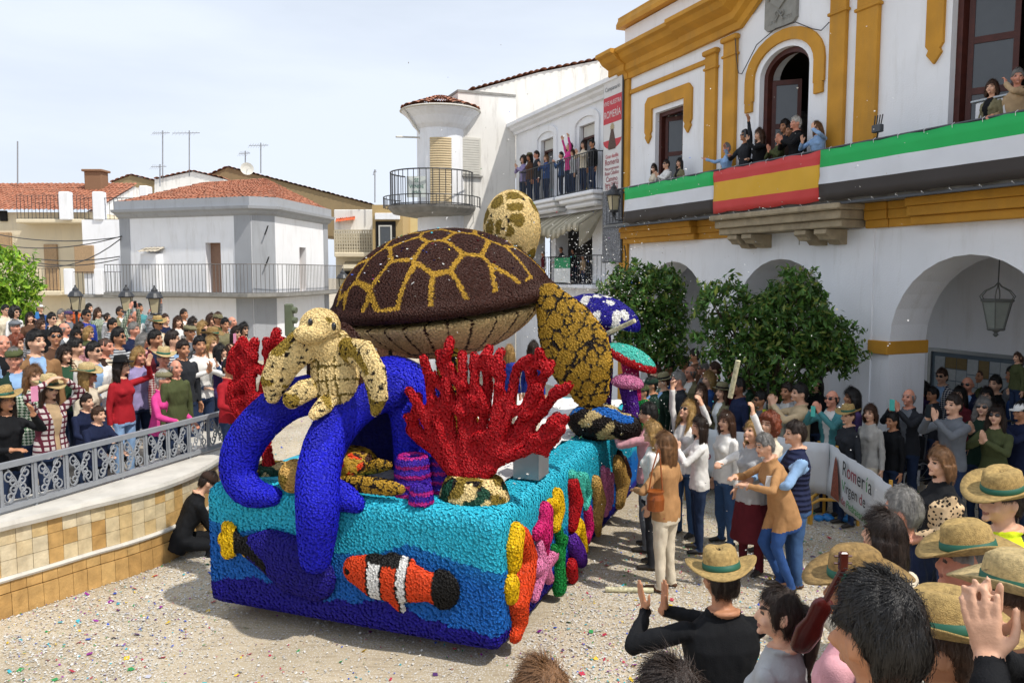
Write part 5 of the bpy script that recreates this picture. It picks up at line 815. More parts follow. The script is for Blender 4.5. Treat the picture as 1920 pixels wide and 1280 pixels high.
# ---------------------------------------------------------------- trees
LEAF = MCOL('leaf', .45, .35, trans=.25); BARK = M('bark', srgb('5a4a3a'), .9, .3, 12, .6, 40)
def tree(name, base, blobs, nleaf, lsize, cols, label, trunk_r=.07, seed=1, group=None):
    R = np.random.default_rng(seed); base = V(*base); e = empty(name, tuple(base), world=True, label=label, cat='tree', group=group); mb = MB(); fork = base + V(0, 0, blobs[0][0][2] - base[2]) * .45
    mb.tube([base, base * .6 + fork * .4 + V(.04, 0, 0), fork], [trunk_r * 1.2, trunk_r, trunk_r * .8], 10)
    for c, r in blobs:
        c = V(*c); mb.tube([fork, fork * .5 + c * .5 + V(0, 0, .1), c], [trunk_r * .6, trunk_r * .35, trunk_r * .12], 7)
        for k in range(7): dn = nrm(R.normal(size=3) + V(0, 0, .3)); mb.tube([fork * .35 + c * .65, c + dn * r * .4, c + dn * r * .92], [trunk_r * .22, trunk_r * .14, .006], 5)
    mb.build('trunk', BARK, e, smooth=True); P = []; N = []
    vol = np.array([r[0] * r[1] * r[2] if np.ndim(r) else r ** 3 for c, r in blobs]); w = vol ** .75 / np.sum(vol ** .75); k = R.choice(len(blobs), nleaf // 9, p=w)
    for i in k:   # sprigs, leaves in bunches, denser near the shell
        c, r = blobs[i]; dn = nrm(R.normal(size=3)); s = V(*c) + dn * r * R.uniform(.35, 1) ** .45 * (1 + .16 * math.sin(dn[0] * 5 + i) * math.sin(dn[2] * 6)); tw = nrm(dn + R.normal(size=3) * .5)
        for j in range(9): P.append(s + tw * lsize * (j * .35) + R.normal(size=3) * lsize * .55); N.append(nrm(dn * .6 + R.normal(size=3) * .7 + V(0, 0, .35)))
    P, N = np.array(P), np.array(N); n = len(P); T = np.cross(N, R.normal(size=(n, 3))); T /= np.linalg.norm(T, axis=1)[:, None]; B = np.cross(N, T); T = T - V(0, 0, .35); L = lsize * R.uniform(.5, 1.45, n)[:, None]; Wd = L * .42
    v = np.stack([P - T * L, P - B * Wd + N * L * .12, P + T * L, P + B * Wd + N * L * .12], 1).reshape(-1, 3); me = bpy.data.meshes.new('crown'); f = np.arange(n * 4).reshape(-1, 4); f = np.vstack([f[:, [0, 1, 2]], f[:, [0, 2, 3]]]); me.from_pydata(v.tolist(), [], f.tolist())
    ca = np.array([srgb(c) for c in cols]); cc = ca[R.choice(len(cols), n)] * R.uniform(.7, 1.4, n)[:, None]; setcol(me, np.repeat(cc, 4, 0)); me.materials.append(LEAF); link('crown', me, e)
GR = ['3f5f28', '4b6e2e', '33501f', '597d34', '78843a', '456a2b']
def blob(px, py, d, r): return (at(px, py, d), r)
D1 = 14.0; tree('orange_tree', (*at(1225, 700, D1)[:2], 0), [blob(1215, 560, D1, .6), blob(1180, 590, D1 + .2, .5), blob(1240, 615, D1, .42), blob(1205, 640, D1 - .1, .42), blob(1165, 545, D1 + .3, .38), blob(1245, 545, D1, .32), blob(1250, 660, D1 - .1, .3)], 10500, .052, GR, 'clipped orange tree behind the toadstool sculptures', .06, 3, 'orange trees before the arcade')
D2 = 12.1; tree('orange_tree', (*at(1440, 740, D2)[:2], 0), [blob(1490, 600, D2, .55), blob(1420, 600, D2 + .1, .42), blob(1350, 570, D2 + .2, .36), blob(1545, 640, D2, .42), blob(1480, 680, D2 - .1, .45), blob(1400, 680, D2, .36), blob(1340, 640, D2 + .2, .28), blob(1585, 670, D2, .22), blob(1490, 550, D2, .32), blob(1600, 660, D2, .14)], 12500, .05, GR, 'broad orange tree over the photographers and teal-shirted man', .06, 4, 'orange trees before the arcade')
tree('orange_tree', (*at(10, 700, 24)[:2], .48), [blob(5, 520, 24, .9), blob(35, 560, 24, .6), blob(-20, 580, 24, .9), blob(20, 590, 24, .6)], 5000, .085, ['6f9a2a', '86ab30', '557d22', '98b43a'], 'bright green tree behind the terrace crowd', .08, 5)
# ---------------------------------------------------------------- the float: paper-tufted sculptures on a blue base
FR = V(-.107, 6.38, 0); FB = nrm(V(.355, .935, 0)); FA = V(FB[1], -FB[0], 0); FW, FLEN, FZ0, FZ1 = 3.0, 6.4, .15, 1.32; FLc = FR - FA * FW
def fl(px, py, w): return onpl(px, py, FLc + FB * w, FB)
def fs(px, py, o=0): return onpl(px, py, FR + FA * o, FA)
def ft(x, w, z): return FLc + FA * x + FB * w + V(0, 0, z)
def fpx(d): return d / FPX     # metres per pixel at depth d is fpx(1)*d
PAPER = MCOL('dyed_paper', .55, .25)
C_ = {k: np.array(srgb(v)) for k, v in dict(cyan='2fb4cc', blue='1763b4', navy='1d1488', royal='1c1fbe', red='b00d18', gold='b48c2c', olive='87702a', brown='3c1e14', dark='1c1210', cream='e2c98f', pale='e6d6ae', peach='c08d68', white='e2e0dc', orange='d9481c', yellow='e2b90f', green='15803a', camo='1d4a36', pink='d67fa8', magenta='c81f6c', purple='55208c', turq='4fc0b0', black='14110f', tan='bf9a55').items()}
def tufts(me, size, keep=None, seed=0, name='paper_tufts', parent=None, colfn=None, cup=.4):
    """little paper cups set side by side over a surface, each with the colour of its place"""
    me.calc_loop_triangles(); nt = len(me.loop_triangles); ti = np.empty(nt * 3, np.int32); me.loop_triangles.foreach_get('vertices', ti); ti = ti.reshape(-1, 3); co = np.empty(len(me.vertices) * 3); me.vertices.foreach_get('co', co); co = co.reshape(-1, 3); no = np.empty(len(me.vertices) * 3); me.vertices.foreach_get('normal', no); no = no.reshape(-1, 3)
    A, B, C = co[ti[:, 0]], co[ti[:, 1]], co[ti[:, 2]]; ar = .5 * np.linalg.norm(np.cross(B - A, C - A), axis=1); R = np.random.default_rng(seed); n = int(ar.sum() / size ** 2 * 5); t = R.choice(nt, n, p=ar / ar.sum()); u, v = R.random(n), R.random(n); s = u + v > 1; u[s], v[s] = 1 - u[s], 1 - v[s]
    P = A[t] * (1 - u - v)[:, None] + B[t] * u[:, None] + C[t] * v[:, None]; N = no[ti[t, 0]] * (1 - u - v)[:, None] + no[ti[t, 1]] * u[:, None] + no[ti[t, 2]] * v[:, None]; N /= np.linalg.norm(N, axis=1)[:, None] + 1e-9
    if keep is not None: k = keep(P, N); P, N = P[k], N[k]
    key = np.floor(P / (size * .84)).astype(np.int64); _, ix = np.unique(key[:, 0] * 73856093 ^ key[:, 1] * 19349663 ^ key[:, 2] * 83492791, return_index=True); P, N = P[ix], N[ix]; n = len(P)
    T = np.cross(N, V(.31, .2, .93)); T /= np.linalg.norm(T, axis=1)[:, None] + 1e-9; Bn = np.cross(N, T); N2 = N + R.normal(size=(n, 3)) * .12; sz = size * R.uniform(.52, .7, n)[:, None]; ring = []
    for k in range(5): a = k * math.pi * .4 + .3; ring.append(P + (T * math.cos(a) + Bn * math.sin(a)) * sz + N2 * size * cup * (1 + .25 * math.sin(a * 2)))
    vv = np.stack([P - N * size * .05] + ring, 1).reshape(-1, 3); b = np.arange(n)[:, None] * 6; f = np.concatenate([b + np.array([[0, 1 + k, 1 + (k + 1) % 5]]) for k in range(5)], 0)
    m2 = bpy.data.meshes.new(name); m2.vertices.add(len(vv)); m2.vertices.foreach_set('co', vv.ravel()); m2.loops.add(f.size); m2.loops.foreach_set('vertex_index', f.ravel().astype(np.int32)); m2.polygons.add(len(f)); m2.polygons.foreach_set('loop_start', np.arange(len(f), dtype=np.int32) * 3); m2.update(calc_edges=True)
    col = colfn(P, N) * R.uniform(.8, 1.18, n)[:, None]; setcol(m2, np.repeat(col, 6, 0)); m2.materials.append(PAPER); o = link(name, m2, parent); o.location = (0, 0, 0); o['kind'] = 'stuff'; return o
def sculpt(name, parent, mb, colfn, vox=.022, tuft=.028, keep=None, remesh=True, cup=.4, label=None):
    """merge shapes into one skin, colour it by place and cover it with paper tufts"""
    if not callable(colfn): c0 = C_[colfn]; colfn = lambda P, N: np.tile(c0, (len(P), 1))
    me = mb.mesh(name, []); fixn(me)
    if remesh:
        t = bpy.data.objects.new('t', me); COL.objects.link(t); r = t.modifiers.new('r', 'REMESH'); r.mode = 'VOXEL'; r.voxel_size = vox; s = t.modifiers.new('s', 'SMOOTH'); s.iterations = 3
        out = bpy.data.meshes.new_from_object(t.evaluated_get(bpy.context.evaluated_depsgraph_get())); bpy.data.objects.remove(t); me = out; me.name = name
    me.polygons.foreach_set('use_smooth', [True] * len(me.polygons)); me.update(); n = len(me.vertices); co = np.empty(n * 3); me.vertices.foreach_get('co', co); no = np.empty(n * 3); me.vertices.foreach_get('normal', no); setcol(me, colfn(co.reshape(-1, 3), no.reshape(-1, 3)) * .85); me.materials.append(PAPER)
    o = link(name, me, parent); 
    if label: o['label'] = label
    if tuft: tufts(me, tuft, keep, len(name), 'paper_tufts', o, colfn, cup)
    return o
def vor(P2, seeds):
    d = np.linalg.norm(P2[:, None, :] - seeds[None], axis=2); s = np.sort(d, 1); return s[:, 1] - s[:, 0], np.argmin(d, 1)
def vor3(P, scale, seed, line, ca, cb, jitter=.9):
    """cracked pattern: cells of colour ca with lines of cb, in 3d"""
    q = P * scale; g = np.floor(q).astype(int); best = np.full((len(P), 2), 9.)
    for dx in (-1, 0, 1):
        for dy in (-1, 0, 1):
            for dz in (-1, 0, 1):
                c = g + V(dx, dy, dz).astype(int); h = np.sin(c @ V(127.1, 311.7, 74.7) + seed) * 43758.5; h2 = np.sin(c @ V(269.5, 183.3, 246.1) + seed) * 43758.5; h3 = np.sin(c @ V(113.5, 271.9, 124.6) + seed) * 43758.5
                p = c + .5 + (np.stack([h % 1, h2 % 1, h3 % 1], 1) - .5) * jitter; d = np.linalg.norm(p - q, axis=1); m = d < best[:, 0]; best[m, 1] = best[m, 0]; best[m, 0] = d[m]; m2 = ~m & (d < best[:, 1]); best[m2, 1] = d[m2]
    e = (best[:, 1] - best[:, 0]) < line; return np.where(e[:, None], C_[cb], C_[ca])
def floc(P): q = P - FLc; return q @ FA, q @ FB, P[:, 2]
# --- base
pf = empty('parade_float', tuple(ft(FW / 2, 0, 0)), world=True, label='parade float base covered in blue paper waves with sea creatures on its sides', cat='parade float')
mb = MB(); q = []
for z, i in ((FZ0, .05), (FZ0 + .06, 0), (FZ1 - .08, 0), (FZ1, .07)): q.append([ft(x, w, z) for x, w in ((i, i), (FW - i, i), (FW - i, FLEN - i), (i, FLEN - i))])
mb.loft(q)
def basecol(P, N):
    x, w, z = floc(P); t = (FZ1 - z) / (FZ1 - FZ0); front = np.abs(w) < .15; u = np.where(front, x / FW, w / 3.0 + 1)
    b1 = np.interp(u, [0, .12, .3, .45, .62, .72, .85, 1, 1.15, 1.35, 1.6, 2, 3], [.28, .36, .3, .42, .4, .27, .34, .42, .5, .42, .55, .45, .5]); b2 = np.interp(u, [0, .05, .18, .3, .42, .55, .66, .78, 1, 1.2, 1.6, 2, 3], [.8, .78, .72, .74, .8, .78, .72, .82, .87, .86, .8, .86, .84]) + .012 * np.sin(u * 60)
    c = np.where((t < b1)[:, None], C_['cyan'], np.where((t < b2)[:, None], C_['blue'], C_['navy'])); f = np.clip((.14 - np.abs(t - b1)) / .14, 0, 1)[:, None] * .25; c = c * (1 - f) + C_['cyan'] * f * .6 + C_['blue'] * f * .4; return c
sculpt('base', pf, mb, basecol, .065, .026, lambda P, N: ((N @ FA > .25) & (floc(P)[1] < 5)) | (N @ FB < -.25) | ((N[:, 2] > .3) & ((floc(P)[0] > FW - .32) | (floc(P)[1] < .3)) & (floc(P)[1] < 5)), cup=.45)
nx, ny = 40, 70; v = []; R_d = np.random.default_rng(4)
for j in range(ny + 1):
    for i in range(nx + 1): x, w = .3 + (FW - .62) * i / nx, .55 + (FLEN - .9) * j / ny; v.append(ft(x, w, FZ1 + .02 + .035 * math.sin(x * 9 + w * 4) * math.sin(w * 7 - x * 3) + .03 * R_d.random()))
MB().add(v, [(j * (nx + 1) + i, j * (nx + 1) + i + 1, (j + 1) * (nx + 1) + i + 1, (j + 1) * (nx + 1) + i) for j in range(ny) for i in range(nx)]).build('deck_paper', M('crumpled_white_paper', srgb('d9d8d6'), .8, .15, 5), pf, fix=False)
for x in (.5, FW - .5):
    for w in (1.2, 4.8):
        c = ft(x, w, .3); o = MB().lathe([(.17, -.1), (.28, -.1), (.3, -.06), (.3, .06), (.28, .1), (.17, .1)], 24).build('wheel', M('tyre', (.02, .02, .02), .9), pf); o.location = Vector(c) - pf.location; o.rotation_euler = (0, math.pi / 2, math.atan2(FA[1], FA[0])); MB().lathe([(.02, -.06), (.17, -.09), (.17, .09), (.02, .06)], 20).build('rim', RAILG, o)
# front reliefs: two plain reef fish
def pathpx(pts, w): return [fl(x, y, w) for x, y in pts]
k7 = 6.7 / FPX
mb = MB(); mb.rtube(pathpx([(668, 1068), (700, 1078), (745, 1088), (790, 1096), (808, 1100)], -.06), [28 * k7, 44 * k7, 43 * k7, 32 * k7, 24 * k7], 16, flat=.42, upv=FB); mb.rtube(pathpx([(812, 1102), (826, 1104)], -.04), [30 * k7, 40 * k7], 14, flat=.25, upv=FB); mb.rtube(pathpx([(735, 1048), (770, 1056)], -.05), [14 * k7, 10 * k7], 10, flat=.4, upv=FB); mb.rtube(pathpx([(740, 1122), (752, 1140)], -.05), [14 * k7, 9 * k7], 10, flat=.4, upv=FB)
def fish1(P, N):
    a0 = fl(650, 1066, 0); x = (P - a0) @ FA / (165 * k7); c = np.tile(C_['orange'], (len(P), 1)); c[((x > .4) & (x < .55)) | ((x > .78) & (x < .88))] = C_['white']; c[((x > .375) & (x < .4)) | ((x > .55) & (x < .575)) | ((x > .755) & (x < .78)) | ((x > .88) & (x < .905)) | (x > 1.2)] = C_['black']; z_ = P[:, 2] - np.interp(x, [0, 1.2], [fl(650, 1066, 0)[2], fl(826, 1104, 0)[2]]); c[(z_ > .155) & (x > .35) & (x < .8)] = C_['black']; c[(np.hypot((x - .1) * .75, z_ - .03) < .028)] = C_['black']; return c
sculpt('orange_fish_relief', pf, mb, fish1, .014, .02, lambda P, N: N @ FB < .3, label='orange reef fish with one white band on the front panel')
mb = MB(); mb.rtube(pathpx([(452, 1022), (500, 1030), (550, 1058), (590, 1082)], -.05), [16 * k7, 46 * k7, 62 * k7, 48 * k7], 16, flat=.4, upv=FB); mb.rtube(pathpx([(446, 1018), (428, 990)], -.05), [14 * k7, 17 * k7], 12, flat=.35, upv=FB); mb.rtube(pathpx([(446, 1020), (424, 1012)], -.05), [15 * k7, 20 * k7], 12, flat=.35, upv=FB); mb.rtube(pathpx([(446, 1022), (426, 1034)], -.05), [14 * k7, 16 * k7], 12, flat=.35, upv=FB)
def fish2(P, N):
    a0 = fl(405, 1010, 0); x = (P - a0) @ FA / (200 * k7); c = np.tile(C_['navy'] * .8, (len(P), 1)); c[x < .3] = C_['yellow']; m = (x > .3) & (x < .5) & (fnoise(P, 9, 3) > -.2); c[m] = C_['black']; m = (x > .45) & (x < .75) & (np.abs(P[:, 2] - .72 + (x - .6) * .6) < .06); c[m] = C_['black']; c[(np.abs(x - .42) < .02) & (np.abs(P[:, 2] - .62) < .09)] = C_['yellow']; return c
sculpt('blue_fish_relief', pf, mb, fish2, .016, .022, lambda P, N: N @ FB < .3, label='dark blue reef fish with a yellow tail on the front panel')
# side reliefs
def side(name, items, col, label=None, vox=.015, tuft=.022, flat=.8):
    mb = MB()
    for pts, r in items:
        d = fs(*pts[0], .02)[1]; kk = d / FPX; P = [fs(x, y, .03) for x, y in pts]; rr = [q * kk * 1.45 for q in (r if np.ndim(r) else [r] * len(P))]
        if len(P) == 1: P = [P[0] - V(0, 0, .01), P[0] + V(0, 0, .01)]; rr = rr * 2
        mb.rtube(P, rr, 12, flat=flat, upv=FA)
    return sculpt(name, pf, mb, col, vox, tuft, lambda P, N: (N @ FA > -.5), label=label)
def seahorse(P, N): z = P[:, 2]; return np.tile(C_['orange'], (len(P), 1))
side('seahorse_relief', [([(975, 1010), (985, 1042), (978, 1085), (968, 1130), (972, 1165), (966, 1190)], [17, 19, 22, 20, 15, 10]), ([(985, 1035), (998, 1045)], [12, 8])], 'orange'); side('seahorse_mane', [([(966, 1000), (961, 1025), (962, 1055)], [15, 16, 13]), ([(957, 1095), (958, 1115)], [14, 12])], 'yellow')
side('starfish_relief', [([(1014, 1062), (a, b)], [13, 7]) for a, b in ((1010, 1020), (1040, 1040), (1030, 1085), (1002, 1118), (988, 1070))], 'pink'); side('magenta_coral', [([(1020, 960), (1018, 1005)], [14, 15]), ([(1018, 985), (1005, 1000)], [12, 9]), ([(1019, 1000), (1022, 1035)], [10, 6])], 'magenta')
side('yellow_coral', [([(1043, 930), (1045, 955), (1040, 985)], [11, 12, 9]), ([(1045, 950), (1030, 945)], [9, 7])], 'yellow'); side('green_seaweed', [([(1048, 1100), (1047, 1060), (1050, 1020), (1045, 990)], [12, 10, 9, 7]), ([(1047, 1050), (1038, 1028)], [8, 6]), ([(1050, 1030), (1058, 1010)], [8, 6])], 'green')
side('red_sponge', [([(1072, 908), (1076, 940), (1072, 985)], [11, 15, 9]), ([(1070, 1060), (1074, 1082)], [10, 8])], 'red'); side('purple_shell', [([(1072, 1015), (1080, 1035), (1090, 1050)], [12, 15, 10])], 'purple'); side('yellow_anemone', [([(1085, 985), (1093, 1030)], [9, 8]), ([(1082, 980), (1078, 1000)], [8, 7]), ([(1072, 1062), (1070, 1070)], [6, 5])], 'yellow'); side('pink_anemone', [([(1100, 955), (1103, 990), (1100, 1010)], [8, 9, 6])], 'magenta')
side('green_fern', [([(1072, 890), (1080, 905), (1092, 935)], [7, 8, 6]), ([(1095, 895), (1102, 925), (1098, 950)], [7, 7, 5]), ([(1086, 893), (1092, 915)], [6, 6])], 'turq'); side('beige_shell', [([(1115, 905), (1120, 940), (1118, 980), (1122, 1000)], [10, 14, 9, 4])], 'tan'); side('pink_tube_sponge', [([(1130, 880), (1134, 960)], [5, 6]), ([(1138, 884), (1141, 950)], [5, 5]), ([(1145, 892), (1144, 940)], [5, 5])], 'pink')
def ray_c(P, N): return np.where((fnoise(P, 6, 8) > .1)[:, None], C_['brown'], C_['tan'])
side('brown_ray_relief', [([(1155, 870), (1163, 900), (1160, 940)], [12, 17, 10]), ([(1168, 862), (1175, 890)], [6, 8])], ray_c); side('black_snail', [([(1160, 852), (1163, 872)], [6, 7])], 'black')
# --- big turtle
bt_ = empty('turtle_sculpture', tuple(ft(1.5, 2.2, FZ1)), world=True, label='giant sea turtle sculpture with brown and gold shell rearing over the float', cat='sculpture')
tC = ft(1.52, 2.0, 3.05); e1 = nrm(FA + V(0, 0, .09)); e2 = nrm(FB * math.cos(.13) + V(0, 0, math.sin(.13))); e2 = nrm(e2 - e1 * e2.dot(e1)); e3 = np.cross(e1, e2); TA, TBr, THh = 1.19, 1.06, .7
def shellpt(r, t, up=True): 
    rr = r * (1 + .03 * math.cos(2 * t)); h = THh * (1 - r ** 2.3) ** .8 if up else -.56 * (1 - r ** 2.6); return tC + e1 * TA * rr * math.cos(t) + e2 * TBr * rr * math.sin(t) + e3 * h
mb = MB(); T_ = np.linspace(0, 2 * math.pi, 72, False); mb.loft([[shellpt(r, t) + e3 * .02 for t in T_] for r in np.linspace(.02, 1, 22)] + [[tC + (shellpt(1, t) - tC) * k + e3 * o for t in T_] for k, o in ((1.045, -.01), (1.05, -.06), (1.02, -.11), (.95, -.11))])
sd_ = [(0, 0), (.0, .5), (0, -.5), (0, .93), (0, -.93)] + [(s * .52, y) for s in (-1, 1) for y in (.28, -.24, .72, -.74)] + [(s * .9, y) for s in (-1, 1) for y in (.5, .05, -.42)] + [(s * 1.15, y) for s in (-1, 1) for y in (.2, -.25)] + [(s * .3, y) for s in (-1, 1) for y in (1.12, -1.14)] + [(s * .72, y) for s in (-1, 1) for y in (.98, -1.0)]
sd_ = sd_ + [(s * .27, y) for s in (-1, 1) for y in (.25, -.27, .74, -.76)] + [(s * .78, y) for s in (-1, 1) for y in (.24, -.15, .6, -.6)] + [(s * 1.1, y) for s in (-1, 1) for y in (.02, .55, -.55)]
sd_ = np.array([(i * .36 + (j % 2) * .18, j * .34) for i in range(-4, 5) for j in range(-4, 5)]) + np.random.default_rng(2).normal(size=(81, 2)) * .055
def shellcol(P, N):
    q = P - tC; p2 = np.stack([q @ e1 / TA * 1.2, q @ e2 / TBr * 1.2], 1); d, _ = vor(p2, sd_); r = np.linalg.norm(p2, axis=1) / 1.2; h = q @ e3; g = (d < .042) & (r < .985) & (h > -.01); return np.where(g[:, None], C_['gold'], C_['brown'])
sculpt('shell', bt_, mb, shellcol, .03, .0205, lambda P, N: (N @ FB < .55))
mb = MB(); mb.loft([[shellpt(r, t, False) - e3 * .09 for t in T_] for r in (.93, .85, .75, .6, .45, .3, .15, .02)])
def plast(P, N):
    q = P - tC; x, y = q @ e1, q @ e2; an = np.arctan2(y, x); r = np.hypot(x / TA, y / TBr); l = (np.abs(((an / (2 * math.pi) * 26) % 1) - .5) < .045 / np.maximum(r, .3)) | (np.abs(r - .56) < .014); f = np.clip((q @ e3 + .55) / .4, 0, 1)[:, None]; return np.where(l[:, None], C_['brown'], C_['cream'] * f + C_['peach'] * (1 - f))
sculpt('plastron', bt_, mb, plast, .03, .024, lambda P, N: N @ FB < .5, cup=.35)
def crack(sc, seed, line=.075, a='gold', b='dark'): return lambda P, N: vor3(P, sc, seed, line, a, b)
def flip(name, pts, w, rad, colf, flat=.3, dd=None, vox=.02, tuft=.022):
    P = pathpx(pts, w) if np.isscalar(w) else [fl(x, y, ww) for (x, y), ww in zip(pts, w)]; kk = P[0][1] / FPX; mb = MB(); mb.rtube(P, [r * kk for r in rad], 18, flat=flat, upv=FB); return sculpt(name, bt_ if dd is None else dd, mb, colf, vox, tuft, lambda P, N: N @ FB < .45)
flip('front_flipper', [(1030, 560), (1055, 605), (1080, 655), (1098, 700), (1105, 728)], [1.75, 1.7, 1.65, 1.6, 1.6], [30, 55, 66, 56, 38], crack(7.5, 2)); flip('front_flipper', [(668, 592), (655, 640), (648, 690)], [1.7, 1.6, 1.6], [22, 26, 20], crack(8, 5, .08, 'olive'))
flip('rear_flipper', [(835, 640), (840, 690), (860, 740), (875, 800), (885, 850)], [1.6, 1.4, 1.35, 1.3, 1.3], [26, 24, 24, 26, 22], crack(8, 7)); flip('rear_flipper', [(735, 640), (738, 690), (745, 740)], 1.5, [34, 30, 26], lambda P, N: np.where((fnoise(P, 38, 4) > .75)[:, None], C_['dark'], C_['peach']))
mb = MB(); hcn = fl(960, 428, 3.1); mb.ell(hcn, (.34, .36, .45), 24, 16); mb.rtube([tC + e2 * 1.0 + e3 * .1, hcn - V(0, 0, .2)], [.26, .3], 16); hs_ = np.random.default_rng(8).normal(size=(26, 3)); hs_ /= np.linalg.norm(hs_, axis=1)[:, None]
def headcol(P, N):
    q = P - hcn; q = q / (np.linalg.norm(q, axis=1)[:, None] + 1e-6); d = q @ hs_.T; s = -np.sort(-d, 1); pt = (np.arccos(np.clip(s[:, 0], -1, 1)) < .26) & (s[:, 0] - s[:, 1] > .02); return np.where(pt[:, None], C_['olive'], np.where((fnoise(P, 46, 2) > .95)[:, None], C_['dark'], C_['cream'] * 1.05))
sculpt('head', bt_, mb, headcol, .026, .021, lambda P, N: N @ FB < .5)
# --- blue tentacle rock with its two arms
to_ = empty('tentacle_sculpture', tuple(ft(1.1, .3, FZ1)), world=True, label='royal blue paper cave with two long arms hanging over the float front', cat='sculpture'); k72 = 7.1 / FPX
def arm_(pts, ws, rad, name='arm'):
    P, _ = curve([fl(x, y, w) for (x, y), w in zip(pts, ws)], 26); mb = MB(); mb.rtube(P, np.interp(np.linspace(0, 1, 26), np.linspace(0, 1, len(rad)), rad) * k72, 18); return sculpt(name, to_, mb, lambda P, N: np.where((fnoise(P, 5, 3) > .55)[:, None], C_['royal'] * .75, C_['royal']), .024, .024, lambda P, N: N @ FB < .5)
arm_([(660, 728), (600, 735), (540, 752), (490, 790), (455, 840), (448, 890), (470, 922), (512, 930)], [.45, .35, .25, .12, .05, .02, 0, 0], [36, 38, 38, 38, 38, 36, 30, 18]); arm_([(735, 735), (690, 745), (645, 780), (612, 830), (597, 890), (596, 950), (594, 1005), (592, 1045)], [.5, .4, .25, .05, -.14, -.24, -.22, -.2], [34, 39, 40, 39, 38, 39, 36, 28]); arm_([(620, 925), (650, 935), (668, 945)], [-.05, -.02, 0], [30, 26, 16], 'arm_foot')
cv_, _ = curve([fl(x, y, w) for x, y, w in ((640, 770, .8), (670, 725, .75), (715, 712, .7), (755, 740, .7), (768, 800, .7), (770, 860, .7), (768, 915, .7))], 24); mb = MB(); mb.rtube(cv_, np.interp(np.linspace(0, 1, 24), [0, .3, .7, 1], [30, 40, 34, 30]) * k72, 16); mb.rtube(cv_ + FB * .3 - V(0, 0, .02), np.interp(np.linspace(0, 1, 24), [0, .3, .7, 1], [34, 46, 40, 34]) * k72, 16)
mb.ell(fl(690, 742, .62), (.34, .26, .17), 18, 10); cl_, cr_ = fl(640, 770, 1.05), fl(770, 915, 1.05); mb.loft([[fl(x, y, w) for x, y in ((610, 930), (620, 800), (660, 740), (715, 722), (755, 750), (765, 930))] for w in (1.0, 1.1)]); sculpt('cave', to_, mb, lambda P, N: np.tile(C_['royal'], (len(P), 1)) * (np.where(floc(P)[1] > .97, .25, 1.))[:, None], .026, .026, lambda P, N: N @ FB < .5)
# --- small upright turtle and crawling turtle
st = empty('turtle_sculpture', tuple(fl(625, 760, .2)), world=True, label='small cream turtle sculpture perched upright on the blue arms', cat='sculpture'); kk = 6.95 / FPX
mb = MB(); Rt = np.stack([FA, FB, V(0, 0, 1)], 1) @ rotm(0, -.15, -.12); mb.ell(fl(628, 692, .22), (.235, .14, .37), 22, 14, rot=Rt); bcn = fl(628, 692, .22); mb.ell(fl(632, 692, .34), (.32, .09, .44), 22, 12, rot=Rt)
def belly(P, N): q = (P - bcn) @ Rt; x, z = q[:, 0], q[:, 2]; l = (np.abs(((z + .3) / .13) % 1 - .5) < .06) | (np.abs(np.abs(x) - .085) < .008) | (np.abs(x) < .006); c = np.where(l[:, None], C_['olive'] * .6, C_['cream']); c[(q[:, 1] > .045)] = C_['brown']; return c
sculpt('body', st, mb, belly, .016, .021, lambda P, N: N @ FB < .5, cup=.4)
mb = MB(); hcc = fl(600, 612, .12); mb.ell(hcc, (.175, .18, .16), 20, 12); mb.ell(fl(584, 626, .0), (.15, .13, .085), 16, 10); mb.rtube([hcc - V(0, 0, .1), fl(622, 660, .22)], [.12, .15], 12)
sculpt('head', st, mb, lambda P, N: np.where(((fnoise(P, 30, 6) > .75) & (P[:, 2] > hcc[2] + .04))[:, None], C_['olive'], C_['cream']), .016, .02, lambda P, N: N @ FB < .5, cup=.4)
for x, y in ((582, 604), (626, 612)): MB().ell(fl(x, y, -.06), (.022, .022, .036), 12, 8).build('eye', LENS, st, smooth=True)
spots = lambda P, N: np.where((fnoise(P, 95, 9) > .6)[:, None], C_['dark'], np.where((fnoise(P, 16, 3) > .35)[:, None], C_['olive'] * 1.3, C_['cream']))
for nm, pts, ws, rad in (('flipper', [(600, 650), (562, 652), (532, 680), (514, 718), (511, 742)], [.15, .05, 0, -.02, -.02], [24, 32, 31, 26, 14]), ('flipper', [(650, 655), (682, 664), (703, 702), (709, 745), (704, 768)], [.15, .08, .02, .0, 0], [22, 28, 27, 22, 12]), ('foot', [(600, 722), (570, 732), (548, 748)], [.15, .02, -.04], [16, 20, 17]), ('foot', [(622, 742), (606, 762), (592, 775)], [.12, .0, -.06], [16, 18, 13])): flip(nm, pts, ws, rad, spots, .5, st, .014, .02)
cw = empty('turtle_sculpture', tuple(fl(640, 915, .3)), world=True, label='small crawling turtle sculpture with orange marked shell inside the blue cave', cat='sculpture'); Rf = np.stack([FA, FB, V(0, 0, 1)], 1); mb = MB(); mb.ell(fl(655, 868, .45), (.24, .3, .15), 20, 12, rot=Rf); sculpt('shell', cw, mb, lambda P, N: np.where((vor3(P, 8, 3, .16, 'brown', 'gold')[:, :1] > .2), C_['gold'], np.where((fnoise(P, 13, 1) > .1)[:, None], C_['orange'], C_['brown'])), .016, .02)
mb = MB(); mb.ell(fl(552, 892, .1), (.13, .15, .15), 18, 12, rot=Rf); sculpt('head', cw, mb, lambda P, N: np.where((fnoise(P, 24, 5) > .7)[:, None], C_['olive'], C_['tan'] * 1.15), .014, .019)
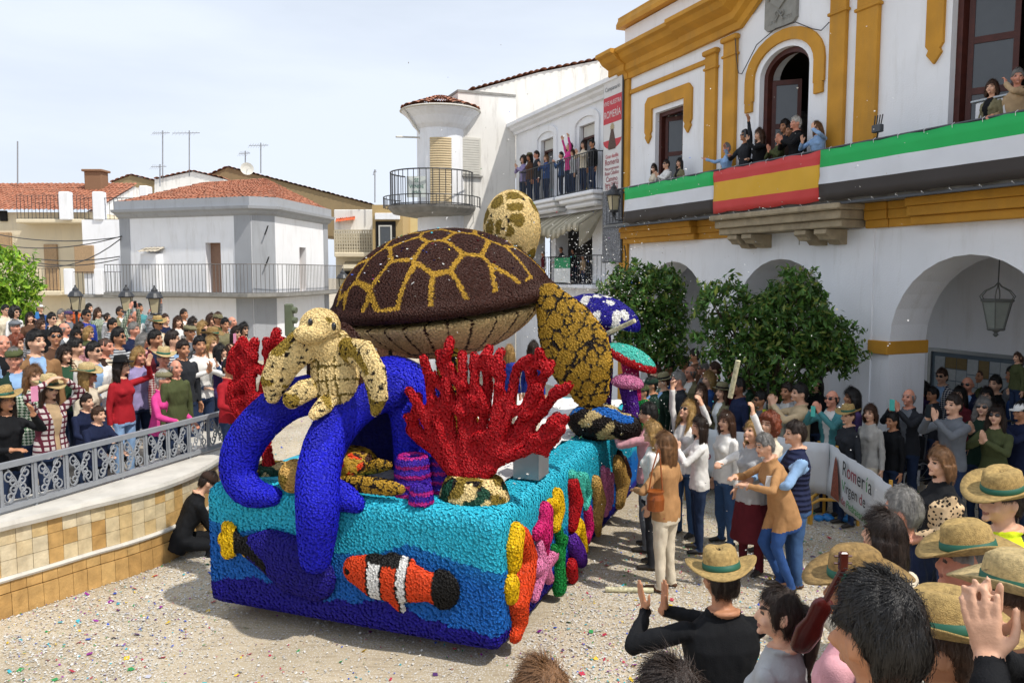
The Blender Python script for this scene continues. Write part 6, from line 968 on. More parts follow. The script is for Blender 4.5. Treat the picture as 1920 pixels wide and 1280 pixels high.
flip('flipper', [(640, 905), (690, 908), (735, 915), (752, 917)], [.1, .08, .08, .08], [14, 16, 14, 8], crack(13, 4, .1), .6, cw, .013, .018); flip('flipper', [(690, 878), (712, 872), (728, 872)], [.4, .4, .4], [11, 13, 8], crack(13, 6, .1), .6, cw, .013, .018)
# --- corals on camouflage rocks
def coral(loc_px, w, branches, rpx, label, base):
    P0 = fl(*loc_px, w); e = empty('coral_sculpture', tuple(P0), world=True, label=label, cat='sculpture', group='red coral sculptures'); mb = MB(); kk = P0[1] / FPX; R = np.random.default_rng(len(branches))
    ext = []
    for br in branches:
        for i in range(1, len(br) - 1):
            if len(br) > 3 and R.random() < .8: (x0, y0), (x1, y1) = br[i], br[i + 1]; a = math.atan2(y1 - y0, x1 - x0) + R.choice((-1, 1)) * R.uniform(.6, 1.1); l_ = R.uniform(24, 42); f = R.uniform(.2, .8); xs, ys = x0 + (x1 - x0) * f, y0 + (y1 - y0) * f; ext.append([(xs, ys), (xs + math.cos(a) * l_ * .6, ys + math.sin(a) * l_ * .6 - 3), (xs + math.cos(a) * l_ * .9, ys + math.sin(a) * l_ - 10)])
    for br in branches + ext: Q, _ = curve([fl(x, y, w + R.uniform(-.05, .05)) for x, y in br], 14); mb.rtube(Q, np.interp(np.linspace(0, 1, 14), [0, .5, 1], [1.25, 1, .88]) * rpx * kk, 10)
    sculpt('fan', e, mb, 'red', .016, .022, lambda P, N: N @ FB < .6, cup=.5); b0 = [fl(x, y, w) for x, y in base]; c = (b0[0] + b0[1]) / 2; hw = np.linalg.norm(b0[1] - b0[0]) / 2; top = fl(*base[2], w)[2]; mb = MB(); zb = FZ1 - .02
    mb.loft([[c * V(1, 1, 0) + V(0, 0, z) + FA * hw * k * math.cos(t) + FB * .26 * k * math.sin(t) for t in np.linspace(0, 2 * math.pi, 20, False)] for z, k in ((zb, 1), (zb * .5 + top * .5, .92), (top, .75))])
    def camo(P, N): a = fnoise(P, 26, 4); b = fnoise(P, 23, 9); return np.where((a > .2)[:, None], C_['cream'], np.where((b > .1)[:, None], C_['camo'], np.where((b < -.2)[:, None], C_['olive'], C_['dark'])))
    sculpt('rock', e, mb, camo, .03, .024)
BR_ = [[(855, 890), (830, 820), (810, 750), (805, 710), (794, 672)], [(862, 890), (845, 800), (840, 740), (835, 700), (824, 662)], [(875, 890), (868, 800), (865, 740), (868, 700), (867, 664)], [(880, 890), (885, 790), (890, 720), (889, 668)], [(890, 890), (905, 800), (915, 730), (910, 666)], [(900, 890), (925, 800), (935, 740), (939, 682)], [(905, 890), (945, 800), (960, 740), (970, 690), (995, 672)], [(910, 890), (965, 810), (1000, 750), (1015, 715), (1033, 682)], [(985, 770), (998, 730), (999, 697)], [(935, 850), (990, 800), (1025, 760), (1047, 728)], [(940, 855), (1000, 825), (1030, 800), (1044, 780)], [(1000, 825), (1035, 818), (1053, 804)], [(925, 868), (970, 850), (1005, 838), (1024, 848)], [(850, 875), (810, 810), (785, 760), (767, 732)], [(845, 880), (800, 825), (780, 800), (764, 781)], [(830, 850), (795, 830), (768, 805)], [(810, 760), (850, 745)], [(865, 765), (915, 772)], [(940, 775), (990, 765)], [(832, 815), (868, 830), (905, 815), (955, 800)], [(850, 880), (890, 885), (925, 880)], [(870, 850), (900, 850)]]
coral((888, 895), .42, BR_, 8.2, 'tall red coral fan sculpture on a camouflage rock beside the grey box', ((828, 945), (953, 945), (890, 893)))
B2 = [[(470, 880), (472, 840), (478, 800)], [(505, 880), (500, 840), (495, 800)], [(475, 800), (455, 740), (445, 690), (450, 645)], [(480, 800), (470, 730), (472, 680), (478, 640)], [(490, 800), (495, 730), (505, 680), (500, 640)], [(500, 800), (515, 740), (525, 690), (530, 640)], [(470, 790), (440, 760), (435, 720)], [(450, 700), (478, 690), (505, 700)], [(455, 750), (490, 745), (515, 750)], [(465, 790), (500, 785)], [(435, 690), (440, 660), (458, 648)]]
coral((485, 830), .6, B2, 8.5, 'smaller red coral fan sculpture behind the small upright turtle', ((462, 925), (550, 925), (510, 872)))
mb = MB(); mb.rtube(pathpx([(800, 880), (790, 820), (800, 750), (790, 720)], 1.15), [.24, .26, .24, .12], 16, flat=.7, upv=FB); sc_ = empty('coral_sculpture', tuple(fl(800, 890, 1.15)), world=True, label='orange and red lumpy coral mound between the blue cave and the tall coral', cat='sculpture', group='red coral sculptures'); sculpt('mound', sc_, mb, lambda P, N: np.where((fnoise(P, 14, 7) > .25)[:, None], C_['orange'], C_['red']), .025, .024, lambda P, N: N @ FB < .5)
for (x, y), w, r, h, lb in (((775, 945), .35, .165, .36, 'large purple striped tube sponge beside the blue cave'), ((790, 950), .12, .1, .17, 'small purple striped tube sponge at the float edge'), ((832, 925), .55, .13, .34, 'purple tube sponge tucked behind the camouflage rock')):
    p = fl(x, y, w); p[2] = FZ1; e = empty('sponge_sculpture', tuple(p), world=True, label=lb, cat='sculpture', group='purple tube sponges'); mb = MB(); mb.lathe([(r * 1.1, 0)] + [(r * (1.06 - .2 * t + .06 * math.sin(t * 25)), h * t) for t in np.linspace(.05, .95, 14)] + [(r * .8, h), (r * .55, h * .97), (r * .5, h * .6)], 28, tuple(p)); z0 = p[2]; sculpt('tube', e, mb, lambda P, N, z0=z0: np.where((np.sin((P[:, 2] - z0) * 75) > .45)[:, None], C_['magenta'] * .7 + C_['purple'] * .4, C_['navy'] * .8 + C_['purple'] * .4), .014, .019)
p = fl(795, 868, .7); e = empty('green_ball', tuple(p), world=True, label='green paper ball between the sponges and the red coral', cat='decoration'); mb = MB(); mb.ell(p - V(0, 0, .03), (.13, .12, .08), 16, 10); sculpt('ball', e, mb, 'green', .014, .02)
# painted sign half hidden by the arms
p = fl(560, 905, .75); sg = empty('float_sign', tuple(p), math.atan2(FA[1], FA[0]), label='white paper sign with green hand lettering behind the blue arms', cat='sign'); MB().prism([(0, 0), (.34, .04), (.42, .3), (.36, .36), (.2, .33), (.08, .3), (-.02, .16)], (0, 0, 0), (1, 0, 0), (0, 0, 1), (0, .02, 0)).build('board', M('sign_paper', srgb('d5d8d4'), .8), sg); text('letters', 'romería', (.01, -.004, .12), (math.pi / 2, -.25, 0), .15, M('green_paint', srgb('3d8a4a'), .7), sg, .002, 'LEFT', .75)
# grey metal box on the deck
p = fl(962, 905, 1.1); e = empty('metal_box', (p[0], p[1], FZ1 + .03), math.atan2(FA[1], FA[0]), label='open grey metal box on the white deck behind the tall coral', cat='box'); ZN = M('zinc', srgb('8f9396'), .4, .15, metal=.5); MB().box(0, 0, 0, .26, .3, .012).box(0, 0, .012, .012, .3, .3).box(.248, 0, .012, .26, .3, .3).box(.012, .288, .012, .248, .3, .3).box(0, 0, .3, .26, .3, .312).box(.012, .002, .012, .248, .012, .3).build('shell', ZN, e); MB().box(.012, .2, .02, .248, .21, .28).build('inner_panel', BAL, e)
# --- toadstools and other pieces at the rear of the float
def toad(px, py, w, rx, rz, tilt, colf, label, stalk, scol='purple'):
    p = fl(px, py, w); e = empty('toadstool_sculpture', (p[0], p[1], FZ1), world=True, label=label, cat='sculpture', group='toadstools at the rear of the float'); Rm = Rf @ rotm(0, 0, tilt); mb = MB(); mb.loft([[p + Rm @ V(rx * math.sin(a) * math.cos(t), rx * .8 * math.sin(a) * math.sin(t), rz * (math.cos(a) if a < 1.6 else -.15)) for t in np.linspace(0, 2 * math.pi, 26, False)] for a in (.05, .35, .7, 1.05, 1.35, 1.57)] + [[p + Rm @ V(rx * .6 * math.cos(t), rx * .5 * math.sin(t), -.03) for t in np.linspace(0, 2 * math.pi, 26, False)]]); sculpt('cap', e, mb, colf(p, Rm, rx), .02, .024)
    mb = MB(); mb.rtube([V(p[0], p[1], FZ1 + .05), V(p[0], p[1], FZ1 * .5 + p[2] * .5) + FA * .06, p], [.12, .09, .1], 12); sculpt('stalk', e, mb, scol, .02, .026)
def dots(base, dot, seed, n=22, rad=.07):
    def mk(p, Rm, rx):
        R = np.random.default_rng(seed); d = np.stack([R.uniform(-1, 1, n), R.uniform(-1, 1, n)], 1) * rx
        def f(P, N): q = (P - p) @ Rm; m = (np.linalg.norm(q[:, None, :2] - d[None], axis=2) < rad).any(1); return np.where(m[:, None], C_[dot], C_[base])
        return f
    return mk
toad(1128, 598, 4.3, .52, .3, .3, dots('navy', 'white', 3, 20, .06), 'blue toadstool sculpture with white dots behind the turtle flipper', 1); toad(1180, 676, 4.0, .36, .17, .42, lambda p, Rm, rx: (lambda P, N: np.where((((P - p) @ Rm)[:, 2] < .07)[:, None], C_['red'], C_['turq'])), 'tilted turquoise toadstool sculpture with a red rim', 1, 'magenta'); toad(1176, 722, 3.8, .2, .14, .1, lambda p, Rm, rx: (lambda P, N: np.tile(C_['pink'] * .9, (len(P), 1))), 'pink toadstool sculpture below the turquoise one', 1)
p = fl(1195, 785, 3.9); e = empty('seaweed_sculpture', tuple(p), world=True, label='bright green seaweed sculpture at the rear side of the float', cat='sculpture'); mb = MB()
for a, b_ in ((.0, .2), (.12, .1), (-.12, .05), (.05, -.05)): mb.rtube([p + FA * (a - .12) + V(0, 0, b_ - .1), p + FA * (a + .1) + V(0, 0, b_)], [.06, .05], 10)
sculpt('fronds', e, mb, 'green', .018, .022); p = fl(1120, 790, 3.3); e = empty('rock_sculpture', tuple(p), world=True, label='dark mottled rock sculpture with orange and blue patches under the big flipper', cat='sculpture'); mb = MB(); mb.ell(p, (.36, .28, .22), 18, 12, rot=Rf); mb.ell(p + FA * .33 + V(0, 0, -.05), (.2, .22, .16), 14, 10); sculpt('rock', e, mb, lambda P, N: np.where((fnoise(P, 9, 3) > .85)[:, None], C_['orange'], np.where((fnoise(P, 8, 6) > .7)[:, None], C_['blue'], np.where((fnoise(P, 20, 1) > .2)[:, None], C_['cream'] * .7, C_['dark']))), .022, .026)
# ---------------------------------------------------------------- the crowd
GARM = {'m': 'jacket', 'f': 'top'}; PH = dict(clap='clapping', clapf='clapping', phone='filming', phonef='filming', phone_up='filming with a raised phone', wave='waving a hand', point='raising one arm', both_up='raising both arms', wide='spreading both arms', hathold='holding the hat brim', hide='covering the face', mic='speaking into a microphone', sit='sitting')
AC = dict(glasses='sunglasses', straw='a straw hat', cordobes='a wide black hat', safari='a cloth hat', flatcap='a flat cap', cap='a cap'); HD = dict(short='short {} hair', buzz='cropped hair', long='long {} hair', bob='{} bob', pony='{} ponytail', bun='{} hair bun', curly='curly {} hair', wavy='wavy {} hair', balding='balding {} hair', bald='bald head')
PHONE = {}; PLACED = []; SEEN = {}
def lab(top, hair, hc, acc, pose, place, inner=None):
    a = [AC[x] for x in acc]; hat = any(x in acc for x in ('straw', 'cordobes', 'safari', 'flatcap', 'cap')); s = 'person in ' + top + (' over ' + inner if inner else '') + ', ' + (' and '.join(a) if hat else HD[hair].format(hc) + (' and ' + ' and '.join(a) if a else ''))
    s = s if not inner or len(acc) < 2 else s.replace(' over ' + inner, ''); s += (', ' + PH[pose] if pose in PH else '') + ', ' + place; return s if len(s.split()) < 17 or not inner else s.replace(' over ' + inner, '')
def phone_at(o, t, pose, place, col):
    k = 'phone_' + col
    if k not in PHONE: b = MB(); b.bbox(-.038, -.005, -.078, .038, .005, .078, .006, 0); b.bbox(-.034, .0052, -.072, .034, .0062, .072, .0004, 1); PHONE[k] = b.mesh('phone', [M(k, srgb(dict(black='15161a', teal='5cc4b4', pink='d98fae', blue='3f7fc0', white='cfd2d6')[col]), .35), LENS])
    q = link('phone', PHONE[k], None); loc = {'phone': (0, -.42, 1.56), 'phonef': (.05, -.4, 1.57), 'phone_up': (0, -.24, 1.99)}[pose]; q.matrix_world = Matrix.LocRotScale(o.location, o.rotation_euler, Vector([abs(o.scale.y)] * 3)) @ Matrix.Translation(loc); tag(q, col + ' phone held up by a ' + place, 'phone', 'phones held up by the crowd')
def put(px, py, pose, top, hair, hc, acc='', skin='light', h=1.7, z0=0., face=0, place='', group='', bottom='dark denim', inner=None, D=None, plane=None, phone='black', hatc=None, flip=False, bt=None, label=None, shoe=None, sleeve=None):
    acc = tuple(a for a in acc.split('+') if a)
    t = bt or body(pose); hcz = t['hc'][2] / 1.72; hx = V(t['hc'][0] * (-1 if flip else 1), t['hc'][1], 0) * h / 1.72; off = np.array(Matrix.Rotation(face, 3, 'Z')) @ hx
    if plane is not None: p = onpl(px, py, *plane); h = (p[2] - z0) / hcz
    elif D is not None: p = at(px, py, D); z0 = p[2] - h * hcz
    else: p = gz(px, py, z0 + h * hcz)
    if plane is None and D is None:
        for _ in range(6):     # keep neighbours from standing inside each other
            c = [q for q in PLACED if np.hypot(*(q - p[:2])) < .36]
            if not c: break
            r = ray(px, py); p = p + r / r[1] * .17; h = (p[2] - z0) / hcz
        if z0 == 0 and 1190 < px < 1665 and group == 'spectators before the town hall':      # stay behind the barrier
            dm = np.interp(px, [1290, 1555, 1672], [A_[1], B_[1], C3[1]]) + .3
            if p[1] < dm: p = at(px, py, dm + rd.uniform(0, .25)); h = (p[2] - z0) / hcz
        if z0 in (.48, .64):        # stay behind the railing
            for _ in range(40):
                i = np.argmin(np.linalg.norm(RPp - p[:2], axis=1)); sd0 = (p[:2] - RPp[i]) @ V(-RPT[i][1], RPT[i][0])
                if sd0 > (.28 if z0 == .48 else .85): break
                r = ray(px, py); p = p + r / r[1] * .05; h = (p[2] - z0) / hcz
    PLACED.append(p[:2].copy()); loc = V(p[0] - off[0], p[1] - off[1], z0)
    l = label or lab(top, hair, hc, acc, pose, place, inner); o = person(tuple(loc), face, h, pose, top, bottom, hair, hc, skin, acc, inner, shoe, l, group, hatc, sleeve, flip, bt)
    if pose in ('phone', 'phonef', 'phone_up') and not flip and bt is None: phone_at(o, t, pose, 'person in ' + top + ' ' + place, phone)
    return o
def face_to(dx, dy): return math.atan2(dx, -dy)
rd = random.Random(11); A_, B_, C3 = gz(1285, 797, 1.05), gz(1555, 832, 1.05), gz(1672, 908, 1.05)
# --- terrace crowd: head centre in the picture, pose, top, hair, hair colour, extras
Lc = [(8, 752, 'phonef', 'black', 'long', 'dark brown', 'straw', 'tan', {'inner': 'white', 'h': 1.6, 'phone': 'pink'}), (92, 730, 'hathold', 'plaid', 'long', 'brown', 'straw+glasses', 'light', {'inner': 'beige', 'h': 1.64}), (62, 706, 'standf', 'mustard', 'long', 'light brown', '', 'light', {}), (162, 754, 'rest', 'navy', 'short', 'dark brown', '', 'light', {'h': 1.33, 'inner': 'light blue', 'label': 'boy in navy jacket standing behind the boy at the scroll railing'}), (184, 778, 'rest', 'navy', 'short', 'brown', '', 'light', {'h': 1.26, 'inner': 'blue', 'label': 'boy in navy jacket over blue shirt leaning on the scroll railing'}), (164, 704, 'wave', 'cream', 'long', 'blond', 'straw+glasses', 'red', {'h': 1.63}), (228, 688, 'wave', 'red', 'wavy', 'dark brown', 'cordobes', 'light', {'h': 1.68, 'bottom': 'light blue', 'label': 'person in red poncho and wide black hat raising one hand'}), (306, 712, 'restf', 'hot pink', 'short', 'white', 'flatcap', 'red', {'h': 1.56, 'label': 'elderly person in hot pink blouse and flat cap gripping the railing'}), (307, 672, 'openm', 'dark brown', 'short', 'grey', 'straw', 'red', {'inner': 'green', 'h': 1.74}), (259, 668, 'standf', 'lilac', 'bob', 'blond', '', 'red', {'h': 1.58}), (380, 668, 'phonef', 'denim jacket', 'bob', 'light brown', '', 'light', {'h': 1.6, 'inner': 'grey'}), (27, 674, 'openm', 'dark green', 'short', 'grey', 'flatcap', 'red', {'inner': 'light blue', 'h': 1.72, 'hatc': 'olive'}), (67, 642, 'turned', 'tan', 'short', 'black', '', 'light', {'h': 1.84}), (104, 632, 'stand2', 'brown', 'short', 'black', 'glasses', 'tan', {'h': 1.78}), (141, 653, 'turned', 'charcoal', 'short', 'black', '', 'light', {'h': 1.76}), (176, 660, 'turned', 'white', 'short', 'black', 'glasses', 'light', {'h': 1.75}), (198, 651, 'stand', 'dark brown', 'buzz', 'brown', '', 'red', {}), (222, 633, 'turned', 'red', 'short', 'black', 'glasses', 'tan', {'h': 1.76}), (251, 619, 'turned', 'navy', 'short', 'grey', '', 'red', {'h': 1.74}), (291, 637, 'turned', 'maroon', 'short', 'black', '', 'tan', {'h': 1.8}), (324, 638, 'turned', 'khaki', 'short', 'dark brown', '', 'light', {'h': 1.78}), (356, 623, 'phone', 'grey', 'short', 'dark brown', 'flatcap', 'tan', {'h': 1.76, 'hatc': 'khaki'}), (296, 608, 'stand', 'beige', 'short', 'brown', 'straw+glasses', 'tan', {}), (285, 587, 'phone_up', 'blue', 'balding', 'grey', '', 'red', {'h': 1.78}), (333, 604, 'phonef', 'white', 'long', 'brown', '', 'light', {'h': 1.66}), (361, 606, 'clapf', 'light grey', 'long', 'dark brown', 'glasses', 'light', {'h': 1.68}), (409, 598, 'clap', 'olive', 'short', 'brown', 'cap+glasses', 'tan', {'h': 1.78, 'hatc': 'khaki'}), (379, 613, 'clapf', 'cream', 'long', 'blond', '', 'light', {'h': 1.64}), (399, 633, 'stand', 'khaki', 'short', 'brown', 'straw', 'tan', {}), (242, 599, 'phone_up', 'purple', 'bald', 'brown', '', 'red', {'h': 1.76}), (201, 595, 'standf', 'pink', 'bun', 'dark brown', '', 'light', {'h': 1.55}), (162, 592, 'stand', 'royal blue', 'short', 'black', 'glasses', 'tan', {'h': 1.82}), (167, 579, 'turned', 'light grey', 'short', 'black', '', 'light', {'h': 1.8}), (129, 591, 'turned', 'navy', 'short', 'grey', 'cap', 'red', {'hatc': 'purple', 'h': 1.74}), (97, 599, 'turned', 'black', 'short', 'black', 'glasses', 'light', {'h': 1.78, 'inner': 'white'}), (28, 614, 'turned', 'white', 'short', 'grey', 'flatcap', 'red', {'hatc': 'grey', 'h': 1.76}), (10, 582, 'stand', 'cream', 'short', 'black', 'glasses', 'light', {'h': 1.82}), (28, 586, 'stand', 'white', 'curly', 'black', 'glasses', 'light', {'h': 1.78}), (56, 596, 'phonef', 'brown', 'long', 'dark brown', '', 'light', {'phone': 'blue', 'h': 1.66}), (121, 617, 'turned', 'grey', 'balding', 'grey', '', 'red', {}), (148, 616, 'standf', 'black', 'long', 'dark brown', 'glasses', 'light', {'h': 1.62}), (166, 624, 'standf', 'olive', 'bob', 'blond', 'glasses', 'light', {'h': 1.6}), (76, 609, 'standf', 'beige', 'long', 'brown', '', 'light', {'h': 1.64}), (211, 610, 'stand', 'dark green', 'short', 'black', '', 'tan', {}), (255, 592, 'stand', 'light grey', 'bald', 'brown', '', 'red', {}), (183, 587, 'standf', 'teal', 'wavy', 'brown', '', 'light', {'h': 1.66}), (30, 645, 'standf', 'dark brown', 'curly', 'red', '', 'light', {'h': 1.6}), (6, 645, 'stand', 'light blue', 'balding', 'grey', '', 'red', {}), (142, 629, 'standf', 'pink', 'long', 'black', '', 'tan', {'h': 1.6}), (374, 648, 'clap', 'white', 'short', 'black', '', 'tan', {}), (395, 645, 'phonef', 'cream', 'bob', 'blond', '', 'light', {'phone': 'pink', 'h': 1.62}), (422, 609, 'stand', 'khaki', 'short', 'black', '', 'tan', {}), (442, 624, 'standf', 'dark brown', 'long', 'dark brown', 'glasses', 'light', {'h': 1.62}), (456, 617, 'standf', 'charcoal', 'long', 'black', 'glasses', 'light', {'h': 1.66}), (115, 590, 'stand', 'sand', 'short', 'grey', '', 'light', {}), (343, 655, 'stand', 'charcoal', 'short', 'dark brown', '', 'tan', {}), (412, 660, 'clapf', 'purple', 'long', 'black', '', 'light', {'h': 1.6}), (330, 690, 'stand', 'olive', 'balding', 'grey', '', 'red', {}), (268, 640, 'openf', 'navy', 'bob', 'grey', '', 'red', {'inner': 'pink', 'h': 1.58}), (430, 690, 'stand2', 'red', 'short', 'black', '', 'tan', {}), (120, 665, 'standf', 'green', 'long', 'dark brown', '', 'light', {'h': 1.6}), (310, 600, 'up_look', 'navy', 'short', 'brown', '', 'light', {}), (225, 585, 'up_look', 'khaki', 'short', 'dark brown', 'glasses', 'tan', {}), (75, 578, 'up_look', 'blue', 'short', 'grey', 'cap', 'light', {'hatc': 'white'}), (345, 590, 'up_look', 'red', 'short', 'dark brown', '', 'tan', {}), (140, 575, 'standf', 'orange', 'long', 'brown', '', 'light', {}), (262, 578, 'up_look', 'teal', 'short', 'black', '', 'tan', {}), (395, 600, 'standf', 'maroon', 'wavy', 'brown', '', 'light', {}), (435, 604, 'up_look', 'lilac', 'balding', 'grey', '', 'red', {})]
Lc.sort(key=lambda r: -r[1])
for px, py, pose, top, hair, hc, acc, skin, ex in Lc:
    ex = dict(ex); ex.setdefault('h', 1.72)
    if 'inner' not in ex and pose in ('stand', 'turned', 'up_look', 'phone') and rd.random() < .6 and 'label' not in ex: ex['inner'] = rd.choice([c for c in ('white', 'light blue', 'grey', 'navy', 'cream', 'light grey', 'black', 'red') if c != top])
    ex['h'] += .07 if 625 < py < 703 else 0; top = rd.choice(('checked blue', 'checked red', 'checked green', 'striped navy', 'checked brown', 'striped grey', 'checked grey')) if rd.random() < .2 and 'label' not in ex and top != 'plaid' else top; put(px, py, pose, top, hair, hc, acc, skin, z0=.64 if py < 703 else .48, face=face_to(1, -.45 + rd.uniform(-.6, .45)), place='in the terrace crowd', group='spectators on the terrace', **ex)
# plaid and accessories of the front row stay simple clothes; bag of the waving woman etc.
# --- right crowd behind the barrier and under the arcade
Rc = [(1221, 722, 'stand', 'dark green', 'short', 'black', 'cap', 'tan', {'hatc': 'dark green', 'h': 1.76}), (1244, 716, 'stand', 'dark green', 'short', 'brown', 'safari', 'light', {'h': 1.78}), (1272, 713, 'stand', 'charcoal', 'short', 'grey', '', 'red', {'h': 1.75}), (1294, 699, 'openm', 'khaki', 'balding', 'grey', '', 'red', {'inner': 'white'}), (1279, 748, 'stand', 'olive', 'short', 'brown', 'safari', 'light', {'h': 1.3}), (1282, 682, 'stand', 'black', 'short', 'black', 'glasses', 'tan', {}), (1302, 668, 'stand', 'brown', 'short', 'dark brown', '', 'tan', {}), (1319, 692, 'stand', 'grey', 'short', 'grey', 'glasses', 'red', {}), (1340, 694, 'stand2', 'charcoal', 'short', 'brown', '', 'light', {}), (1353, 735, 'openf', 'khaki', 'long', 'brown', 'safari', 'light', {'inner': 'white', 'h': 1.68}), (1385, 726, 'stand', 'navy', 'short', 'black', '', 'dark', {'h': 1.78}), (1404, 712, 'turned', 'green', 'short', 'black', 'glasses', 'tan', {}), (1427, 750, 'openm', 'yellow', 'short', 'black', 'glasses', 'tan', {'inner': 'grey', 'h': 1.7, 'label': 'person in yellow high visibility vest and sunglasses behind the barrier'}), (1476, 735, 'phone', 'light grey', 'short', 'dark brown', '', 'tan', {'h': 1.74}), (1500, 738, 'phone', 'sand', 'short', 'black', '', 'light', {'h': 1.74, 'label': 'photographer in sand coloured jacket aiming under the orange tree'}), (1560, 748, 'phone', 'teal', 'balding', 'dark brown', 'glasses', 'red', {'inner': 'white', 'phone': 'teal', 'h': 1.76}), (1632, 775, 'standf', 'knit white', 'bob', 'brown', '', 'light', {'bottom': 'cream', 'h': 1.62, 'label': 'person in white knitted sweater with brown bob at the barrier banner'}), (1704, 745, 'phone', 'charcoal', 'balding', 'grey', '', 'red', {'phone': 'teal', 'h': 1.74}), (1673, 790, 'stand', 'black', 'short', 'black', '', 'tan', {'h': 1.42, 'label': 'person in black coat seated low beside the white pier'}), (1731, 728, 'standf', 'purple', 'long', 'black', '', 'tan', {'h': 1.64}), (1766, 706, 'stand', 'black', 'short', 'brown', 'glasses', 'light', {'h': 1.8}), (1749, 740, 'stand', 'charcoal', 'short', 'black', '', 'tan', {'h': 1.5}), (1814, 721, 'stand', 'navy', 'bald', 'brown', 'glasses', 'red', {'inner': 'light blue'}), (1843, 706, 'stand', 'olive', 'buzz', 'brown', '', 'tan', {}), (1866, 721, 'turned', 'black', 'short', 'black', '', 'light', {}), (1800, 740, 'standf', 'maroon', 'long', 'black', '', 'light', {'h': 1.62}), (1850, 742, 'standf', 'charcoal', 'long', 'black', '', 'light', {'h': 1.62}), (1788, 760, 'phone', 'grey', 'short', 'dark brown', '', 'light', {'h': 1.76}), (1844, 764, 'clapf', 'dark green', 'long', 'grey', 'glasses', 'light', {'h': 1.66}), (1868, 780, 'clapf', 'olive', 'long', 'dark brown', 'glasses', 'light', {'h': 1.64}), (1912, 728, 'stand', 'blue', 'curly', 'black', '', 'dark', {}), (1900, 704, 'stand', 'dark brown', 'short', 'black', '', 'tan', {'h': 1.82}), (1908, 670, 'standf', 'olive', 'pony', 'brown', '', 'light', {'D': 11.2, 'h': 1.0, 'label': 'small child in olive jacket lifted above the arcade crowd'}), (1916, 772, 'phone', 'navy', 'short', 'black', 'cap', 'tan', {'hatc': 'white', 'h': 1.76, 'label': 'photographer in navy jacket and white cap under the right arch'}), (1255, 690, 'stand', 'blue', 'short', 'black', '', 'tan', {}), (1230, 700, 'standf', 'brown', 'long', 'brown', '', 'light', {}), (1330, 712, 'openf', 'blue', 'bob', 'blond', '', 'light', {'inner': 'white'}), (1372, 700, 'up_look', 'maroon', 'short', 'grey', '', 'red', {}), (1430, 715, 'standf', 'beige', 'wavy', 'light brown', '', 'light', {}), (1455, 700, 'stand', 'dark brown', 'short', 'black', '', 'tan', {}), (1530, 716, 'standf', 'black', 'long', 'black', '', 'light', {}), (1590, 780, 'standf', 'charcoal', 'short', 'brown', 'straw', 'light', {'h': 1.62}), (1598, 745, 'stand', 'purple', 'long', 'black', '', 'tan', {}), (1780, 690, 'standf', 'grey', 'bob', 'brown', '', 'light', {}), (1828, 690, 'stand', 'navy', 'short', 'dark brown', '', 'tan', {}), (1885, 690, 'stand', 'khaki', 'short', 'grey', '', 'red', {}), (1205, 735, 'stand', 'olive', 'short', 'black', 'cap', 'tan', {'hatc': 'olive'}), (1315, 735, 'clapf', 'brown', 'long', 'brown', '', 'light', {})]
Rc.sort(key=lambda r: -r[1])
for px, py, pose, top, hair, hc, acc, skin, ex in Rc:
    ex = dict(ex); ex.setdefault('h', 1.73)
    if 'inner' not in ex and pose in ('stand', 'turned', 'up_look', 'phone') and rd.random() < .6 and 'label' not in ex: ex['inner'] = rd.choice([c for c in ('white', 'light blue', 'grey', 'cream', 'light grey') if c != top])
    top = rd.choice(('checked navy', 'checked brown', 'striped navy', 'checked grey', 'checked green')) if rd.random() < .14 and 'label' not in ex else top; put(px, py, pose, top, hair, hc, acc, skin, face=face_to(-1, -.35 + rd.uniform(-.45, .5)), place='under the orange trees' if px < 1620 else 'in front of the arcade' if ex.get('h') else 'in the arcade', group='spectators before the town hall', **ex)
# --- balcony guests
PB = (tw_(0, -.27, 0), TY); fb = face_to(-.95, -.3)
for px, py, pose, top, hair, hc, acc, skin, ex in ((1226, 316, 'standf', 'cream', 'long', 'dark brown', 'glasses', 'light', {}), (1249, 309, 'clap', 'white', 'short', 'dark brown', 'glasses', 'light', {}), (1274, 306, 'openf', 'khaki', 'long', 'black', '', 'light', {'inner': 'black'}), (1362, 279, 'wide', 'light blue', 'short', 'grey', '', 'red', {}), (1397, 256, 'point', 'charcoal', 'short', 'black', 'glasses', 'tan', {}), (1424, 254, 'phonef', 'black', 'wavy', 'brown', '', 'light', {}), (1460, 260, 'clapf', 'olive', 'short', 'grey', 'glasses', 'red', {}), (1492, 232, 'clap', 'black', 'short', 'white', '', 'red', {'inner': 'white'}), (1532, 240, 'hide', 'light blue', 'long', 'light brown', '', 'light', {}), (1860, 166, 'openf', 'khaki', 'bob', 'brown', '', 'light', {'inner': 'black'}), (1908, 146, 'mic', 'beige', 'short', 'grey', '', 'red', {})):
    put(px, py, pose, top, hair, hc, acc, skin, z0=4.42, plane=PB, face=fb + rd.uniform(-.2, .2), place='on town hall balcony', group='guests on the town hall balcony', bottom='charcoal', **ex)
PBb = (tw_(0, .35, 0), TY)
for px, py in ((1472, 238), (1482, 246)): put(px, py, 'stand', 'charcoal' if px < 1475 else 'dark brown', 'short', 'dark brown', '', 'tan', z0=4.42, plane=PBb, face=fb, place='in the arched doorway behind the balcony', group='guests on the town hall balcony')
PW = (tw_(0, -.12, 0), TY)
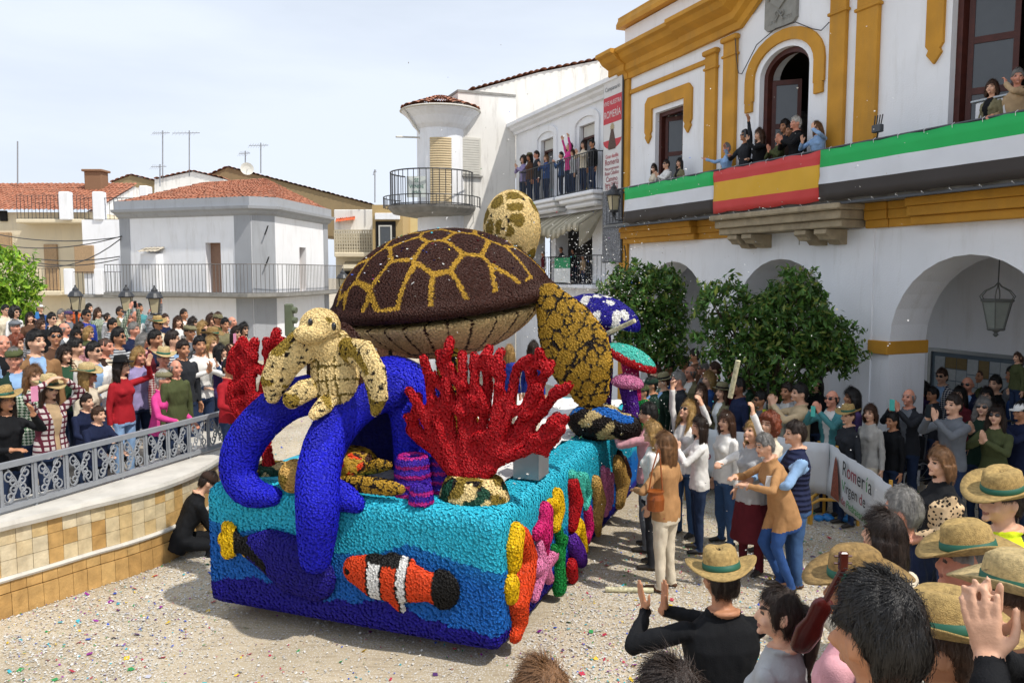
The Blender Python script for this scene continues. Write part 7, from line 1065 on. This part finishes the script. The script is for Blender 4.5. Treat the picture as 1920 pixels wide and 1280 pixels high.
for px, py, pose, top, hair, hc, acc, skin in ((981, 300, 'clapf', 'lilac', 'curly', 'dark brown', '', 'light'), (993, 295, 'standf', 'brown', 'long', 'black', 'safari', 'tan'), (1006, 291, 'stand', 'charcoal', 'short', 'dark brown', '', 'red'), (1024, 297, 'clapf', 'blue', 'bob', 'light brown', '', 'light'), (1052, 292, 'clapf', 'denim', 'short', 'black', '', 'light'), (1068, 276, 'both_up', 'hot pink', 'bob', 'dark brown', '', 'light'), (1074, 287, 'standf', 'light grey', 'long', 'brown', '', 'light'), (1094, 272, 'clapf', 'cream', 'wavy', 'dark brown', '', 'light'), (1110, 270, 'stand', 'black', 'short', 'black', '', 'tan')):
    put(px, py, pose, top, hair, hc, acc, skin, z0=5.36, plane=PW, face=fb + rd.uniform(-.3, .3), place='on the upper house balcony', group='spectators on the house balconies')
for px, py, pose, top, hair, hc in ((1018, 476, 'stand', 'maroon', 'short', 'grey'), (1049, 468, 'rest', 'charcoal', 'buzz', 'dark brown'), (1072, 470, 'restf', 'black', 'long', 'black'), (1092, 482, 'stand', 'beige', 'short', 'brown')): put(px, py, pose, top, hair, hc, '', 'tan', z0=3.0, plane=(tw_(0, -.05, 0), TY), face=fb, place='on the lower house balcony', group='spectators on the house balconies')
p = tw_(-10.6, -.28, 3.05); e = empty('hanging_flag', tuple(p), TRZ, label='small green and white flag draped over the lower balcony railing', cat='flag'); mb = MB(); n = 14
for k, (z0, z1, m) in enumerate(((.66, .38, 0), (.38, .0, 1))):
    v = [(-.5 + i / n * 1.0, -.03 - .03 * abs(math.sin(i * 1.1)), z) for z in (z0, z1) for i in range(n + 1)]; MB().add(v, [(i, i + 1, n + 2 + i, n + 1 + i) for i in range(n)]).build('green_half' if m == 0 else 'white_half', M('flag_green', srgb('2c8a5a'), .7) if m == 0 else M('flag_white', srgb('d6d8d6'), .7), e, fix=False)
# --- people in the open square
def special(name, **k): BT[name] = make_body('person', seedn=len(BT) + 3, **k); POSES[name] = k; return BT[name]
special('bagw', sex='f', L=(-.2, -.22, 1.08), R=(.16, -.25, 1.1), hintL=(-1, .3, -.4), hintR=(1, .3, -.4), coat=.03, legs='stand', yaw=.3); special('cheer', sex='f', R=(.1, -.2, 1.92), hintR=(1, .1, 0), dR=(0, -.1, 1), L=(-.2, -.38, 1.28), hintL=(-1, 0, -.7), curl=1.1, pitch=-.3, roll=-.2, skirt=True, yaw=-.3)
special('hug', sex='f', bend=.3, L=(-.12, -.5, 1.22), R=(.2, -.46, 1.2), hintL=(-1, 0, -.6), hintR=(1, 0, -.6), pitch=-.1, coat=.12, legs='bent', stout=1.15, curl=.7); special('paper', L=(-.1, -.4, 1.1), R=(.16, -.36, 1.1), hintL=(-1, .3, -.6), hintR=(1, .3, -.6), curl=.8, stout=1.08, legs='stand'); special('cheer2', sex='f', L=(-.16, -.1, 1.95), R=(.34, -.15, 1.75), hintL=(-1, .2, 0), hintR=(1, .2, -.3), curl=1.0, pitch=-.5, yaw=-.2)
GS = 'people celebrating in the square'
put(1248, 833, 'bagw', 'camel', 'long', 'light brown', '', 'light', h=1.64, face=face_to(-.75, .6), bottom='cream', shoe='brown', group=GS, label='person in camel jacket and cream trousers with a brown shoulder bag'); put(1224, 812, 'standf', 'white', 'wavy', 'blond', '', 'light', h=1.63, face=face_to(-.9, .3), bottom='charcoal', group=GS, label='person with loose blond hair in white top and grey trousers beside the float'); put(1216, 778, 'phone', 'pink', 'short', 'black', '', 'light', h=1.74, face=face_to(-1, .4), bottom='grey', group=GS, label='person in pale pink shirt with short black hair reaching to the float', flip=True)
put(1289, 772, 'cheer2', 'white', 'long', 'blond', 'glasses', 'light', h=1.68, face=face_to(-.7, -.7), bottom='denim', group=GS, label='person in white shirt and sunglasses cheering with both arms up'); put(1312, 800, 'clapf', 'white', 'long', 'dark brown', '', 'light', h=1.6, face=face_to(-1, .1), bottom='dark denim', group=GS, label='person in white shirt clapping just behind the cheering one'); put(1412, 812, 'cheer', 'light grey', 'bob', 'blond', '', 'light', sleeve='white', h=1.66, face=face_to(-.75, -.65), bottom='maroon', group=GS, label='person in maroon skirt shouting with a confetti tube raised'); put(1434, 836, 'hug', 'camel', 'short', 'grey', '', 'light', h=1.66, face=face_to(-1, -.1), bottom='blue', group=GS, label='person with grey hair in camel coat hugging the one in maroon skirt')
put(1442, 797, 'clapf', 'cream', 'curly', 'red', '', 'light', h=1.64, face=face_to(-.9, -.4), bottom='dark denim', group=GS, label='person with curly red hair in cream sweater behind the hugging pair'); put(1492, 814, 'paper', 'quilted navy', 'short', 'dark brown', '', 'light', h=1.8, face=face_to(-1, .1), bottom='denim', inner='light blue', sleeve='light blue', shoe='brown', group=GS, label='person in navy quilted vest and jeans holding white papers'); put(1362, 790, 'standf', 'white', 'long', 'brown', '', 'light', h=1.62, face=face_to(-1, -.3), bottom='denim', group=GS, label='person in white top reaching out beside the barrier banner')
def tube_thing(a, b, r, label): e = MB(); e.tube([a, np.asarray(a) * .5 + np.asarray(b) * .5, b], r, 12); o = e.build('confetti_tube', M('printed_tube', srgb('c9c3a0'), .4, .6, 26), None, label=label, cat='confetti tube', group='confetti tubes'); return o
tube_thing(at(1369, 745, 8.6), at(1384, 676, 8.5), .028, 'silver and yellow confetti tube held high by the shouting person'); tube_thing(gz(1135, 1104, .03), gz(1225, 1106, .03), .027, 'spent confetti tube lying on the ground beside the float'); tube_thing(fl(1128, 630, 3.6), fl(1190, 601, 3.4), .028, 'grey confetti tube sticking out behind the turtle flipper')
b0 = gz(1236, 1010, 0); p = at(1229, 938, 7.85); bag = empty('shoulder_bag', tuple(p), label='brown leather bucket bag hanging at the camel jacket hip', cat='bag'); LT = M('tan_leather', srgb('8d4a1c'), .4, .2, 14); MB().lathe([(.07, -.1), (.085, -.09), (.09, .02), (.075, .07), (.085, .1)], 18).build('pouch', LT, bag); MB().tube([(-.07, 0, .08), (-.03, .04, .3), (.04, .1, .5)], .008, 6).tube([(.07, 0, .08), (.06, .05, .3), (.05, .1, .5)], .008, 6).build('strap', LT, bag); MB().tube([(-.02, -.09, .06), (-.03, -.1, -.04)], .006, 5).build('tassel', LT, bag)
p = at(1452, 905, 8.0); e = MB(); e.add([(-.1, 0, -.06), (.1, .03, -.08), (.11, .0, .07), (-.09, -.03, .08)], [(0, 1, 2, 3)]); o = e.build('paper_sheets', M('white_sheet', srgb('dcdde0'), .8), None, fix=False, label='white paper sheets in the hand of the quilted vest person', cat='paper'); o.location = p; o.modifiers.new('t', 'SOLIDIFY').thickness = .004
# crew member crouching by the float, people riding on it
put(392, 905, 'squat', 'black', 'short', 'dark brown', 'cap', 'light', h=1.78, D=9.3, face=face_to(.8, .55), bottom='black', hatc='dark brown', group='float crew', label='crew member in black clothes and brown cap crouching at the float')
for (px, py), w, top, hair, hc, lb in (((1000, 655), 2.9, 'royal blue', 'wavy', 'dark brown', 'person with dark wavy hair in royal blue jacket on the float under the shell'), ((955, 660), 3.1, 'royal blue', 'long', 'blond', 'person with blond hair in royal blue jacket on the float behind the coral')):
    q = fl(px, py, w); t = body('standf'); hh = (q[2] - FZ1 - .03) / (t['hc'][2] / 1.72); put(px, py, 'standf', top, hair, hc, '', 'light', h=min(hh, 1.7), D=q[1], face=face_to(.6, .8), bottom='cream', group='float crew', label=lb)
# --- foreground spectators on the steps below the camera
GF = 'spectators in the foreground'
special('fclap', L=(-.3, -.3, 1.33), R=(-.16, -.36, 1.3), hintL=(-1, .1, -.5), hintR=(1, -.4, -.5), dL=(-.25, -.1, 1), dR=(.1, -.1, 1), pnL=(1, 0, .1), pnR=(-1, 0, .1), curl=.12, spread=.14, stout=1.12, vox=.0092); special('fgirl', sex='f', L=(-.15, -.25, 1.05), R=(.15, -.25, 1.05), yaw=.5, vox=.01); special('fstand', stout=1.1, yaw=.35, vox=.01); special('fclap2', sex='f', L=(-.05, -.3, 1.42), R=(.03, -.29, 1.4), hintL=(-1, .1, -.7), hintR=(1, .1, -.7), dL=(.1, -.1, 1), dR=(-.12, -.2, 1), pnL=(1, .1, 0), pnR=(-1, .1, 0), curl=.1, spread=.3, vox=.0068); special('fleo', sex='f', stout=1.45, L=(-.1, -.28, 1.0), R=(.12, -.3, 1.0), yaw=.2, vox=.0105)
put(1352, 1088, 'fclap', 'black', 'short', 'dark brown', 'straw', 'tan', D=4.1, h=1.76, face=face_to(-.15, 1), flip=True, group=GF, label='person in black jacket and straw hat clapping hands beside the ponytail girl'); put(1462, 1150, 'fgirl', 'light grey', 'pony', 'dark brown', '', 'light', D=3.3, h=1.6, face=face_to(-.75, .7), group=GF, label='girl with long dark ponytail in light grey top'); put(1648, 1195, 'fstand', 'charcoal', 'short', 'black', '', 'tan', D=1.72, h=1.75, face=face_to(.05, 1), group=GF, label='person with thick black hair close to the lens'); put(1765, 1215, 'fstand', 'black', 'short', 'brown', 'straw', 'tan', D=2.3, h=1.72, face=face_to(-.6, .8), group=GF, label='person under a tilted straw hat just beyond the black haired head'); put(1812, 1058, 'fstand', 'black', 'buzz', 'grey', 'straw', 'red', D=3.2, h=1.74, face=face_to(-.6, .7), group=GF, label='person in black jacket under a straw hat before the long-haired one')
put(1878, 940, 'fstand', 'yellow', 'short', 'dark brown', 'straw', 'light', D=4.2, h=1.76, face=face_to(-1, .25), sleeve='black', group=GF, label='person in bright yellow safety vest and straw hat'); put(1658, 1003, 'fgirl', 'cream', 'long', 'dark brown', '', 'light', D=3.9, h=1.62, face=face_to(-.3, 1), group=GF, label='person with long dark hair and cream jacket seen from behind'); put(1692, 960, 'fstand', 'navy', 'short', 'grey', '', 'red', D=4.5, h=1.74, face=face_to(-.5, .9), group=GF, label='grey haired person in navy sweatshirt before the leopard sleeves'); put(1764, 868, 'fleo', 'black', 'bob', 'light brown', '', 'light', sleeve='leopard', D=6.2, h=1.62, face=face_to(-1, .1), group=GF, label='person with leopard print sleeves and black padded vest'); put(1905, 1135, 'fstand', 'charcoal', 'short', 'brown', 'straw', 'tan', D=2.6, h=1.74, face=face_to(-.5, .8), group=GF, label='person under a straw hat behind the pair of raised hands'); put(2150, 1125, 'fclap2', 'black', 'long', 'brown', '', 'light', D=1.62, h=1.66, face=face_to(-.85, .55), group=GF, label='person in black sleeves raising both hands close to the lens')
put(1017, 1318, 'fgirl', 'beige', 'long', 'light brown', '', 'light', D=2.3, h=1.62, face=face_to(0, 1), group=GF, label='top of a light brown head below the float corner'); put(1258, 1325, 'fgirl', 'charcoal', 'long', 'dark brown', '', 'light', D=2.1, h=1.62, face=face_to(0, 1), group=GF, label='top of a dark brown head below the clapping straw hat person'); put(1604, 1110, 'fstand', 'pink', 'short', 'brown', 'straw', 'tan', D=3.0, h=1.7, face=face_to(-.7, .7), group=GF, label='person in pink shirt and straw hat carrying a small guitar')
p = at(1537, 1145, 2.7); q = at(1580, 1066, 2.65); UK = M('red_brown_wood', srgb('4d1714'), .25, .3, 8, spec=.6); e = empty('ukulele', tuple(p), world=True, label='dark red ukulele with a long neck in front of the pink shirt', cat='ukulele'); d_ = nrm(q - p); s_ = nrm(np.cross(d_, (0, 1, 0))); MB().rtube([p - d_ * .15, p - d_ * .09, p - d_ * .04, p + d_ * .02], [.042, .05, .035, .04], 18, flat=.4, upv=(0, 1, 0)).build('body', UK, e, smooth=True); MB().tube([p + d_ * .02, q], .011, 8).build('neck', UK, e); MB().bbox(q[0] - .014, q[1] - .01, q[2] - .005, q[0] + .016, q[1] + .01, q[2] + .06, .004).tube([q + V(-.03, 0, .02), q + V(.03, 0, .02)], .004, 5).tube([q + V(-.03, 0, .045), q + V(.03, 0, .045)], .004, 5).build('head', UK, e)
# steps they stand on
for i, (y0, y1, z) in enumerate(((.9, 1.95, .84), (1.95, 2.75, .5), (2.75, 3.7, .22))): MB().bbox(.2, y0, 0, 5.5, y1 - .002, z, .02).build('viewing_step', CONC, None, kind='structure')
# ---------------------------------------------------------------- barrier banner, wheelchair, ground litter, confetti
bn = empty('barrier_banner', tuple(B_ * V(1, 1, 0)), world=True, label='white printed banner tied along yellow barriers before the crowd', cat='banner')
CLOTHB = M('banner_white', srgb('cfd0d2'), .6, .06, 4); BARY = M('barrier_yellow', srgb('c8963a'), .5); TX_ = M('text_dark', srgb('2b2a2a'), .7); TM = M('text_maroon', srgb('8c2b3c'), .7); TG = M('text_green', srgb('3f8a4a'), .7); TB = M('text_brown', srgb('6b4a3a'), .7)
for a, b, n in ((A_, B_, 34), (B_, C3, 20)):
    u = nrm(b - a); nn = V(-u[1], u[0], 0); v = []
    for j, z in enumerate(np.linspace(1.05, .36, 6)):
        for i in range(n + 1): p = a + (b - a) * i / n; v.append(V(p[0], p[1], z + .01 * math.sin(i * .6)) + nn * (.015 * math.sin(i * .9 + j) + .01 * math.sin(i * 2.3)))
    f = [(j * (n + 1) + i, j * (n + 1) + i + 1, (j + 1) * (n + 1) + i + 1, (j + 1) * (n + 1) + i) for j in range(5) for i in range(n)]; o = MB().add(v, f).build('cloth', CLOTHB, bn, smooth=True, fix=False); o.modifiers.new('t', 'SOLIDIFY').thickness = .004
    L = np.linalg.norm(b - a); k = int(L / 1.15) + 1
    for i in range(k):
        q = a + u * (.15 + i * (L - .3) / max(k - 1, 1)) + nn * .05; P = [q - u * .02 + nn * .35 + V(0, 0, -1.03), q + nn * .33 + V(0, 0, -.75), q + nn * .06 + V(0, 0, -.7), q + V(0, 0, -.02)]; MB().tube([V(q[0], q[1], 0) - nn * .3, V(q[0], q[1], .28) - nn * .3, V(q[0], q[1], .34) - nn * .2, V(q[0], q[1], .34) + nn * .2, V(q[0], q[1], .28) + nn * .3, V(q[0], q[1], 0) + nn * .3], .022, 8).tube([V(q[0], q[1], .34), V(q[0], q[1], 1.06)], .02, 8).build('barrier_leg', BARY, bn)
ub = nrm(C3 - B_); rz_ = math.atan2(ub[1], ub[0]); nb_ = V(ub[1], -ub[0], 0)
def btxt(s, x, z, sz, m, seg=0, sx=1.0):
    a, u = (B_, ub) if seg == 0 else (A_, nrm(B_ - A_)); nn = V(u[1], -u[0], 0); p = a + u * x + nn * .035; o = text('banner_word', s, (0, 0, 0), (math.pi / 2, 0, math.atan2(u[1], u[0])), sz, m, bn, .001, 'LEFT', sx); o.location = Vector((p[0], p[1], z)) - bn.location
xx = .62
for ch, m in zip('Romería', (TX_, TM, TM, TX_, TX_, TG, TX_)): btxt(ch, xx, .8, .26, m); xx += .21 if ch == 'm' else .07 if ch == 'í' else .16 if ch == 'R' else .14
xx = .62
for ch, m in zip('Virgen de', (TG, TX_, TX_, TX_, TX_, TX_, TX_, TM, TX_)): btxt(ch, xx, .6, .2, m); xx += .05 if ch in 'i ' else .08 if ch == 'r' else .105
btxt('de ', .62, .43, .14, TM); btxt('Piedraescrita', .8, .43, .14, TG); btxt('ro', .2, .8, .2, TM, 1); btxt('ario', .12, .6, .2, TM, 1); btxt('o', 2.25, .5, .2, TM, 1)
p = B_ + ub * .38 + nb_ * .034; MB().prism([(-.16, 0), (.16, 0), (.1, .3), (.04, .5), (0, .55), (-.04, .5), (-.1, .3)], V(p[0], p[1], .42), ub, (0, 0, 1), nb_ * .002).build('printed_figure', M('printed_brown', srgb('8d4a36'), .7, .6, 40), bn); p = B_ + ub * .0 - nrm(B_ - A_) * .35
ua = nrm(B_ - A_); na_ = V(ua[1], -ua[0], 0); q = B_ - ua * .35 + na_ * .034; MB().tube([V(q[0], q[1], .72) + ua * .1 * math.cos(t) * (1 + .2 * math.sin(5 * t)) + V(0, 0, .12 * math.sin(t)) for t in np.linspace(0, 6.28, 30)], .008, 4).tube([V(q[0], q[1], .72) + ua * x - V(0, 0, .0) + V(0, 0, z) for x, z in spiral(0, 0, .08, 2, 0, 1)], .006, 4).build('printed_crest', M('printed_grey', srgb('9a9da0'), .7), bn)
p = gz(1557, 968, .05); mb = MB(); R = np.random.default_rng(3)
for i in range(6): mb.ell(p + R.normal(size=3) * V(.08, .05, .02), (.07, .05, .045), 10, 6)
mb.build('blue_plastic_bag', M('blue_plastic', srgb('2f7fc4'), .3, .3, 20), None, smooth=True, label='crumpled blue plastic bag on the ground under the barrier', cat='bag')
# wheelchair by the pier
p = gz(1690, 930, 0); wc = empty('wheelchair', (p[0], p[1], 0), -1.1, label='dark wheelchair standing behind the white banner', cat='wheelchair'); RUB = M('rubber', (.02, .02, .02), .8)
for s in (-.28, .28):
    w = MB().tube([(s, .29 * math.cos(t), .31 + .29 * math.sin(t)) for t in np.linspace(0, 6.2832, 30)], .016, 8).build('wheel', RUB, wc); MB().tube([(s * 1.1, .25 * math.cos(t), .31 + .25 * math.sin(t)) for t in np.linspace(0, 6.2832, 30)], .007, 6).build('hand_rim', RAILG, w)
    for k in range(9): t = k * .698; MB().tube([(s, 0, .31), (s, .28 * math.cos(t), .31 + .28 * math.sin(t))], .003, 4).build('spoke', RAILG, w)
    MB().tube([(s * .8, .2, .95), (s * .8, .15, .45), (s * .8, -.3, .45), (s * .8, -.38, .12)], .013, 6).build('frame', BAL, wc); MB().tube([(s * .8, -.32 + .07 * math.cos(t), .08 + .07 * math.sin(t)) for t in np.linspace(0, 6.28, 14)], .012, 6).build('castor', RUB, wc)
MB().bbox(-.22, -.28, .45, .22, .16, .49, .015).build('seat', cloth('black'), wc); MB().bbox(-.22, .15, .5, .22, .185, .92, .012).build('backrest', cloth('black'), wc)
# confetti lying about: tens of thousands of paper bits
def confetti(name, P, sizes, cols, flatness=.25, seed=1, **tags):
    R = np.random.default_rng(seed); n = len(P); a = R.uniform(0, 6.28, n); N = np.stack([R.normal(size=n) * flatness, R.normal(size=n) * flatness, np.ones(n)], 1); N /= np.linalg.norm(N, axis=1)[:, None]; T = np.stack([np.cos(a), np.sin(a), np.zeros(n)], 1); T -= N * np.sum(T * N, 1)[:, None]; T /= np.linalg.norm(T, axis=1)[:, None]; B = np.cross(N, T); s = sizes[:, None]; w = s * R.uniform(.35, .9, n)[:, None]; bend = N * s * R.uniform(0, .5, n)[:, None]
    v = np.stack([P - T * s - B * w, P + T * s - B * w + bend, P + T * s + B * w + bend, P - T * s + B * w], 1).reshape(-1, 3); me = bpy.data.meshes.new(name); f = np.arange(n * 4, dtype=np.int32); me.vertices.add(n * 4); me.vertices.foreach_set('co', v.ravel()); me.loops.add(n * 4); me.loops.foreach_set('vertex_index', f); me.polygons.add(n); me.polygons.foreach_set('loop_start', np.arange(n, dtype=np.int32) * 4); me.update(calc_edges=True); setcol(me, np.repeat(cols, 4, 0)); me.materials.append(MCOL('confetti_paper', .5, .4)); return link(name, me, None, kind='stuff', **tags)
def ccol(n, R, pw=.86):
    pal = np.array([srgb(c) for c in ('b03048', '8a2a8c', '2a4fb0', '2c8a4a', 'd0b030', '37a0b0', '4a2a60', 'b8b8c4')]); c = np.tile(srgb('d2d0cb'), (n, 1)) * R.uniform(.7, 1.05, n)[:, None]; m = R.random(n) > pw; c[m] = pal[R.integers(0, len(pal), m.sum())]; return c
R = np.random.default_rng(21); N_ = 155000; r = 3.2 + 16 * R.random(N_) ** 1.5; px_ = R.uniform(-30, 1950, N_); X_ = (px_ - 960) / FPX * r; P = np.stack([X_, r, np.full(N_, .006)], 1)
dens = .5 + .5 * fnoise(P * V(1, 1, 0), 1.1, 5); q = P - FLc; fx_, fw_ = q @ FA, q @ FB
dens += .75 * ((fx_ > FW + .1) & (fw_ > -.5)) + .9 * np.exp(-((np.min(np.linalg.norm(P[:, None, :2] - WC[None, ::8], axis=2), axis=1) - .5) / .8) ** 2) - .55 * ((fw_ < .2) & (fx_ < FW + .3) & (fx_ > .3)); keep = (R.random(N_) < np.clip(dens, .04, 1)) & ~((fx_ > -.02) & (fx_ < FW + .02) & (fw_ > .3) & (fw_ < FLEN)); wi = np.min(np.linalg.norm(P[:, None, :2] - WC[None, ::8], axis=2), axis=1); side_ = ((P[:, None, :2] - WC[None, ::8]) * WN[None, ::8]).sum(2)[np.arange(N_), np.argmin(np.linalg.norm(P[:, None, :2] - WC[None, ::8], axis=2), axis=1)]; keep &= side_ < -.02
P = P[keep]; n = len(P); P[:, 2] += R.random(n) * .008; sz = R.uniform(.0045, .0115, n); big = R.random(n) < .02; sz[big] *= 2.4; col = ccol(n, R); col[big] = ccol(big.sum(), R, .15); confetti('ground_confetti', P, sz, col, .3, 2, label='white and coloured paper confetti strewn over the ground', cat='confetti')
n = 2600; P = []; R = np.random.default_rng(33)
c0 = at(1085, 530, 10.5); P.append(c0 + R.normal(size=(1300, 3)) * V(.42, .5, .4)); P.append(np.stack([R.uniform(-1, 4, 700), R.uniform(7, 14, 700), R.uniform(.3, 5.5, 700)], 1)); P.append(at(1160, 760, 9.5) + R.normal(size=(600, 3)) * V(.5, .6, .7)); P = np.vstack(P); confetti('airborne_confetti', P, R.uniform(.004, .009, len(P)), ccol(len(P), R, .93), 1.5, 5, label='white paper confetti falling through the air around the float', cat='confetti')
P = []; 
for i in range(260): t = R.uniform(0, 6.28); rr = R.random() ** .5 * .92; P.append(shellpt(rr, t) + e3 * .035)
for i in range(900): P.append(ft(R.uniform(.5, FW - .1), R.uniform(.3, 5), FZ1 + .07 + .02 * R.random()))
P = np.array(P); confetti('settled_confetti', P, R.uniform(.006, .016, len(P)), ccol(len(P), R, .45), .3, 6, label='bright confetti scraps lying on the turtle shell and the float deck', cat='confetti')
ck = [o for o in COL.objects if o.get('_w')]
for o in ck: del o['_w']
